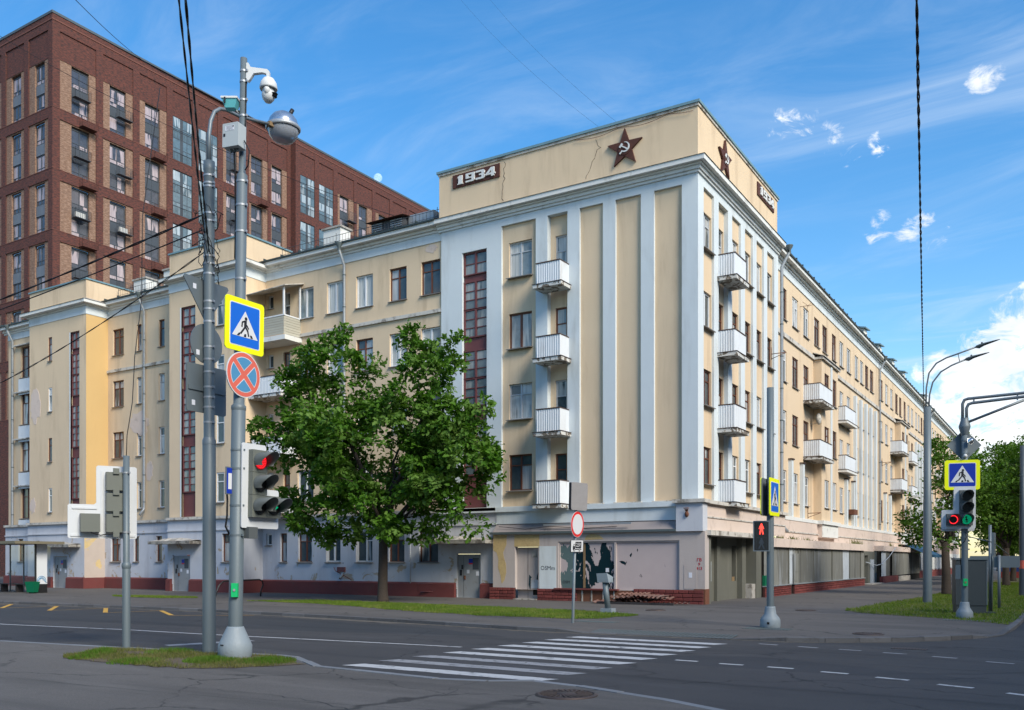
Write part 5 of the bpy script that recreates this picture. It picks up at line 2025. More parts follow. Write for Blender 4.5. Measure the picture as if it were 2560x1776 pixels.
def brick_face(axis, plane, s0, s1, bays, zlow, mirror=False):
    """bays: (s0, s1, w0, w1, type, groups shown)"""
    P0 = plane
    mp = FX(0) if axis == 'X' else FY(0)
    ops = []
    for (a, b, w0, w1, ty, ng) in bays:
        for gi, (zl, zh, tt) in enumerate(G[:ng]):
            ops.append((a, b, zl, zh, .10))
    m = MB()
    wall(m, FX(P0) if axis == 'X' else FY(P0), s0, s1, zlow, 56.6, ops)
    ob('brick_wall', m, 'brick_red', RB)
    F = FX(P0) if axis == 'X' else FY(P0)
    for (a, b, w0, w1, ty, ng) in bays:
        for gi, (zl, zh, tt) in enumerate(G[:ng]):
            # recessed field
            if zh > tt:
                m = MB()
                wall(m, F, a, b, tt, zh, (), .10)
                m.mbox(F, a, b, .06, .10, tt - .06, tt)
                ob('blind_panel', m, 'brick_red', RB)
            zu1 = tt - .12
            if ty == 'W':
                m = MB()
                wall(m, F, a, b, zl, tt, [(w0, w1, zl, zu1, .25)], .10)
                ob('bay_field', m, 'brick_tan', RB)
                m = MB()
                m.mbox(F, w0, w1, .37, .42, zl, zu1)
                bk = ob('window_bay', m, 'anthracite', RB)
                zc = zu1 - .2
                rwin(RB, axis, P0, w0 + .03, w1 - .03, zc - 1.85, zc, .34)
                zc2 = zl + 1.75
                rwin(RB, axis, P0, w0 + .03, w1 - .03, zl + .03, zc2, .34)
                nn = 2
                for i in range(nn):
                    m = MB()
                    x0 = w0 + (w1 - w0) * i / nn
                    x1 = w0 + (w1 - w0) * (i + 1) / nn
                    m.mbox(F, x0 + .01, x1 - .01, .26 if axis == 'X' else .22, .36, zc2 + .04, zc - 1.9)
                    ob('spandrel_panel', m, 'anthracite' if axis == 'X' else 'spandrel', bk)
            else:
                m = MB()
                m.mbox(F, a, b, .095, .2, zl, tt)
                lg = ob('loggia_glazing', m, 'anthracite', RB)
                xs = [a + .05, a + (b - a) * .40, a + (b - a) * .52, a + (b - a) * .74, b - .05]
                spans = [(xs[0], xs[1]), (xs[2], xs[3]), (xs[3], xs[4])]
                zz = [zl + .05, zl + .28 * (tt - zl), zl + .5 * (tt - zl), zl + .76 * (tt - zl), tt - .08]
                for (p, q) in spans:
                    for i in range(4):
                        if zz[i + 1] - zz[i] < .2:
                            continue
                        loc = ((p + q) / 2, (zz[i] + zz[i + 1]) / 2)
                        o = link('pane', pane_mesh(round(q - p - .08, 2), round(zz[i + 1] - zz[i] - .08, 2), 'pane_loggia'), lg, F(loc[0], .078, loc[1]), R(90) if axis == 'X' else 0)
                m = MB()
                for zb in (zl + .05, zl + .5 * (tt - zl)):
                    m = MB()
                    for k in range(14):
                        s = a + .1 + (b - a - .2) * k / 13
                        m.mbox(F, s - .01, s + .01, .04, .06, zb, zb + .9)
                    m.mbox(F, a + .05, b - .05, .035, .065, zb + .9, zb + .94)
                    ob('loggia_rail', m, 'basket_dark', lg)
    return F


bx = [(18.07, 22.04, 19.36, 21.3, 'W', 6), (22.84, 26.4, 23.66, 25.6, 'W', 6), (27.2, 30.7, 27.94, 29.85, 'W', 5), (31.47, 34.15, 0, 0, 'G', 5), (35.0, 37.8, 0, 0, 'G', 4),
      (38.6, 42.0, 39.14, 40.8, 'W', 4), (42.6, 45.7, 43.02, 44.9, 'W', 4), (46.2, 49.0, 46.4, 48.2, 'W', 4)]
# the block's Empty stands at its near corner; parts are moved under it at the end
brick_face('X', RX0, RY0, 49.6, bx, 0)
bx2 = [(50.45, 53.1, 0, 0, 'G', 3), (53.9, 56.65, 0, 0, 'G', 3), (57.5, 60.8, 58.0, 59.8, 'W', 3), (61.4, 64.7, 61.9, 63.7, 'W', 3), (65.4, 68.6, 66.2, 68.0, 'W', 2), (69.3, 72.5, 70, 71.8, 'W', 2), (73.2, 76.5, 74, 75.8, 'W', 2), (77.2, 80.4, 78, 79.8, 'W', 2), (81.1, 84.4, 82, 83.8, 'W', 2)]
brick_face('X', RX0 + .9, 49.6, 86, bx2, 0)
ob('brick_return', MB().quad((RX0, 49.6, 0), (RX0 + .9, 49.6, 0), (RX0 + .9, 49.6, 56.6), (RX0, 49.6, 56.6)), 'brick_red', RB)
bl = [(-77.94, -74.46, -76.94, -75.2, 'W', 6), (-82.17, -78.74, -81.2, -79.45, 'W', 6), (-86.5, -83.0, -85.5, -83.7, 'W', 6), (-91, -87.5, -90, -88.2, 'W', 2)]
brick_face('Y', RY0, -95, RX0, bl, 0)
m = MB()
m.quad((RX0, RY0, 56.6), (RX0 + .9, 86, 56.6), (-95, 86, 56.6), (-95, RY0, 56.6))
ob('roof', m, 'coping', RB)
m = MB()
m.box(RX0 - .3, RX0 + .06, RY0 - .06, 49.54, 56.6, 56.85)
m.box(RX0 + .6, RX0 + .96, 49.54, 86, 56.6, 56.85)
m.box(-95, RX0 - .3, RY0 - .06, RY0 + .3, 56.6, 56.85)
ob('roof_coping', m, 'coping', RB)
m = MB()
m.box(RX0 - .2, RX0 + .05, RY0 - .05, 49.55, 55.95, 56.08)
m.box(RX0 + .7, RX0 + .95, 49.55, 86, 55.95, 56.08)
m.box(-95, RX0 - .2, RY0 - .05, RY0 + .2, 55.95, 56.08)
ob('string_course', m, 'salmon_band', RB)
for (zl, zh, tt) in G[:6]:
    m = MB()
    m.box(-95, RX0 + .03, RY0 - .03, RY0 + .1, zl - .06, zl)
    m.box(RX0 - .1, RX0 + .03, RY0 + .1, 49.5, zl - .05, zl)
    ob('string_course', m, 'salmon_band', RB)
FXR = FX(RX0)
for gi, (zl, zh, tt) in enumerate(G[:4]):
    zs = tt - 2.35
    basket(RB, FXR, 19.35, 21.1, zs - .95, zs - .05, .6, 'basket_dark', gi == 2)
    basket(RB, FXR, 24.3, 26.0, zs - .95, zs - .05, .6, 'basket_dark', gi == 2)
    basket(RB, FXR, 20.1, 21.8, zl - 1.0, zl - .1, .7, 'basket_red')
    basket(RB, FXR, 28.6, 30.2, zl - 1.0, zl - .1, .7, 'basket_red')
    if gi < 3:
        basket(RB, FXR, 39.6, 40.9, zs - .95, zs - .05, .6, 'basket_dark')
        basket(RB, FXR, 44.0, 45.3, zl - 1.0, zl - .1, .7, 'basket_red')
basket(RB, FX(RX0 + .9), 59, 60.6, 48.9, 50.1, .75, 'basket_dark')
for o in RB.children:
    o.location = (o.location[0] - RX0, o.location[1] - RY0, o.location[2])
# ------------------------------------------------------------------ signs and signals
def crossing_sign(parent, loc, rot, w=.94, h=1.0, blue='sign_blue', name='crossing_sign'):
    s = ob(name, MB().prism(rrect(-w / 2, w / 2, -h / 2, h / 2, .07), 0, .02), 'sign_yellow', parent, loc=loc, rot=rot)
    ob('sign_rear', MB().prism(rrect(-w / 2 + .004, w / 2 - .004, -h / 2 + .004, h / 2 - .004, .07), .0205, .03), 'sign_back', s)
    bw, bh = w * .37, h * .385
    ob('white_border', MB().prism(rrect(-bw - .018, bw + .018, -bh - .018, bh + .018, .04), -.003, 0), 'sign_white', s)
    ob('blue_field', MB().prism(rrect(-bw, bw, -bh, bh, .03), -.006, -.003), blue, s)
    k = w / .94
    ob('white_triangle', MB().prism([(0, .275 * k), (-.31 * k, -.22 * k), (.31 * k, -.22 * k)], -.009, -.006), 'sign_white', s)
    m = MB()

    def b(*a):
        p = bar(*[v * k for v in a])
        m.prism(p, -.012, -.009)
    m.disc(.015 * k, .135 * k, .033 * k, -.012, -.009, 14)
    b(.005, .10, .0, -.03, .062, .06)
    b(-.01, .085, -.075, .055, .03)
    b(-.072, .06, -.082, -.035, .03)
    b(.03, .02, .085, -.05, .028)
    b(-.008, -.03, -.11, -.165, .036)
    b(.005, -.02, .06, -.09, .04)
    b(.058, -.08, .085, -.19, .034)
    for x in (-.185, .0, .185):
        m.prism([((x - .035 - x * .10) * k, -.21 * k), ((x + .025 - x * .10) * k, -.21 * k), ((x + .025 - x * .28) * k, -.155 * k), ((x - .015 - x * .28) * k, -.155 * k)], -.012, -.009)
    ob('walking_figure', m, 'sign_black', s)
    return s


def visor(mb, cx, cz, r, length, y):
    n = 14
    vs = []
    for i in range(n + 1):
        a = R(-34 + 248 * i / n)
        ln = length * (.55 + .45 * max(0, math.sin(a)) ** .6) if math.sin(a) > 0 else length * .5
        x, z = cx + r * math.cos(a), cz + r * math.sin(a)
        vs += [(x, y, z), (x, y - ln, z), (x * 1.0 + (cx - x) * .03, y - ln, z + (cz - z) * .03), (x + (cx - x) * .03, y, z + (cz - z) * .03)]
    fs = []
    for i in range(n):
        a, b = 4 * i, 4 * i + 4
        fs += [(a, b, b + 1, a + 1), (a + 1, b + 1, b + 2, a + 2), (a + 2, b + 2, b + 3, a + 3)]
    mb.add(vs, fs, True)


def signal(parent, loc, rot, outline, mods, mw, mh, housing='lamp_housing', vis='visor', name='traffic_light'):
    """backing board with square lamp modules, each with lens and visor; mods: (x, z, lens material, arrow)"""
    s = ob(name, MB().prism(outline, -.012, .012), 'board_white', parent, loc=loc, rot=rot)
    for (x, z, lens, mark) in mods:
        hm = MB().box(x - mw / 2 + .003, x + mw / 2 - .003, -.13, -.012, z - mh / 2 + .003, z + mh / 2 - .003)
        hm.box(x - mw / 2 + .015, x + mw / 2 - .015, .012, .2, z - mh / 2 + .02, z + mh / 2 - .02)
        r = min(mw, mh) * .42
        ring = []
        hm.lathe([(r * 1.04, -.02), (r * 1.04, .02)], 20)
        # the lathe above stands upright; turn it to face the front
        k = 40
        for i in range(len(hm.v) - k, len(hm.v)):
            px, py, pz = hm.v[i]
            hm.v[i] = (x + px, -.13 - pz, z + py)
        ob('lamp_module', hm, housing, s)
        ob('lens', MB().disc(x, z, r * .98, -.142, -.13, 24), lens, s)
        v = MB()
        visor(v, x, z, r * 1.06, .42, -.13)
        ob('lamp_visor', v, vis, s)
        if mark == 'ring':
            m = MB()
            pts = [(x + r * .8 * math.cos(a * .2618), -.146, z + r * .8 * math.sin(a * .2618)) for a in range(25)]
            m.tube(pts, r * .075, 6, False)
            ob('lit_ring', m, 'lens_red', s)
        elif mark == 'dots':
            m = MB()
            for rr, nn in ((.2, 6), (.4, 12), (.6, 18), (.8, 24)):
                for q in range(nn):
                    a = 2 * math.pi * q / nn
                    m.disc(x + r * rr * math.cos(a), z + r * rr * math.sin(a), r * .055, -.146, -.142, 6)
            ob('lit_diodes', m, 'lens_red', s)
        elif mark == 'arrow_r':
            m = MB()
            m.prism(bar(x - r * .6, z, x + r * .2, z, r * .28), -.146, -.142)
            m.prism([(x + r * .1, z + r * .4), (x + r * .1, z - r * .4), (x + r * .65, z)], -.146, -.142)
            ob('lit_arrow', m, 'lens_green', s)
        elif mark == 'arrow_off':
            m = MB()
            m.prism(bar(x, z - r * .5, x, z + r * .3, r * .22), -.146, -.142)
            m.prism(bar(x, z + r * .3, x - r * .4, z + r * .3, r * .22), -.146, -.142)
            ob('arrow_mask', m, 'sign_black', s)
        elif mark == 'rings_g':
            m = MB()
            for rr in (.3, .5, .7, .88):
                pts = [(x + r * rr * math.cos(a * .2618), -.145, z + r * rr * math.sin(a * .2618)) for a in range(25)]
                m.tube(pts, r * .05, 5, False)
            ob('lit_rings', m, 'lens_green', s)
            m = MB()
            m.prism(bar(x - r * .06, z - r * .6, x - r * .06, z + r * .45, r * .13), -.152, -.149)
            m.prism(bar(x + r * .16, z - r * .6, x + r * .16, z + r * .1, r * .12), -.152, -.149)
            m.prism([(x - r * .35, z + r * .3), (x + r * .25, z + r * .3), (x - r * .05, z + r * .7)], -.152, -.149)
            ob('arrow_mask', m, 'sign_black', s)
    return s


def clamps(parent, zs, r, mat='gutter_zinc'):
    for z in zs:
        m = MB().lathe([(r + .008, -.018), (r + .008, .018)], 14, (0, 0, z))
        m.box(r - .01, r + .045, -.02, .02, z - .02, z + .02)
        ob('clamp', m, mat, parent)


def pole(parent, prof, mat, n=20):
    return ob('pole', MB().lathe(prof + [(0.001, prof[-1][1])], n), mat, parent)


# --- pole with cameras, signs and signals on the near island
CP = thing('signal_pole', 'grey traffic-signal pole with cameras, yellow crossing sign and cone-shaped concrete foot', 'signal pole', (-.67, -23.13, .0))
ob('pole', MB().lathe([(.131, .5), (.131, 4.78), (.1, 4.80), (.1, 9.18), (.064, 9.22), (.064, 11.4), (.001, 11.4)], 20), 'pole_paint', CP)
ob('pole_collar', MB().lathe([(.131, 4.7), (.138, 4.74), (.138, 4.79), (.1, 4.83)], 20), 'pole_paint', CP)
ob('foot', MB().lathe([(.29, .0), (.315, .05), (.318, .25), (.28, .33), (.165, .58), (.15, .61), (.131, .61)], 26), 'cast_base', CP)
ob('foot_band', MB().lathe([(.152, .585), (.152, .62)], 20), 'pole_paint', CP)
CP.rotation_euler = (-.0078, .0125, 0)
m = MB().box(-.04, .04, -.322, -.312, .26, .28)
ob('foot_slot', m, 'dark_void', CP)
clamps(CP, (2.34, 2.9, 3.6, 3.95), .131, 'pole_paint')
clamps(CP, (7.2, 8.1, 8.6, 9.05), .1)
clamps(CP, (10.3, 10.6, 10.95, 11.15), .064)
crossing_sign(CP, (.10, .035, 6.31), R(90), .94, 1.0)
# no-stopping sign
ns = ob('no_stopping_sign', MB().disc(0, 0, .43, 0, .02, 36), 'sign_white', CP, loc=(.105, .02, 5.38), rot=R(93))
ob('sign_rear', MB().disc(0, 0, .425, .0205, .03, 36), 'sign_back', ns)
ob('red_disc', MB().disc(0, 0, .412, -.003, 0, 36), 'sign_faded_red', ns)
for k in range(4):
    a0 = R(45 + 90 * k + 8)
    a1 = R(45 + 90 * (k + 1) - 8)
    r = .33
    for (rr, lay, mat, ins) in ((.335, -.006, 'sign_white', 0), (.322, -.009, 'sign_faded_blue', .012)):
        mid = (a0 + a1) / 2
        c0 = .07 + ins * 1.6
        pts = [(c0 * math.cos(mid), c0 * math.sin(mid))]
        d = ins / rr
        for i in range(11):
            a = a0 + d + (a1 - a0 - 2 * d) * i / 10
            pts.append((rr * math.cos(a), rr * math.sin(a)))
        ob('sector_edge' if ins == 0 else 'blue_sector', MB().prism(pts, lay, lay + .003), mat, ns)
# signal head
out = [(-.03, 2.52), (.91, 2.52), (.91, 3.22), (.57, 3.22), (.57, 4.08), (-.03, 4.08)]
out = [(-.02, 2.5), (.0, 2.48), (.88, 2.48), (.91, 2.51), (.91, 3.2), (.88, 3.24), (.60, 3.24), (.57, 3.27), (.57, 4.05), (.54, 4.09), (.0, 4.09), (-.03, 4.06)]
signal(CP, (.16, -.025, 0), R(90), out, [(.315, 3.76, 'lens_red_dim', 'dots'), (.315, 3.33, 'lens_dark', None), (.315, 2.9, 'lens_dark', 'arrow_off'), (.675, 2.9, 'lens_dark', 'arrow_r')], .37, .43)
ob('signal_bracket', MB().box(.1, .24, .08, .3, 2.28, 2.5), 'lamp_housing_dark', CP)
ob('signal_cable', MB().tube([(-.12, -.05, 3.5), (-.2, -.1, 3.35), (-.16, -.1, 3.0), (-.14, -.12, 2.7), (-.2, -.1, 2.5), (-.13, -.05, 2.33)], .018, 6), 'cable', CP)
bs_ = ob('route_sign', MB().box(-.03, -.01, -.27, -.1, 3.1, 3.62), 'sign_back', CP)
ob('blue_face', MB().box(-.01, -.004, -.25, -.12, 3.12, 3.6), 'sign_navy', bs_)
ob('white_field', MB().box(-.004, .0, -.22, -.14, 3.2, 3.5), 'sign_white', bs_)
gb = ob('crossing_button', MB().box(-.06, .06, -.06, .06, -.13, .13), 'button_green', CP, loc=(.09, -.1, 1.3), rot=R(35))
ob('button', MB().disc(.0, .0, .025, -.075, -.06, 12), 'gutter_zinc', gb)
# equipment cabinet and cable tails
cb = ob('equipment_box', MB().prism(rrect(-.175, .175, -.22, .22, .015), -.12, .12), 'box_grey', CP, loc=(.0, -.2, 9.82), rot=R(12))
ob('box_lock', MB().box(-.15, -.11, -.128, -.12, -.02, .03), 'sign_black', cb)
lb = ob('box_label', MB().box(-.115, .085, -.124, -.12, .08, .17), 'paper', cb)
m = MB()
for r in range(4):
    m.box(-.09 + .01 * (r % 2), .055, -.126, -.124, .155 - r * .02, .159 - r * .02)
m.box(.055, .08, -.126, -.124, .135, .16)
ob('label_print', m, 'graffiti', cb)
for x in (-.06, .02, .08):
    ob('cable_gland', MB().lathe([(.02, -.06), (.025, 0)], 8, (x, 0, -.22)), 'lamp_housing_dark', cb)
ob('cable_run', MB().tube([(.0, -.2, 9.58), (-.03, -.16, 9.4), (-.11, -.07, 9.15), (-.115, -.04, 8.2), (-.12, -.04, 7.6)], .016, 6), 'cable', CP)
ob('cable_run', MB().tube([(.18, -.12, 9.75), (.28, -.08, 9.55), (.22, -.05, 9.3), (.1, -.02, 9.25)], .012, 6), 'cable', CP)
ob('cable_run', MB().tube([(.07, .0, 11.0), (.075, .0, 10.2), (.08, -.02, 9.9)], .014, 6), 'cable', CP)
# dome camera: bracket to the right as seen along the street
dc = link('dome_camera', MB().prism([(.06, 10.98), (.10, 10.95), (.14, 11.0), (.2, 11.1), (.36, 11.12), (.44, 11.1), (.46, 11.0), (.5, 11.0), (.5, 11.14), (.46, 11.18), (.14, 11.22), (.1, 11.3), (.06, 11.3)], -.04, .04).mesh('dome_camera', 'camera_white'), CP, (0, 0, 0), R(31))
ob('camera_hood', MB().lathe([(.05, .06), (.1, .04), (.15, -.04), (.17, -.14), (.155, -.17), (.13, -.15), (.08, -.12)], 22, (.48, 0, 10.97)), 'camera_white', dc)
m = MB().lathe([(.10, .1), (.115, .02), (.125, -.06), (.11, -.13), (.06, -.19), (.0, -.2)], 20, (.48, 0, 10.76))
m.ell((.48, -.07, 10.76), .07, .09, .1, 12, 8)
ob('camera_ball', m, 'camera_white', dc)
ob('camera_lens', MB().lathe([(.0, 0), (.06, 0), (.06, .06), (.075, .06)], 14, (.59, -.02, 10.66)), 'sign_black', dc)
fl = ob('flood_lamp', MB().add([(-.2, -.16, .08), (.2, -.16, .08), (.2, .16, .08), (-.2, .16, .08), (-.13, -.11, -.14), (.14, -.11, -.14), (.14, .11, -.14), (-.13, .11, -.14)],
                               [(0, 1, 2, 3), (4, 7, 6, 5), (0, 4, 5, 1), (1, 5, 6, 2), (2, 6, 7, 3), (3, 7, 4, 0)]), 'teal_housing', CP, loc=(-.15, -.16, 10.5), rot=R(31))
fl.scale = (.72, .72, .72)
ob('lamp_lid', MB().prism(rrect(-.22, .22, .08, .13, .01), -.18, .18), 'camera_white', fl)
ob('lamp_catch', MB().box(-.13, -.09, -.19, -.165, -.06, .1), 'sign_black', fl)
ob('lamp_stay', MB().tube([(.1, 0, -.1), (.17, .1, -.2), (.2, .16, -.2)], .02, 6), 'gutter_zinc', fl)

# --- lamp post with the three sign backs
LP = thing('street_lamp', 'grey lamp post with round silver lamp, three sign backs and a tangle of cables', 'street lamp', (-1.74, -22.85, .0))
ob('pole', MB().lathe([(.128, 0), (.128, 4.22), (.106, 4.27), (.104, 9.6), (.11, 9.62), (.11, 9.79), (.001, 9.79)], 20), 'pole_paint', LP)
ob('pole_collar', MB().lathe([(.132, 4.16), (.132, 4.24), (.108, 4.3)], 20), 'pole_galv', LP)
clamps(LP, (9.5, 9.35, 9.28, 8.75, 8.6, 7.9, 7.75, 7.55, 7.0, 6.85, 6.6, 6.1, 5.85, 5.6, 5.3, 5.1, 4.9, 4.6), .104)
arm = [(0, 0, 9.7), (0, .0, 10.35), (0, .04, 10.62), (0, .13, 10.84), (0, .27, 10.96), (0, .42, 11.0), (0, .8, 11.02), (0, 1.62, 11.2)]
ob('lamp_arm', MB().tube(arm, [.05, .042, .04, .038, .036, .034, .032, .03], 10), 'pole_galv', LP)
lampc = (0, 1.98, 11.28)
gl = ob('lamp_shell', MB().lathe([(.335, -.02), (.33, .06), (.29, .17), (.22, .26), (.12, .32), (.0, .345)], 26, lampc), 'silver', LP)
ob('lamp_rim', MB().lathe([(.36, -.06), (.375, -.04), (.375, .0), (.345, .03)], 26, lampc), 'gutter_zinc', gl)
ob('lamp_bowl', MB().lathe([(.335, -.05), (.325, -.12), (.285, -.21), (.21, -.29), (.11, -.335), (.0, -.345)], 26, lampc), 'bowl_glass', gl)
ob('lamp_reflector', MB().lathe([(.31, -.05), (.22, -.01), (.05, .02), (.0, .02)], 20, lampc), 'silver', gl)
ob('light_sensor', MB().tube([(.08, lampc[1] + .1, lampc[2] + .28), (.12, lampc[1] + .16, lampc[2] + .42)], .045, 10), 'sign_black', gl)
ob('lamp_clamp', MB().box(-.05, .05, 1.55, 1.85, 11.15, 11.24), 'rusty_clamp', gl)
ts = ob('warning_sign_back', MB().prism([(-.53, .38), (.53, .38), (.57, .33), (.05, -.42), (-.05, -.42), (-.57, .33)], 0, .02), 'sign_back', LP, loc=(-.13, .03, 7.07), rot=R(-88))
cs = ob('round_sign_back', MB().disc(0, 0, .40, 0, .02, 36), 'sign_back', LP, loc=(-.13, .03, 6.18), rot=R(-88))
sq = ob('square_sign_back', MB().prism(rrect(-.5, .5, -.475, .475, .05), 0, .02), 'sign_back', LP, loc=(-.13, .03, 5.27), rot=R(-88))
ob('stiffening_rail', MB().box(-.46, .46, .02, .045, -.05, .03), 'sign_back', sq)
for (o_, x, z) in ((ts, .3, .2), (cs, .22, -.2), (sq, .33, -.3)):
    ob('back_sticker', MB().box(x - .04, x + .04, .02, .0225, z - .05, z + .05), 'paper', o_)
rng = random.Random(11)
m = MB()
for k in range(16):
    z = rng.uniform(7.7, 8.95)
    a = rng.uniform(0, 6.28)
    pts = []
    for i in range(9):
        t = i / 8
        rr = .11 + (.26 if k % 4 == 0 else .10) * math.sin(math.pi * t) * rng.uniform(.5, 1.2)
        pts.append((rr * math.cos(a + t * 2.2), rr * math.sin(a + t * 2.2), z - .75 * t * rng.uniform(.3, .9)))
    m.tube(pts, .008, 4)
ob('cable_tangle', m, 'cable', LP)

# --- thin pole with a signal seen from behind
TP = thing('signal_pole', 'thin grey pole carrying a white signal board seen from behind', 'signal pole', (-4.07, -23.07, .0))
ob('pole', MB().lathe([(.082, 0), (.082, 1.75), (.066, 1.8), (.064, 4.06), (.001, 4.06)], 16), 'pole_paint', TP)
ob('pole_collar', MB().lathe([(.082, 1.68), (.095, 1.72), (.095, 1.78), (.066, 1.82)], 16), 'pole_paint', TP)
out = [(-.235, 2.34), (-.215, 2.32), (1.07, 2.32), (1.1, 2.35), (1.1, 3.0), (1.07, 3.03), (.6, 3.03), (.56, 3.07), (.56, 3.82), (.53, 3.85), (-.2, 3.85), (-.235, 3.82)]
sg = signal(TP, (-.22, .12, 0), R(-117), out, [(.2, 3.52, 'lens_dark', None), (.2, 3.08, 'lens_dark', None), (.2, 2.64, 'lens_dark', None), (.69, 2.64, 'lens_dark', None)], .40, .42, 'lamp_housing', 'visor')
ob('stiffening_rail', MB().box(.44, .47, .012, .03, 2.4, 3.75), 'board_white', sg)
ob('stiffening_rail', MB().box(-.2, 1.05, .012, .03, 2.36, 2.40), 'board_white', sg)
ob('stiffening_rail', MB().box(.55, 1.02, .012, .03, 2.93, 2.97), 'board_white', sg)
for z in (3.74, 3.3, 2.86, 2.42):
    ob('module_bracket', MB().box(.14, .26, .2, .24, z - .07, z + .05), 'lamp_housing', sg)
ob('signal_cable', MB().tube([(.69, .22, 2.44), (.5, .23, 2.38), (.3, .23, 2.42), (.1, .22, 2.42)], .014, 6), 'cable', sg)
clamps(TP, (2.45, 3.7), .066)
ob('feed_cable', MB().tube([(.0, .0, 4.05), (-.02, .03, 4.5), (.06, .1, 5.2), (.0, .2, 6.2), (.12, .28, 7.4), (.05, .35, 9.2), (.3, .6, 12)], .009, 5), 'cable', TP)

# --- pedestrian signal pole on the far corner
PP = thing('signal_pole', 'dark grey pole with a red walking-man signal and edge-on yellow crossing signs', 'signal pole', (6.11, -11.22, PAV))
ob('pole', MB().lathe([(.092, .4), (.092, 3.3), (.088, 3.35), (.088, 6.3), (.001, 6.3)], 18), 'pole_paint', PP)
ob('foot', MB().lathe([(.25, 0), (.262, .03), (.258, .2), (.235, .26), (.155, .36), (.135, .52), (.128, .56), (.092, .56)], 24), 'cast_base', PP)
ob('foot_band', MB().lathe([(.13, .5), (.13, .56)], 18), 'cast_base', PP)
ob('foot_bolt_hole', MB().box(-.01, .05, -.265, -.255, .1, .16), 'dark_void', PP)
crossing_sign(PP, (.11, .02, 3.42), R(91), .98, .98)
crossing_sign(PP, (-.12, -.02, 3.42), R(271), .98, .98)
pl_ = ob('walker_signal', MB().prism(rrect(-.21, .21, -.4, .4, .02), -.1, .06), 'pole_galv', PP, loc=(-.19, -.13, 2.4), rot=R(14))
ob('signal_face', MB().box(-.18, .18, -.105, -.1, -.37, .37), 'black_gloss', pl_)
for (z0, mat, nm) in ((.19, 'walker_red', 'standing_figure'), (-.19, 'walker_off', 'walking_figure')):
    m = MB()
    lay = (-.112, -.106)
    m.disc(0, z0 + .115, .025, lay[0], lay[1], 12)
    m.prism(bar(-.035, z0 + .09, .035, z0 + .09, .012), *lay)
    m.prism([(-.035, z0 + .085), (.035, z0 + .085), (.068, z0 + .0), (.05, z0 - .01), (.035, z0 + .03), (.035, z0 - .03), (-.035, z0 - .03), (-.035, z0 + .03), (-.05, z0 - .01), (-.068, z0 + .0)], *lay)
    w = .012 if z0 > 0 else .035
    m.prism(bar(-.018, z0 - .03, -.03 - w, z0 - .145, .035, .032), *lay)
    m.prism(bar(.018, z0 - .03, .03 + w, z0 - .145, .035, .032), *lay)
    ob(nm, m, mat, pl_)
    m = MB()
    for (a, b, c, d) in ((-.13, .13, .145, .149), (-.13, .13, -.149, -.145), (-.13, -.126, -.145, .145), (.126, .13, -.145, .145)):
        m.box(a, b, -.108, -.105, z0 + c, z0 + d)
    ob('cell_outline', m, 'walker_off', pl_)

# --- no-entry-for-lorries sign
LS = thing('road_sign', 'slightly leaning thin post with red-ringed white disc, lorry plate and a hooded sign', 'road sign', (.9, -12.44, PAV))
LS.rotation_euler = (R(1.0), R(2.2), 0)
ob('pole', MB().lathe([(.042, 0), (.042, 3.85), (.001, 3.85)], 12), 'pole_galv', LS)
rs = ob('closed_road_disc', MB().disc(0, 0, .355, 0, .018, 36), 'sign_red', LS, loc=(.07, .0, 2.78), rot=R(88))
ob('sign_rear', MB().disc(0, 0, .35, .019, .026, 36), 'sign_back', rs)
ob('outer_edge', MB().disc(0, 0, .365, .004, .012, 36), 'sign_white', rs)
ob('white_field', MB().disc(0, 0, .285, -.004, 0, 36), 'sign_white', rs)
pt = ob('lorry_plate', MB().prism(rrect(-.35, .35, -.175, .175, .03), 0, .015), 'sign_black', LS, loc=(.07, .0, 2.17), rot=R(88))
ob('white_field', MB().prism(rrect(-.335, .335, -.16, .16, .025), -.004, 0), 'sign_white', pt)
m = MB()
m.prism([(-.1, -.06), (.23, -.06), (.23, .12), (-.1, .12)], -.008, -.004)
m.prism([(-.24, -.10), (-.12, -.10), (-.12, .055), (-.2, .055), (-.24, .0)], -.008, -.004)
m.box(-.24, .24, -.008, -.004, -.105, -.08)
m.disc(-.17, -.11, .04, -.010, -.004, 14)
m.disc(.13, -.11, .04, -.010, -.004, 14)
ob('lorry_symbol', m, 'sign_black', pt)
m = MB()
m.disc(-.17, -.11, .02, -.012, -.010, 12)
m.disc(.13, -.11, .02, -.012, -.010, 12)
m.prism([(-.215, .0), (-.15, .0), (-.15, .04), (-.19, .04)], -.011, -.008)
ob('lorry_details', m, 'sign_white', pt)
ob('lettering', text_mb('2,5т', .15, -.0105, bold=.002), 'sign_white', pt, loc=(.065, 0, .03))
m = MB()
n = 8
pts = rrect(-.37, .37, -.39, .39, .06, 3)
m.prism([(x * random.uniform(.96, 1.02), z * random.uniform(.97, 1.02)) for x, z in pts], -.04, .05)
hd = ob('hooded_sign', m, 'cover_cloth', LS, loc=(.07, .0, 3.56), rot=R(80))
ob('hood_seam', MB().box(-.36, .36, .05, .056, -.38, -.36).box(-.375, -.36, -.03, .04, -.37, .37), 'sign_black', hd)

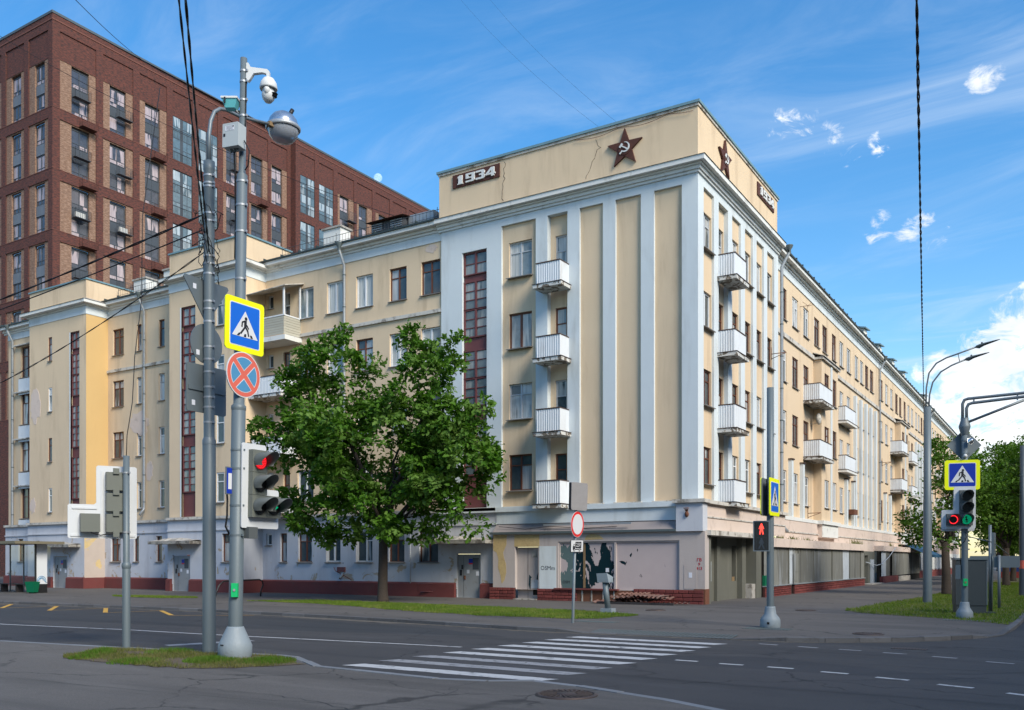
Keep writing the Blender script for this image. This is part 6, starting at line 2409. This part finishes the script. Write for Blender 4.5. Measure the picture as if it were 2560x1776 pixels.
# --- short leaning service post in the grass
SPt = thing('service_post', 'short leaning grey post with a slanted box head in the grass', 'post', (-.41, -7.46, PAV))
ob('post', MB().tube([(0, 0, .1), (-.085, -.07, 1.05)], [.10, .092], 16), 'pole_paint', SPt)
ob('foot', MB().box(-.2, .2, -.17, .17, 0, .15), 'cast_base', SPt)
hd = MB().add([(-.3, -.2, 1.02), (.12, -.2, 1.02), (.12, .14, 1.02), (-.3, .14, 1.02), (-.33, -.22, 1.32), (.05, -.22, 1.34), (.12, .14, 1.2), (-.3, .14, 1.2)],
              [(0, 3, 2, 1), (4, 5, 6, 7), (0, 1, 5, 4), (1, 2, 6, 5), (2, 3, 7, 6), (3, 0, 4, 7)])
ob('box_head', hd, 'cast_base', SPt)

# --- mast with gantry arm on the right
MA = thing('signal_mast', 'grey mast with a gantry arm, yellow crossing sign and green and red traffic lights', 'signal mast', (10.07, -4.42, PAV))
FA = R(17)
ob('pole', MB().lathe([(.10, .4), (.095, 2.6), (.09, 5.55), (.001, 5.55)], 18), 'pole_paint', MA)
ob('foot', MB().lathe([(.23, 0), (.24, .03), (.236, .18), (.21, .24), (.15, .33), (.13, .47), (.122, .5), (.1, .5)], 24), 'cast_base', MA)
ob('mast_joint', MB().lathe([(.09, 5.55), (.11, 5.6), (.165, 5.8), (.165, 5.84), (.11, 6.02), (.11, 6.08)], 18), 'pole_galv', MA)
for (ox, r) in ((-.055, .045), (.055, .045)):
    z = 6.66 if ox < 0 else 6.52
    ob('gantry_arm', MB().tube([(ox, 0, 5.8), (ox, 0, z - .14), (ox + .05, 0, z - .03), (ox + .15, 0, z), (1.5, 0, z + (.03 if ox < 0 else .06)), (6.0, 0, z + (.25 if ox < 0 else .3))], r, 10), 'pole_galv', MA)
ob('gantry_brace', MB().tube([(.09, 0, 5.95), (1.62, 0, 6.5)], .04, 8), 'pole_galv', MA)
for x in (.25, 1.4, 3.0):
    ob('arm_tie', MB().box(x - .02, x + .02, -.03, .03, 6.5, 6.7), 'pole_galv', MA)
dm = ob('diamond_sign_back', MB().prism([(0, .5), (.5, 0), (0, -.5), (-.5, 0)], 0, .02), 'sign_back', MA, loc=(-.02, .14, 5.27), rot=R(24))
ob('reflector_lamp', MB().lathe([(.0, .09), (.06, .08), (.09, .0), (.1, .0)], 16), 'silver', MA, loc=(.17, -.12, 5.36)).rotation_euler = (R(75), 0, R(40))
ob('camera_unit', MB().ell((.03, -.12, 4.92), .06, .1, .06, 10, 7), 'camera_white', MA)
crossing_sign(MA, (-.05, -.13, 4.35), FA, .98, .9, 'sign_navy')
out = [(-.33, 2.72), (.27, 2.72), (.30, 2.75), (.30, 3.95), (.27, 3.98), (-.27, 3.98), (-.30, 3.95), (-.30, 3.32), (-.33, 3.29), (-.61, 3.29), (-.64, 3.26), (-.64, 2.75), (-.61, 2.72)]
signal(MA, (.02, -.2, 0), FA, out, [(.02, 3.70, 'lens_dark', None), (.02, 3.35, 'lens_dark', None), (.02, 2.99, 'lens_dark', 'rings_g'), (-.34, 2.99, 'lens_dark', 'ring')], .36, .355, 'lamp_housing_dark', 'lamp_housing_dark')
out2 = [(x - .06, z - .06) for x, z in out]
rb = ob('rear_signal_board', MB().prism(out2, 0, .02), 'board_white', MA, loc=(.02, .22, 0), rot=FA)
ob('control_box', MB().box(-.24, -.1, -.1, .06, 1.2, 1.62), 'pole_paint', MA)
gb = ob('crossing_button', MB().box(-.06, .06, -.05, .05, -.11, .11), 'button_green', MA, loc=(.03, -.12, 1.1), rot=FA)
ob('button', MB().disc(0, 0, .03, -.06, -.05, 12), 'rusty_clamp', gb)
ob('side_plate', MB().box(.72, .78, .1, .9, 1.9, 2.6), 'sign_back', MA)
ob('plate_stay', MB().tube([(.05, 0, 2.5), (.75, .4, 2.3), (1.1, 1.2, 1.95)], .015, 5), 'pole_galv', MA)
ob('signal_cable', MB().tube([(-.1, -.05, 2.7), (.1, -.12, 2.55), (.02, -.12, 2.35), (-.11, -.03, 2.2), (-.11, -.03, 1.6)], .012, 5), 'cable', MA)
clamps(MA, (2.1, 2.35, 5.0, 5.4), .094, 'pole_galv')

# --- lamp post with twin arms
TL = thing('street_lamp', 'tall grey lamp post with two curved arms and slim lamp heads', 'street lamp', (7.76, 5.83, PAV))
ob('pole', MB().lathe([(.18, 0), (.165, 4.2), (.15, 4.25), (.14, 8.1), (.001, 8.1)], 18), 'pole_paint', TL)
for (pts, tip, nm) in (([(-.06, 0, 8.0), (-.04, 0, 8.9), (.06, 0, 9.5), (.33, 0, 9.87), (.7, 0, 10.05), (1.14, 0, 10.17), (1.79, 0, 10.36)], (2.6, 0, 10.55), 'a'),
                       ([(.05, 0, 8.0), (.08, 0, 8.6), (.2, 0, 9.1), (.5, 0, 9.5), (.9, 0, 9.72), (1.41, 0, 9.9)], (2.2, 0, 10.07), 'b')):
    ob('lamp_arm', MB().tube(pts, .033, 8), 'pole_galv', TL)
    a = pts[-1]
    d = Vector(tip) - Vector(a)
    d.normalize()
    sec = [(0, .06, .05), (.12, .1, .06), (.3, .13, .055), (.5, .11, .04), (.75, .07, .025), (.88, .02, .01)]
    m = MB()
    vs = []
    for (t, wd, hh) in sec:
        c = Vector(a) + d * t
        drop = .05 if t in (.12,) else 0
        for (y, z) in ((-wd, 0), (-wd * .6, hh), (wd * .6, hh), (wd, 0), (wd * .5, -hh * .7 - drop), (-wd * .5, -hh * .7 - drop)):
            vs.append((c.x, c.y + y, c.z + z))
    fs = [(6 * i + k, 6 * i + (k + 1) % 6, 6 * i + 6 + (k + 1) % 6, 6 * i + 6 + k) for i in range(len(sec) - 1) for k in range(6)]
    fs += [tuple(range(6)), tuple(range(6 * len(sec) - 6, 6 * len(sec)))]
    m.add(vs, fs)
    lh = ob('lamp_head', m, 'pipe_dark', TL)
    c = Vector(a) + d * .22
    ob('light_sensor', MB().ell((c.x, 0, c.z + .09), .04, .04, .04, 8, 6), 'pipe_dark', lh)
ob('arm_tie', MB().tube([(1.14, 0, 10.17), (1.2, 0, 9.83)], .016, 6), 'pole_galv', TL)

# --- control cabinet, posts and rear sign
CBn = thing('control_cabinet', 'dark grey steel control cabinet on the lawn beside the mast', 'cabinet', (9.95, -1.5, PAV), R(17))
ob('body', MB().box(-.47, .47, -.3, .3, .28, 1.78), 'cabinet_grey', CBn)
ob('base', MB().box(-.45, .45, -.28, .28, .0, .27), 'cabinet_grey', CBn)
ob('lid', MB().box(-.5, .5, -.33, .33, 1.78, 1.84), 'pole_paint', CBn)
ob('door_edge', MB().box(.44, .475, -.312, -.30, .3, 1.76), 'pole_paint', CBn)
ob('foot_plate', MB().box(.45, .75, -.2, .2, .0, .06), 'cabinet_grey', CBn)
PS = thing('conduit_post', 'thin grey post with a drooping cable behind the cabinet', 'post', (10.5, -.7, PAV))
ob('post', MB().tube([(0, 0, 0), (0, 0, 2.95)], .05, 10), 'pole_galv', PS)
ob('cable', MB().tube([(.05, -.02, 2.0), (.08, -.03, 1.7), (.06, -.05, .9), (.05, -.05, 0)], .03, 6), 'pipe_dark', PS)
BS = thing('road_sign', 'grey back of a wide rectangular sign on a thin post by the lawn', 'road sign', (10.6, 2.1, PAV))
ob('post', MB().tube([(0, 0, 0), (0, 0, 1.95)], .05, 10), 'pole_galv', BS)
ob('sign_panel', MB().prism(rrect(-.95, .68, 1.5, 1.92, .04), .07, .09), 'sign_back', BS, rot=R(12))
FP = thing('utility_pole', 'plain grey steel pole standing on the lawn near the trees', 'pole', (10.78, 16.02, PAV))
ob('pole', MB().lathe([(.165, 0), (.155, 4.2), (.13, 4.3), (.12, 7.4), (.001, 7.4)], 16), 'pole_dark', FP)
ob('painted_band', MB().lathe([(.1655, 1.35), (.1645, 1.75)], 16), 'sign_faded_red', FP)
ob('pole_clamp', MB().lathe([(.134, 5.9), (.134, 6.0)], 16), 'pole_galv', FP)

# --- bent hoop railing, bus shelter, litter bin
HR = thing('hoop_railing', 'low black bent-tube railing beside the footpath', 'railing', (-20.43, -6.97, PAV))
ob('tube', MB().tube([(0, -.15, 0), (.0, -.02, .35), (.0, .12, .62), (0, .35, .78), (0, .6, .8), (-.25, 2.75, .82), (-.27, 2.95, .74), (-.27, 3.0, .55), (-.28, 2.88, .3), (-.29, 2.86, 0)], .035, 8), 'rail_black', HR)
BSH = thing('bus_shelter', 'glass bus shelter with flat bronze roof and white end panel with blue waves', 'bus shelter', (-34.2, -7.3, PAV))
ob('roof', MB().box(-8, .75, -1.7, 1.0, 2.62, 2.76), 'shelter_roof', BSH)
ob('end_panel', MB().box(-.08, .0, -.12, .48, .48, 2.6), 'board_white', BSH)
ob('end_panel_edge', MB().box(-.1, .02, -.17, -.12, .0, 2.62), 'rail_black', BSH)
ob('panel_foot', MB().box(-.08, .0, -.1, .48, 0, .48), 'rail_black', BSH)
m = MB()
for (rr, off) in ((.24, 0), (.17, 0), (.10, .02)):
    pts = [(.006, .16 + rr * math.cos(R(a)), .66 + off + rr * math.sin(R(a))) for a in range(-10, 200, 15)]
    m.tube(pts, .016, 5)
m.tube([(.006, -.1, .58), (.006, 0, .72), (.006, .1, .8)], .016, 5)
m.tube([(.006, .3, .72), (.006, .38, .58), (.006, .47, .55)], .016, 5)
ob('wave_emblem', m, 'sign_faded_blue', BSH)
for i in range(3):
    ob('glass_panel', MB().quad((-1.35 * (i + 1) + .03, .72, .35), (-1.35 * i - .1, .72, .35), (-1.35 * i - .1, .72, 2.55), (-1.35 * (i + 1) + .03, .72, 2.55)), 'clear_glass', BSH)
    ob('glass_post', MB().box(-1.35 * (i + 1) - .03, -1.35 * (i + 1) + .03, .7, .76, 0, 2.62), 'sign_back', BSH)
ob('bench_slat', MB().box(-4.2, -.6, .1, .22, .42, .46), 'bench_dark', BSH)
ob('bench_slat', MB().box(-4.2, -.6, .26, .38, .42, .46), 'bench_dark', BSH)
ob('bench_slat', MB().box(-4.2, -.6, .42, .54, .42, .46), 'bench_dark', BSH)
for x in (-3.9, -2.4, -.9):
    ob('bench_leg', MB().box(x - .05, x + .05, .12, .5, 0, .42), 'bench_dark', BSH)
BN = thing('litter_bin', 'dark green tapered litter bin below the bus shelter end panel', 'bin', (-34.0, -7.75, PAV), R(20))
ob('body', MB().add([(-.2, -.17, .06), (.2, -.17, .06), (.2, .17, .06), (-.2, .17, .06), (-.28, -.23, .62), (.28, -.23, .62), (.28, .23, .62), (-.28, .23, .62)],
                    [(0, 3, 2, 1), (0, 1, 5, 4), (1, 2, 6, 5), (2, 3, 7, 6), (3, 0, 4, 7)]), 'bin_green', BN)
ob('inside', MB().quad((-.26, -.21, .56), (.26, -.21, .56), (.26, .21, .56), (-.26, .21, .56)), 'dark_void', BN)
ob('foot', MB().box(-.12, .12, -.12, .12, 0, .06), 'rail_black', BN)

# --- heap of corrugated scrap against the shop plinth
SH = thing('scrap_heap', 'flat heap of rusty corrugated roofing sheets against the shop plinth', 'scrap heap', (-2.1, -1.25, PAV))
SH.scale = (1.12, 1.5, 1.5)
rng = random.Random(21)
for k, (x, y, z, L, Wd, a, tl) in enumerate(((-.95, .0, .06, 1.5, .9, 12, 3), (.0, -.05, .12, 1.5, .95, -6, -2), (.75, .0, .16, 1.3, .9, 8, 4), (-.4, -.25, .2, 1.4, .7, 20, 2), (.6, -.2, .24, 1.4, .7, -14, -3), (1.35, -.1, .05, 1.3, .35, 25, 2), (-.2, .2, .27, 1.2, .6, 5, 3))):
    n = 28
    vs = []
    for i in range(n + 1):
        u = -L / 2 + L * i / n
        o = .022 * math.sin(i * 1.6)
        e = rng.uniform(-.03, .03)
        for v in (-Wd / 2 + e, Wd / 2 + e):
            px = u * math.cos(R(a)) - v * math.sin(R(a))
            py = u * math.sin(R(a)) + v * math.cos(R(a))
            vs.append((x + px, y + py * .7, z + o + u * math.tan(R(tl)) * .4 + v * .04))
    m = MB().add(vs, [(2 * i, 2 * i + 2, 2 * i + 3, 2 * i + 1) for i in range(n)])
    ob('roofing_sheet', m, 'rusty_sheet' if 'rusty_sheet' in MATS else 'rust', SH)
for k in range(3):
    ob('plank', MB().box(-1.3 + .9 * k, -.2 + .9 * k, -.5 + .03 * k, -.36, .0, .06), 'bench_dark', SH)
# far ends of the overhead lines and the moon's place
BW1 = (7.45, -31.17, 9.50)
BW2 = (7.55, -31.10, 9.50)
BW3 = (-19.75, -19.82, 6.60)
BW4 = (-25.19, -11.43, 27.28)
BW5 = (-38.84, -8.14, 31.75)
BW6 = (-16.31, 1.16, 19.34)
BW7 = (-34.24, 30.05, 53.05)
BW8 = (11.91, -28.39, 8.97)
BW9 = (0.30, 63.68, 12.70)
MOONP = (-3914.25, 4588.46, 2547.41)
# ------------------------------------------------------------------ trees
LEAF_OAK = [(0, 0), (.28, .20), (.45, .14), (.68, .30), (.82, .16), (1, 0), (.82, -.16), (.68, -.30), (.45, -.14), (.28, -.20)]
LEAF_OVAL = [(0, 0), (.3, .22), (.65, .22), (1, 0), (.65, -.22), (.3, -.22)]


def add_leaf(mb, p, d, up, size, shape):
    side = d.cross(up)
    if side.length < 1e-4:
        side = d.orthogonal()
    side.normalize()
    nrm = side.cross(d)
    o = len(mb.v)
    for (u, v) in shape:
        q = p + d * (u * size) + side * (v * size) + nrm * (abs(v) * size * .35 - u * u * size * .18)
        mb.v.append((q.x, q.y, q.z))
    mb.f.append(list(range(o, o + len(shape))))
    mb.sm.append(False)


def leaf_crown(lobes, n, per, size, shape, seed, spread=.28, core=.36, droop=.0, clump=.62, fill=14):
    """leaves gathered in rounded clumps that are spread through the lobes, densest near the outside"""
    rng = random.Random(seed)
    mb = MB()
    vol = [(l[3] * l[4] * l[5]) ** .8 for l in lobes]
    tot = sum(vol)

    def unit():
        while True:
            d = Vector((rng.gauss(0, 1), rng.gauss(0, 1), rng.gauss(0, 1)))
            if d.length > .01:
                return d.normalized()
    nc = max(6, n // fill)
    for l, v in zip(lobes, vol):
        for i in range(max(1, int(nc * v / tot))):
            d = unit()
            r = core + (1 - core) * rng.random() ** .55
            c = Vector((l[0] + d.x * l[3] * r, l[1] + d.y * l[4] * r, l[2] + d.z * l[5] * r))
            cr = clump * rng.uniform(.55, 1.25)
            for j in range(fill):
                e = unit()
                e = (e + d * .35 + Vector((0, 0, .25))).normalized()
                q0 = c + Vector((e.x, e.y, e.z * .75)) * cr * (.35 + .65 * rng.random() ** .5)
                for k in range(per):
                    a = Vector((rng.gauss(0, .6), rng.gauss(0, .6), rng.gauss(0, .45))) + e * .8 - Vector((0, 0, droop))
                    if a.length < .05:
                        continue
                    a.normalize()
                    q = q0 + Vector((rng.gauss(0, spread), rng.gauss(0, spread), rng.gauss(0, spread * .7)))
                    up = e * .8 + Vector((rng.gauss(0, .3), rng.gauss(0, .3), .6))
                    add_leaf(mb, q, a, up, size * rng.uniform(.7, 1.25), shape)
    return mb, []


def limbs(mb, start, targets, r0, rng, sub=3, tips=()):
    for (tx, ty, tz, r) in targets:
        a = Vector(start)
        b = Vector((tx, ty, tz))
        pts = []
        n = 6
        for i in range(n + 1):
            t = i / n
            p = a.lerp(b, t)
            p += Vector((rng.uniform(-.18, .18), rng.uniform(-.18, .18), .35 * math.sin(math.pi * t) * .4)) * (1 if 0 < i < n else 0)
            pts.append(p)
        mb.tube([tuple(p) for p in pts], [r * (1 - .75 * i / n) for i in range(n + 1)], 7)
        for k in range(sub):
            t = rng.uniform(.4, .95)
            base = a.lerp(b, t)
            e = base + Vector((rng.uniform(-1.4, 1.4), rng.uniform(-1.4, 1.4), rng.uniform(.1, 1.3)))
            mid = base.lerp(e, .5) + Vector((0, 0, rng.uniform(-.1, .25)))
            mb.tube([tuple(base), tuple(mid), tuple(e)], [r * .35, r * .22, r * .08], 5)


# the oak in front of the building
OK = thing('oak_tree', 'broad dark green oak with two rounded tops standing on the grass strip', 'tree', (-12.03, -5.29, PAV))
rng = random.Random(3)
m = MB()
m.tube([(0, 0, -.05), (0, 0, .12), (-.01, 0, .5), (.0, .02, 1.6), (.03, 0, 2.6), (.06, 0, 3.3)], [.30, .25, .215, .20, .19, .19], 14)
limbs(m, (.05, 0, 3.1), [(-2.6, .2, 8.4, .15), (2.2, .1, 8.0, .15), (-4.6, 0, 6.9, .10), (3.9, .2, 5.8, .12), (.4, .8, 7.2, .11), (-3.2, -.4, 4.6, .08), (3.3, -.3, 4.2, .08), (.3, -1.8, 5.2, .09), (-.9, 1.6, 6.0, .09)], .15, rng, 4)
ob('trunk', m, 'bark', OK)
lobes = [(-2.7, 0, 8.7, 2.2, 2.2, 2.7), (2.1, 0, 8.2, 1.7, 1.9, 2.4), (-5.0, 0, 7.5, 2.0, 1.8, 1.1), (-5.9, 0, 7.0, 1.4, 1.2, .8), (3.7, 0, 6.1, 1.9, 2.2, 2.2), (0, 0, 6.5, 4.3, 3.4, 2.2), (-2.8, 0, 4.5, 2.1, 2.2, 1.8), (3.0, 0, 4.0, 1.7, 1.9, 1.4),
         (.5, -1.2, 3.9, 1.9, 1.6, 1.1), (-2.9, 0, 11.3, 1.0, .9, 1.0), (-2.7, 0, 12.2, .4, .4, .5), (2.1, 0, 9.9, 1.1, .9, 1.1), (2.0, 0, 10.8, .6, .5, .7), (3.5, 0, 9.6, .7, .6, .9), (1.9, 0, 11.3, .25, .25, .4), (-4.6, 0, 9.9, .8, .8, .7), (1.8, -.8, 2.9, .8, .7, .7), (-2.6, -.5, 3.0, 1.1, 1.0, .6), (4.7, 0, 8.0, .7, .8, .6)]
cm, _ = leaf_crown(lobes, 4500, 7, .26, LEAF_OAK, 17, .10, .48, clump=.57, fill=13)
ob('crown', cm, 'oak_leaf', OK)


def street_tree(name, label, x, y, h, w, seed, leaf='lime_leaf', n=1500, per=8, size=.24, base=2.4, tr=.24, group=None, dense=1.0, core=.35):
    rng = random.Random(seed)
    T = thing(name, label, 'tree', (x, y, PAV), 0, group)
    m = MB()
    zt = base + .4
    m.tube([(0, 0, -.05), (0, 0, .15), (rng.uniform(-.05, .05), 0, 1.0), (rng.uniform(-.1, .1), rng.uniform(-.1, .1), zt)], [tr * 1.45, tr * 1.15, tr, tr * .85], 10)
    lob = []
    tg = []
    k = 8
    for i in range(k):
        a = 6.283 * i / k + rng.uniform(-.4, .4)
        z = base + (h - base) * rng.uniform(.12, .85)
        f = math.sin(math.pi * min(.95, max(.12, (z - base) / (h - base)))) ** .6
        rr = w * .55 * f * rng.uniform(.6, 1.1)
        cx, cy = rr * math.cos(a), rr * math.sin(a)
        lob.append((cx, cy, z, w * rng.uniform(.28, .46), w * rng.uniform(.28, .46), (h - base) * rng.uniform(.12, .22)))
        tg.append((cx * .9, cy * .9, z, tr * .45))
    lob.append((0, 0, base + (h - base) * .5, w * .6, w * .6, (h - base) * .36))
    lob.append((rng.uniform(-.3, .3), 0, h - (h - base) * .16, w * .35, w * .35, (h - base) * .18))
    limbs(m, (0, 0, zt - .2), tg, tr * .5, rng, 3)
    ob('trunk', m, 'bark', T)
    cm, _ = leaf_crown(lob, n, per, size, LEAF_OVAL, seed, .16, core, clump=.26 * w, fill=12)
    ob('crown', cm, leaf, T)
    return T


street_tree('ash_tree', 'thin-leaved young tree standing between the lamp post and the control cabinet', 7.42, 15.63, 8.2, 2.9, 41, 'ash_leaf', 760, 9, .20, 2.3, .21, core=.3)
GT = 'trees along the lawn beyond the control cabinet'
GL = 'dense green tree on the lawn beyond the control cabinet'
for i, (x, y, h, w) in enumerate(((9.0, 35.5, 9.6, 3.4), (10.2, 40.5, 10.6, 3.6), (8.6, 52, 11.5, 4.0), (10.4, 61, 13.0, 4.6), (9.0, 74, 13.5, 4.8), (10.8, 90, 15, 5.2), (9.4, 108, 16.5, 5.5))):
    street_tree('lime_tree', GL, x, y, h, w, 60 + i, 'lime_leaf', 1150 if i < 4 else 800, 8, .26 if i < 4 else .34, 2.2, .22, GT, core=.5)
street_tree('lime_tree', 'leafy tree leaning over the plain steel pole at the kerb', 11.2, 22.5, 8.8, 2.6, 91, 'lime_leaf', 900, 8, .22, 2.6, .18, core=.45)
# trees closing the far end of the side street
for i, (x, y, h, w) in enumerate(((3, 128, 17, 6), (12, 140, 19, 7), (20, 150, 19, 7), (28, 138, 18, 6.5), (36, 130, 17, 6))):
    street_tree('lime_tree', 'big tree closing the far end of the side street', x, y, h, w, 120 + i, 'lime_leaf', 900, 8, .55, .7, .35, 'trees at the far end of the side street', core=.5)

# blue and red site fence across the far end
FN = thing('site_fence', 'blue site fence with a red foot across the far lawn', 'fence', (6.9, 66, 0))
for i in range(8):
    p = ob('fence_panel', MB().box(2.0 * i, 2.0 * i + 1.94, -.03, .03, .7, 1.75), 'fence_blue', FN)
    ob('fence_foot', MB().box(2.0 * i, 2.0 * i + 1.94, -.06, .06, .02, .7), 'fence_red', FN)
    ob('fence_post', MB().box(2.0 * i - .04, 2.0 * i + .02, -.05, .05, 0, 1.8), 'sign_back', FN)

# ------------------------------------------------------------------ overhead cables


def cable(label, a, b, sag, r, n=24, twist=0, cat='cable', mat='cable', group=None, name='overhead_cable'):
    A, Bv = Vector(a), Vector(b)
    d = (Bv - A).normalized()
    u = d.cross(Vector((0, 0, 1)))
    u.normalize()
    v = u.cross(d)
    m = MB()
    strands = 1 if not twist else 2
    L = (Bv - A).length
    if twist:
        n = max(n, int(L * 7))
    for s in range(strands):
        pts = []
        for i in range(n + 1):
            t = i / n
            p = A.lerp(Bv, t)
            p.z -= sag * 4 * t * (1 - t)
            if twist:
                ph = t * L / twist * 6.283 + s * math.pi
                p += (u * math.cos(ph) + v * math.sin(ph)) * r * (.85 + .25 * math.sin(t * L * .9))
            pts.append(tuple(p))
        m.tube(pts, r, 5 if r > .012 else 4, False)
    return ob(name, m, mat, None, label=label, cat=cat, group=group)


cable('thick twisted black cable rising from the silver-lamp post over the near pavement', (-1.76, -22.95, 8.35), BW1, .15, .010, twist=1.3)
cable('second twisted black cable hanging down onto the front of the silver-lamp post', (-1.62, -22.95, 7.95), BW2, .3, .0105, twist=1.1)
cable('uppermost black cable bundle strung from the lamp post along the street past the brick block', (-1.8, -22.9, 8.75), (-36, -23.0, 7.75), .55, .013, twist=1.6)
cable('middle black cable strung from the lamp post along the street', (-1.8, -22.9, 8.45), (-36, -23.1, 7.35), .45, .013)
cable('lowest black cable slanting from the lamp post down across the cream walls', (-1.8, -22.9, 8.0), BW3, .35, .010, twist=1.8)
cable('thin wire crossing the blue sky to the brick block roof', BW4, (-73.6, 33.3, 57.0), 1.0, .018)
cable('thin wire crossing in front of the brick block', BW5, BW6, .8, .014)
cable('faint wire running over the sky to the corner parapet', BW7, (-4.2, 3, 20.5), .8, .005, group='faint wires to the corner parapet')
cable('faint wire running over the sky to the corner parapet', (BW7[0] + 2.2, BW7[1], BW7[2] + .3), (-3.4, 3, 20.5), .8, .005, group='faint wires to the corner parapet')
cable('twisted black cable dropping from the sky to a bracket beside the twin-arm lamp post', BW8, BW9, .5, .013, twist=1.0)
cable('thin wire strung along the side-street facade behind the lamp post', (.1, 64, 11.0), (7.5, 110, 8.0), .8, .02)

# ------------------------------------------------------------------ the day moon
mm = bpy.data.materials.new('day_moon')
mm.use_nodes = True
t = NT(mm.node_tree)
t.n.clear()
out = t.new('ShaderNodeOutputMaterial')
df = t.new('ShaderNodeBsdfDiffuse')
tc = t.new('ShaderNodeTexCoord')
t.l.new(t.mix(t.noise(tc.outputs['Object'], .05, 4, .6), (.12, .12, .125, 1), (.24, .24, .24, 1)), df.inputs[0])
tr = t.new('ShaderNodeBsdfTransparent')
ad = t.new('ShaderNodeAddShader')
t.l.new(df.outputs[0], ad.inputs[0])
t.l.new(tr.outputs[0], ad.inputs[1])
t.l.new(ad.outputs[0], out.inputs[0])
MATS['day_moon'] = mm
ob('moon', MB().ell((0, 0, 0), 28, 28, 28, 32, 20), 'day_moon', None, loc=MOONP, label='pale half moon in the blue sky above the brick block roof', cat='moon')


# ------------------------------------------------------------------ added blocks out of view, shading the street and reflected in windows
def shade_block(label, x0, x1, y0, y1, h, face, mat):
    T = thing('apartment_building', label, 'building', (x0, y0, 0))  # never in view; added for the shade it casts and its reflection
    m = MB().box(0, x1 - x0, 0, y1 - y0, 0, h)
    ob('walls', m, mat, T)
    m = MB()
    n = int(((x1 - x0) if face == 'N' else (y1 - y0)) / 3.1)
    for i in range(n):
        for k in range(int(h / 3.2)):
            z = 1.3 + 3.2 * k
            s = 1.0 + 3.1 * i
            if face == 'N':
                m.box(s, s + 1.4, y1 - y0 - .1, y1 - y0 + .02, z, z + 1.6)
            else:
                m.box(-.02, .1, s, s + 1.4, z, z + 1.6)
    g = ob('windows', m, 'pane_far', T)
    g['kind'] = 'stuff'
    ob('roof', MB().box(-.4, x1 - x0 + .4, -.4, y1 - y0 + .4, h, h + .3), 'roof_green', T)


shade_block('added unseen grey-beige block across the side street that shades the road', 33, 45, -75, 130, 19, 'W', 'concrete')
shade_block('added unseen grey block behind the camera that dims the street and reflects in windows', -90, -4, -70, -56, 16, 'N', 'concrete')
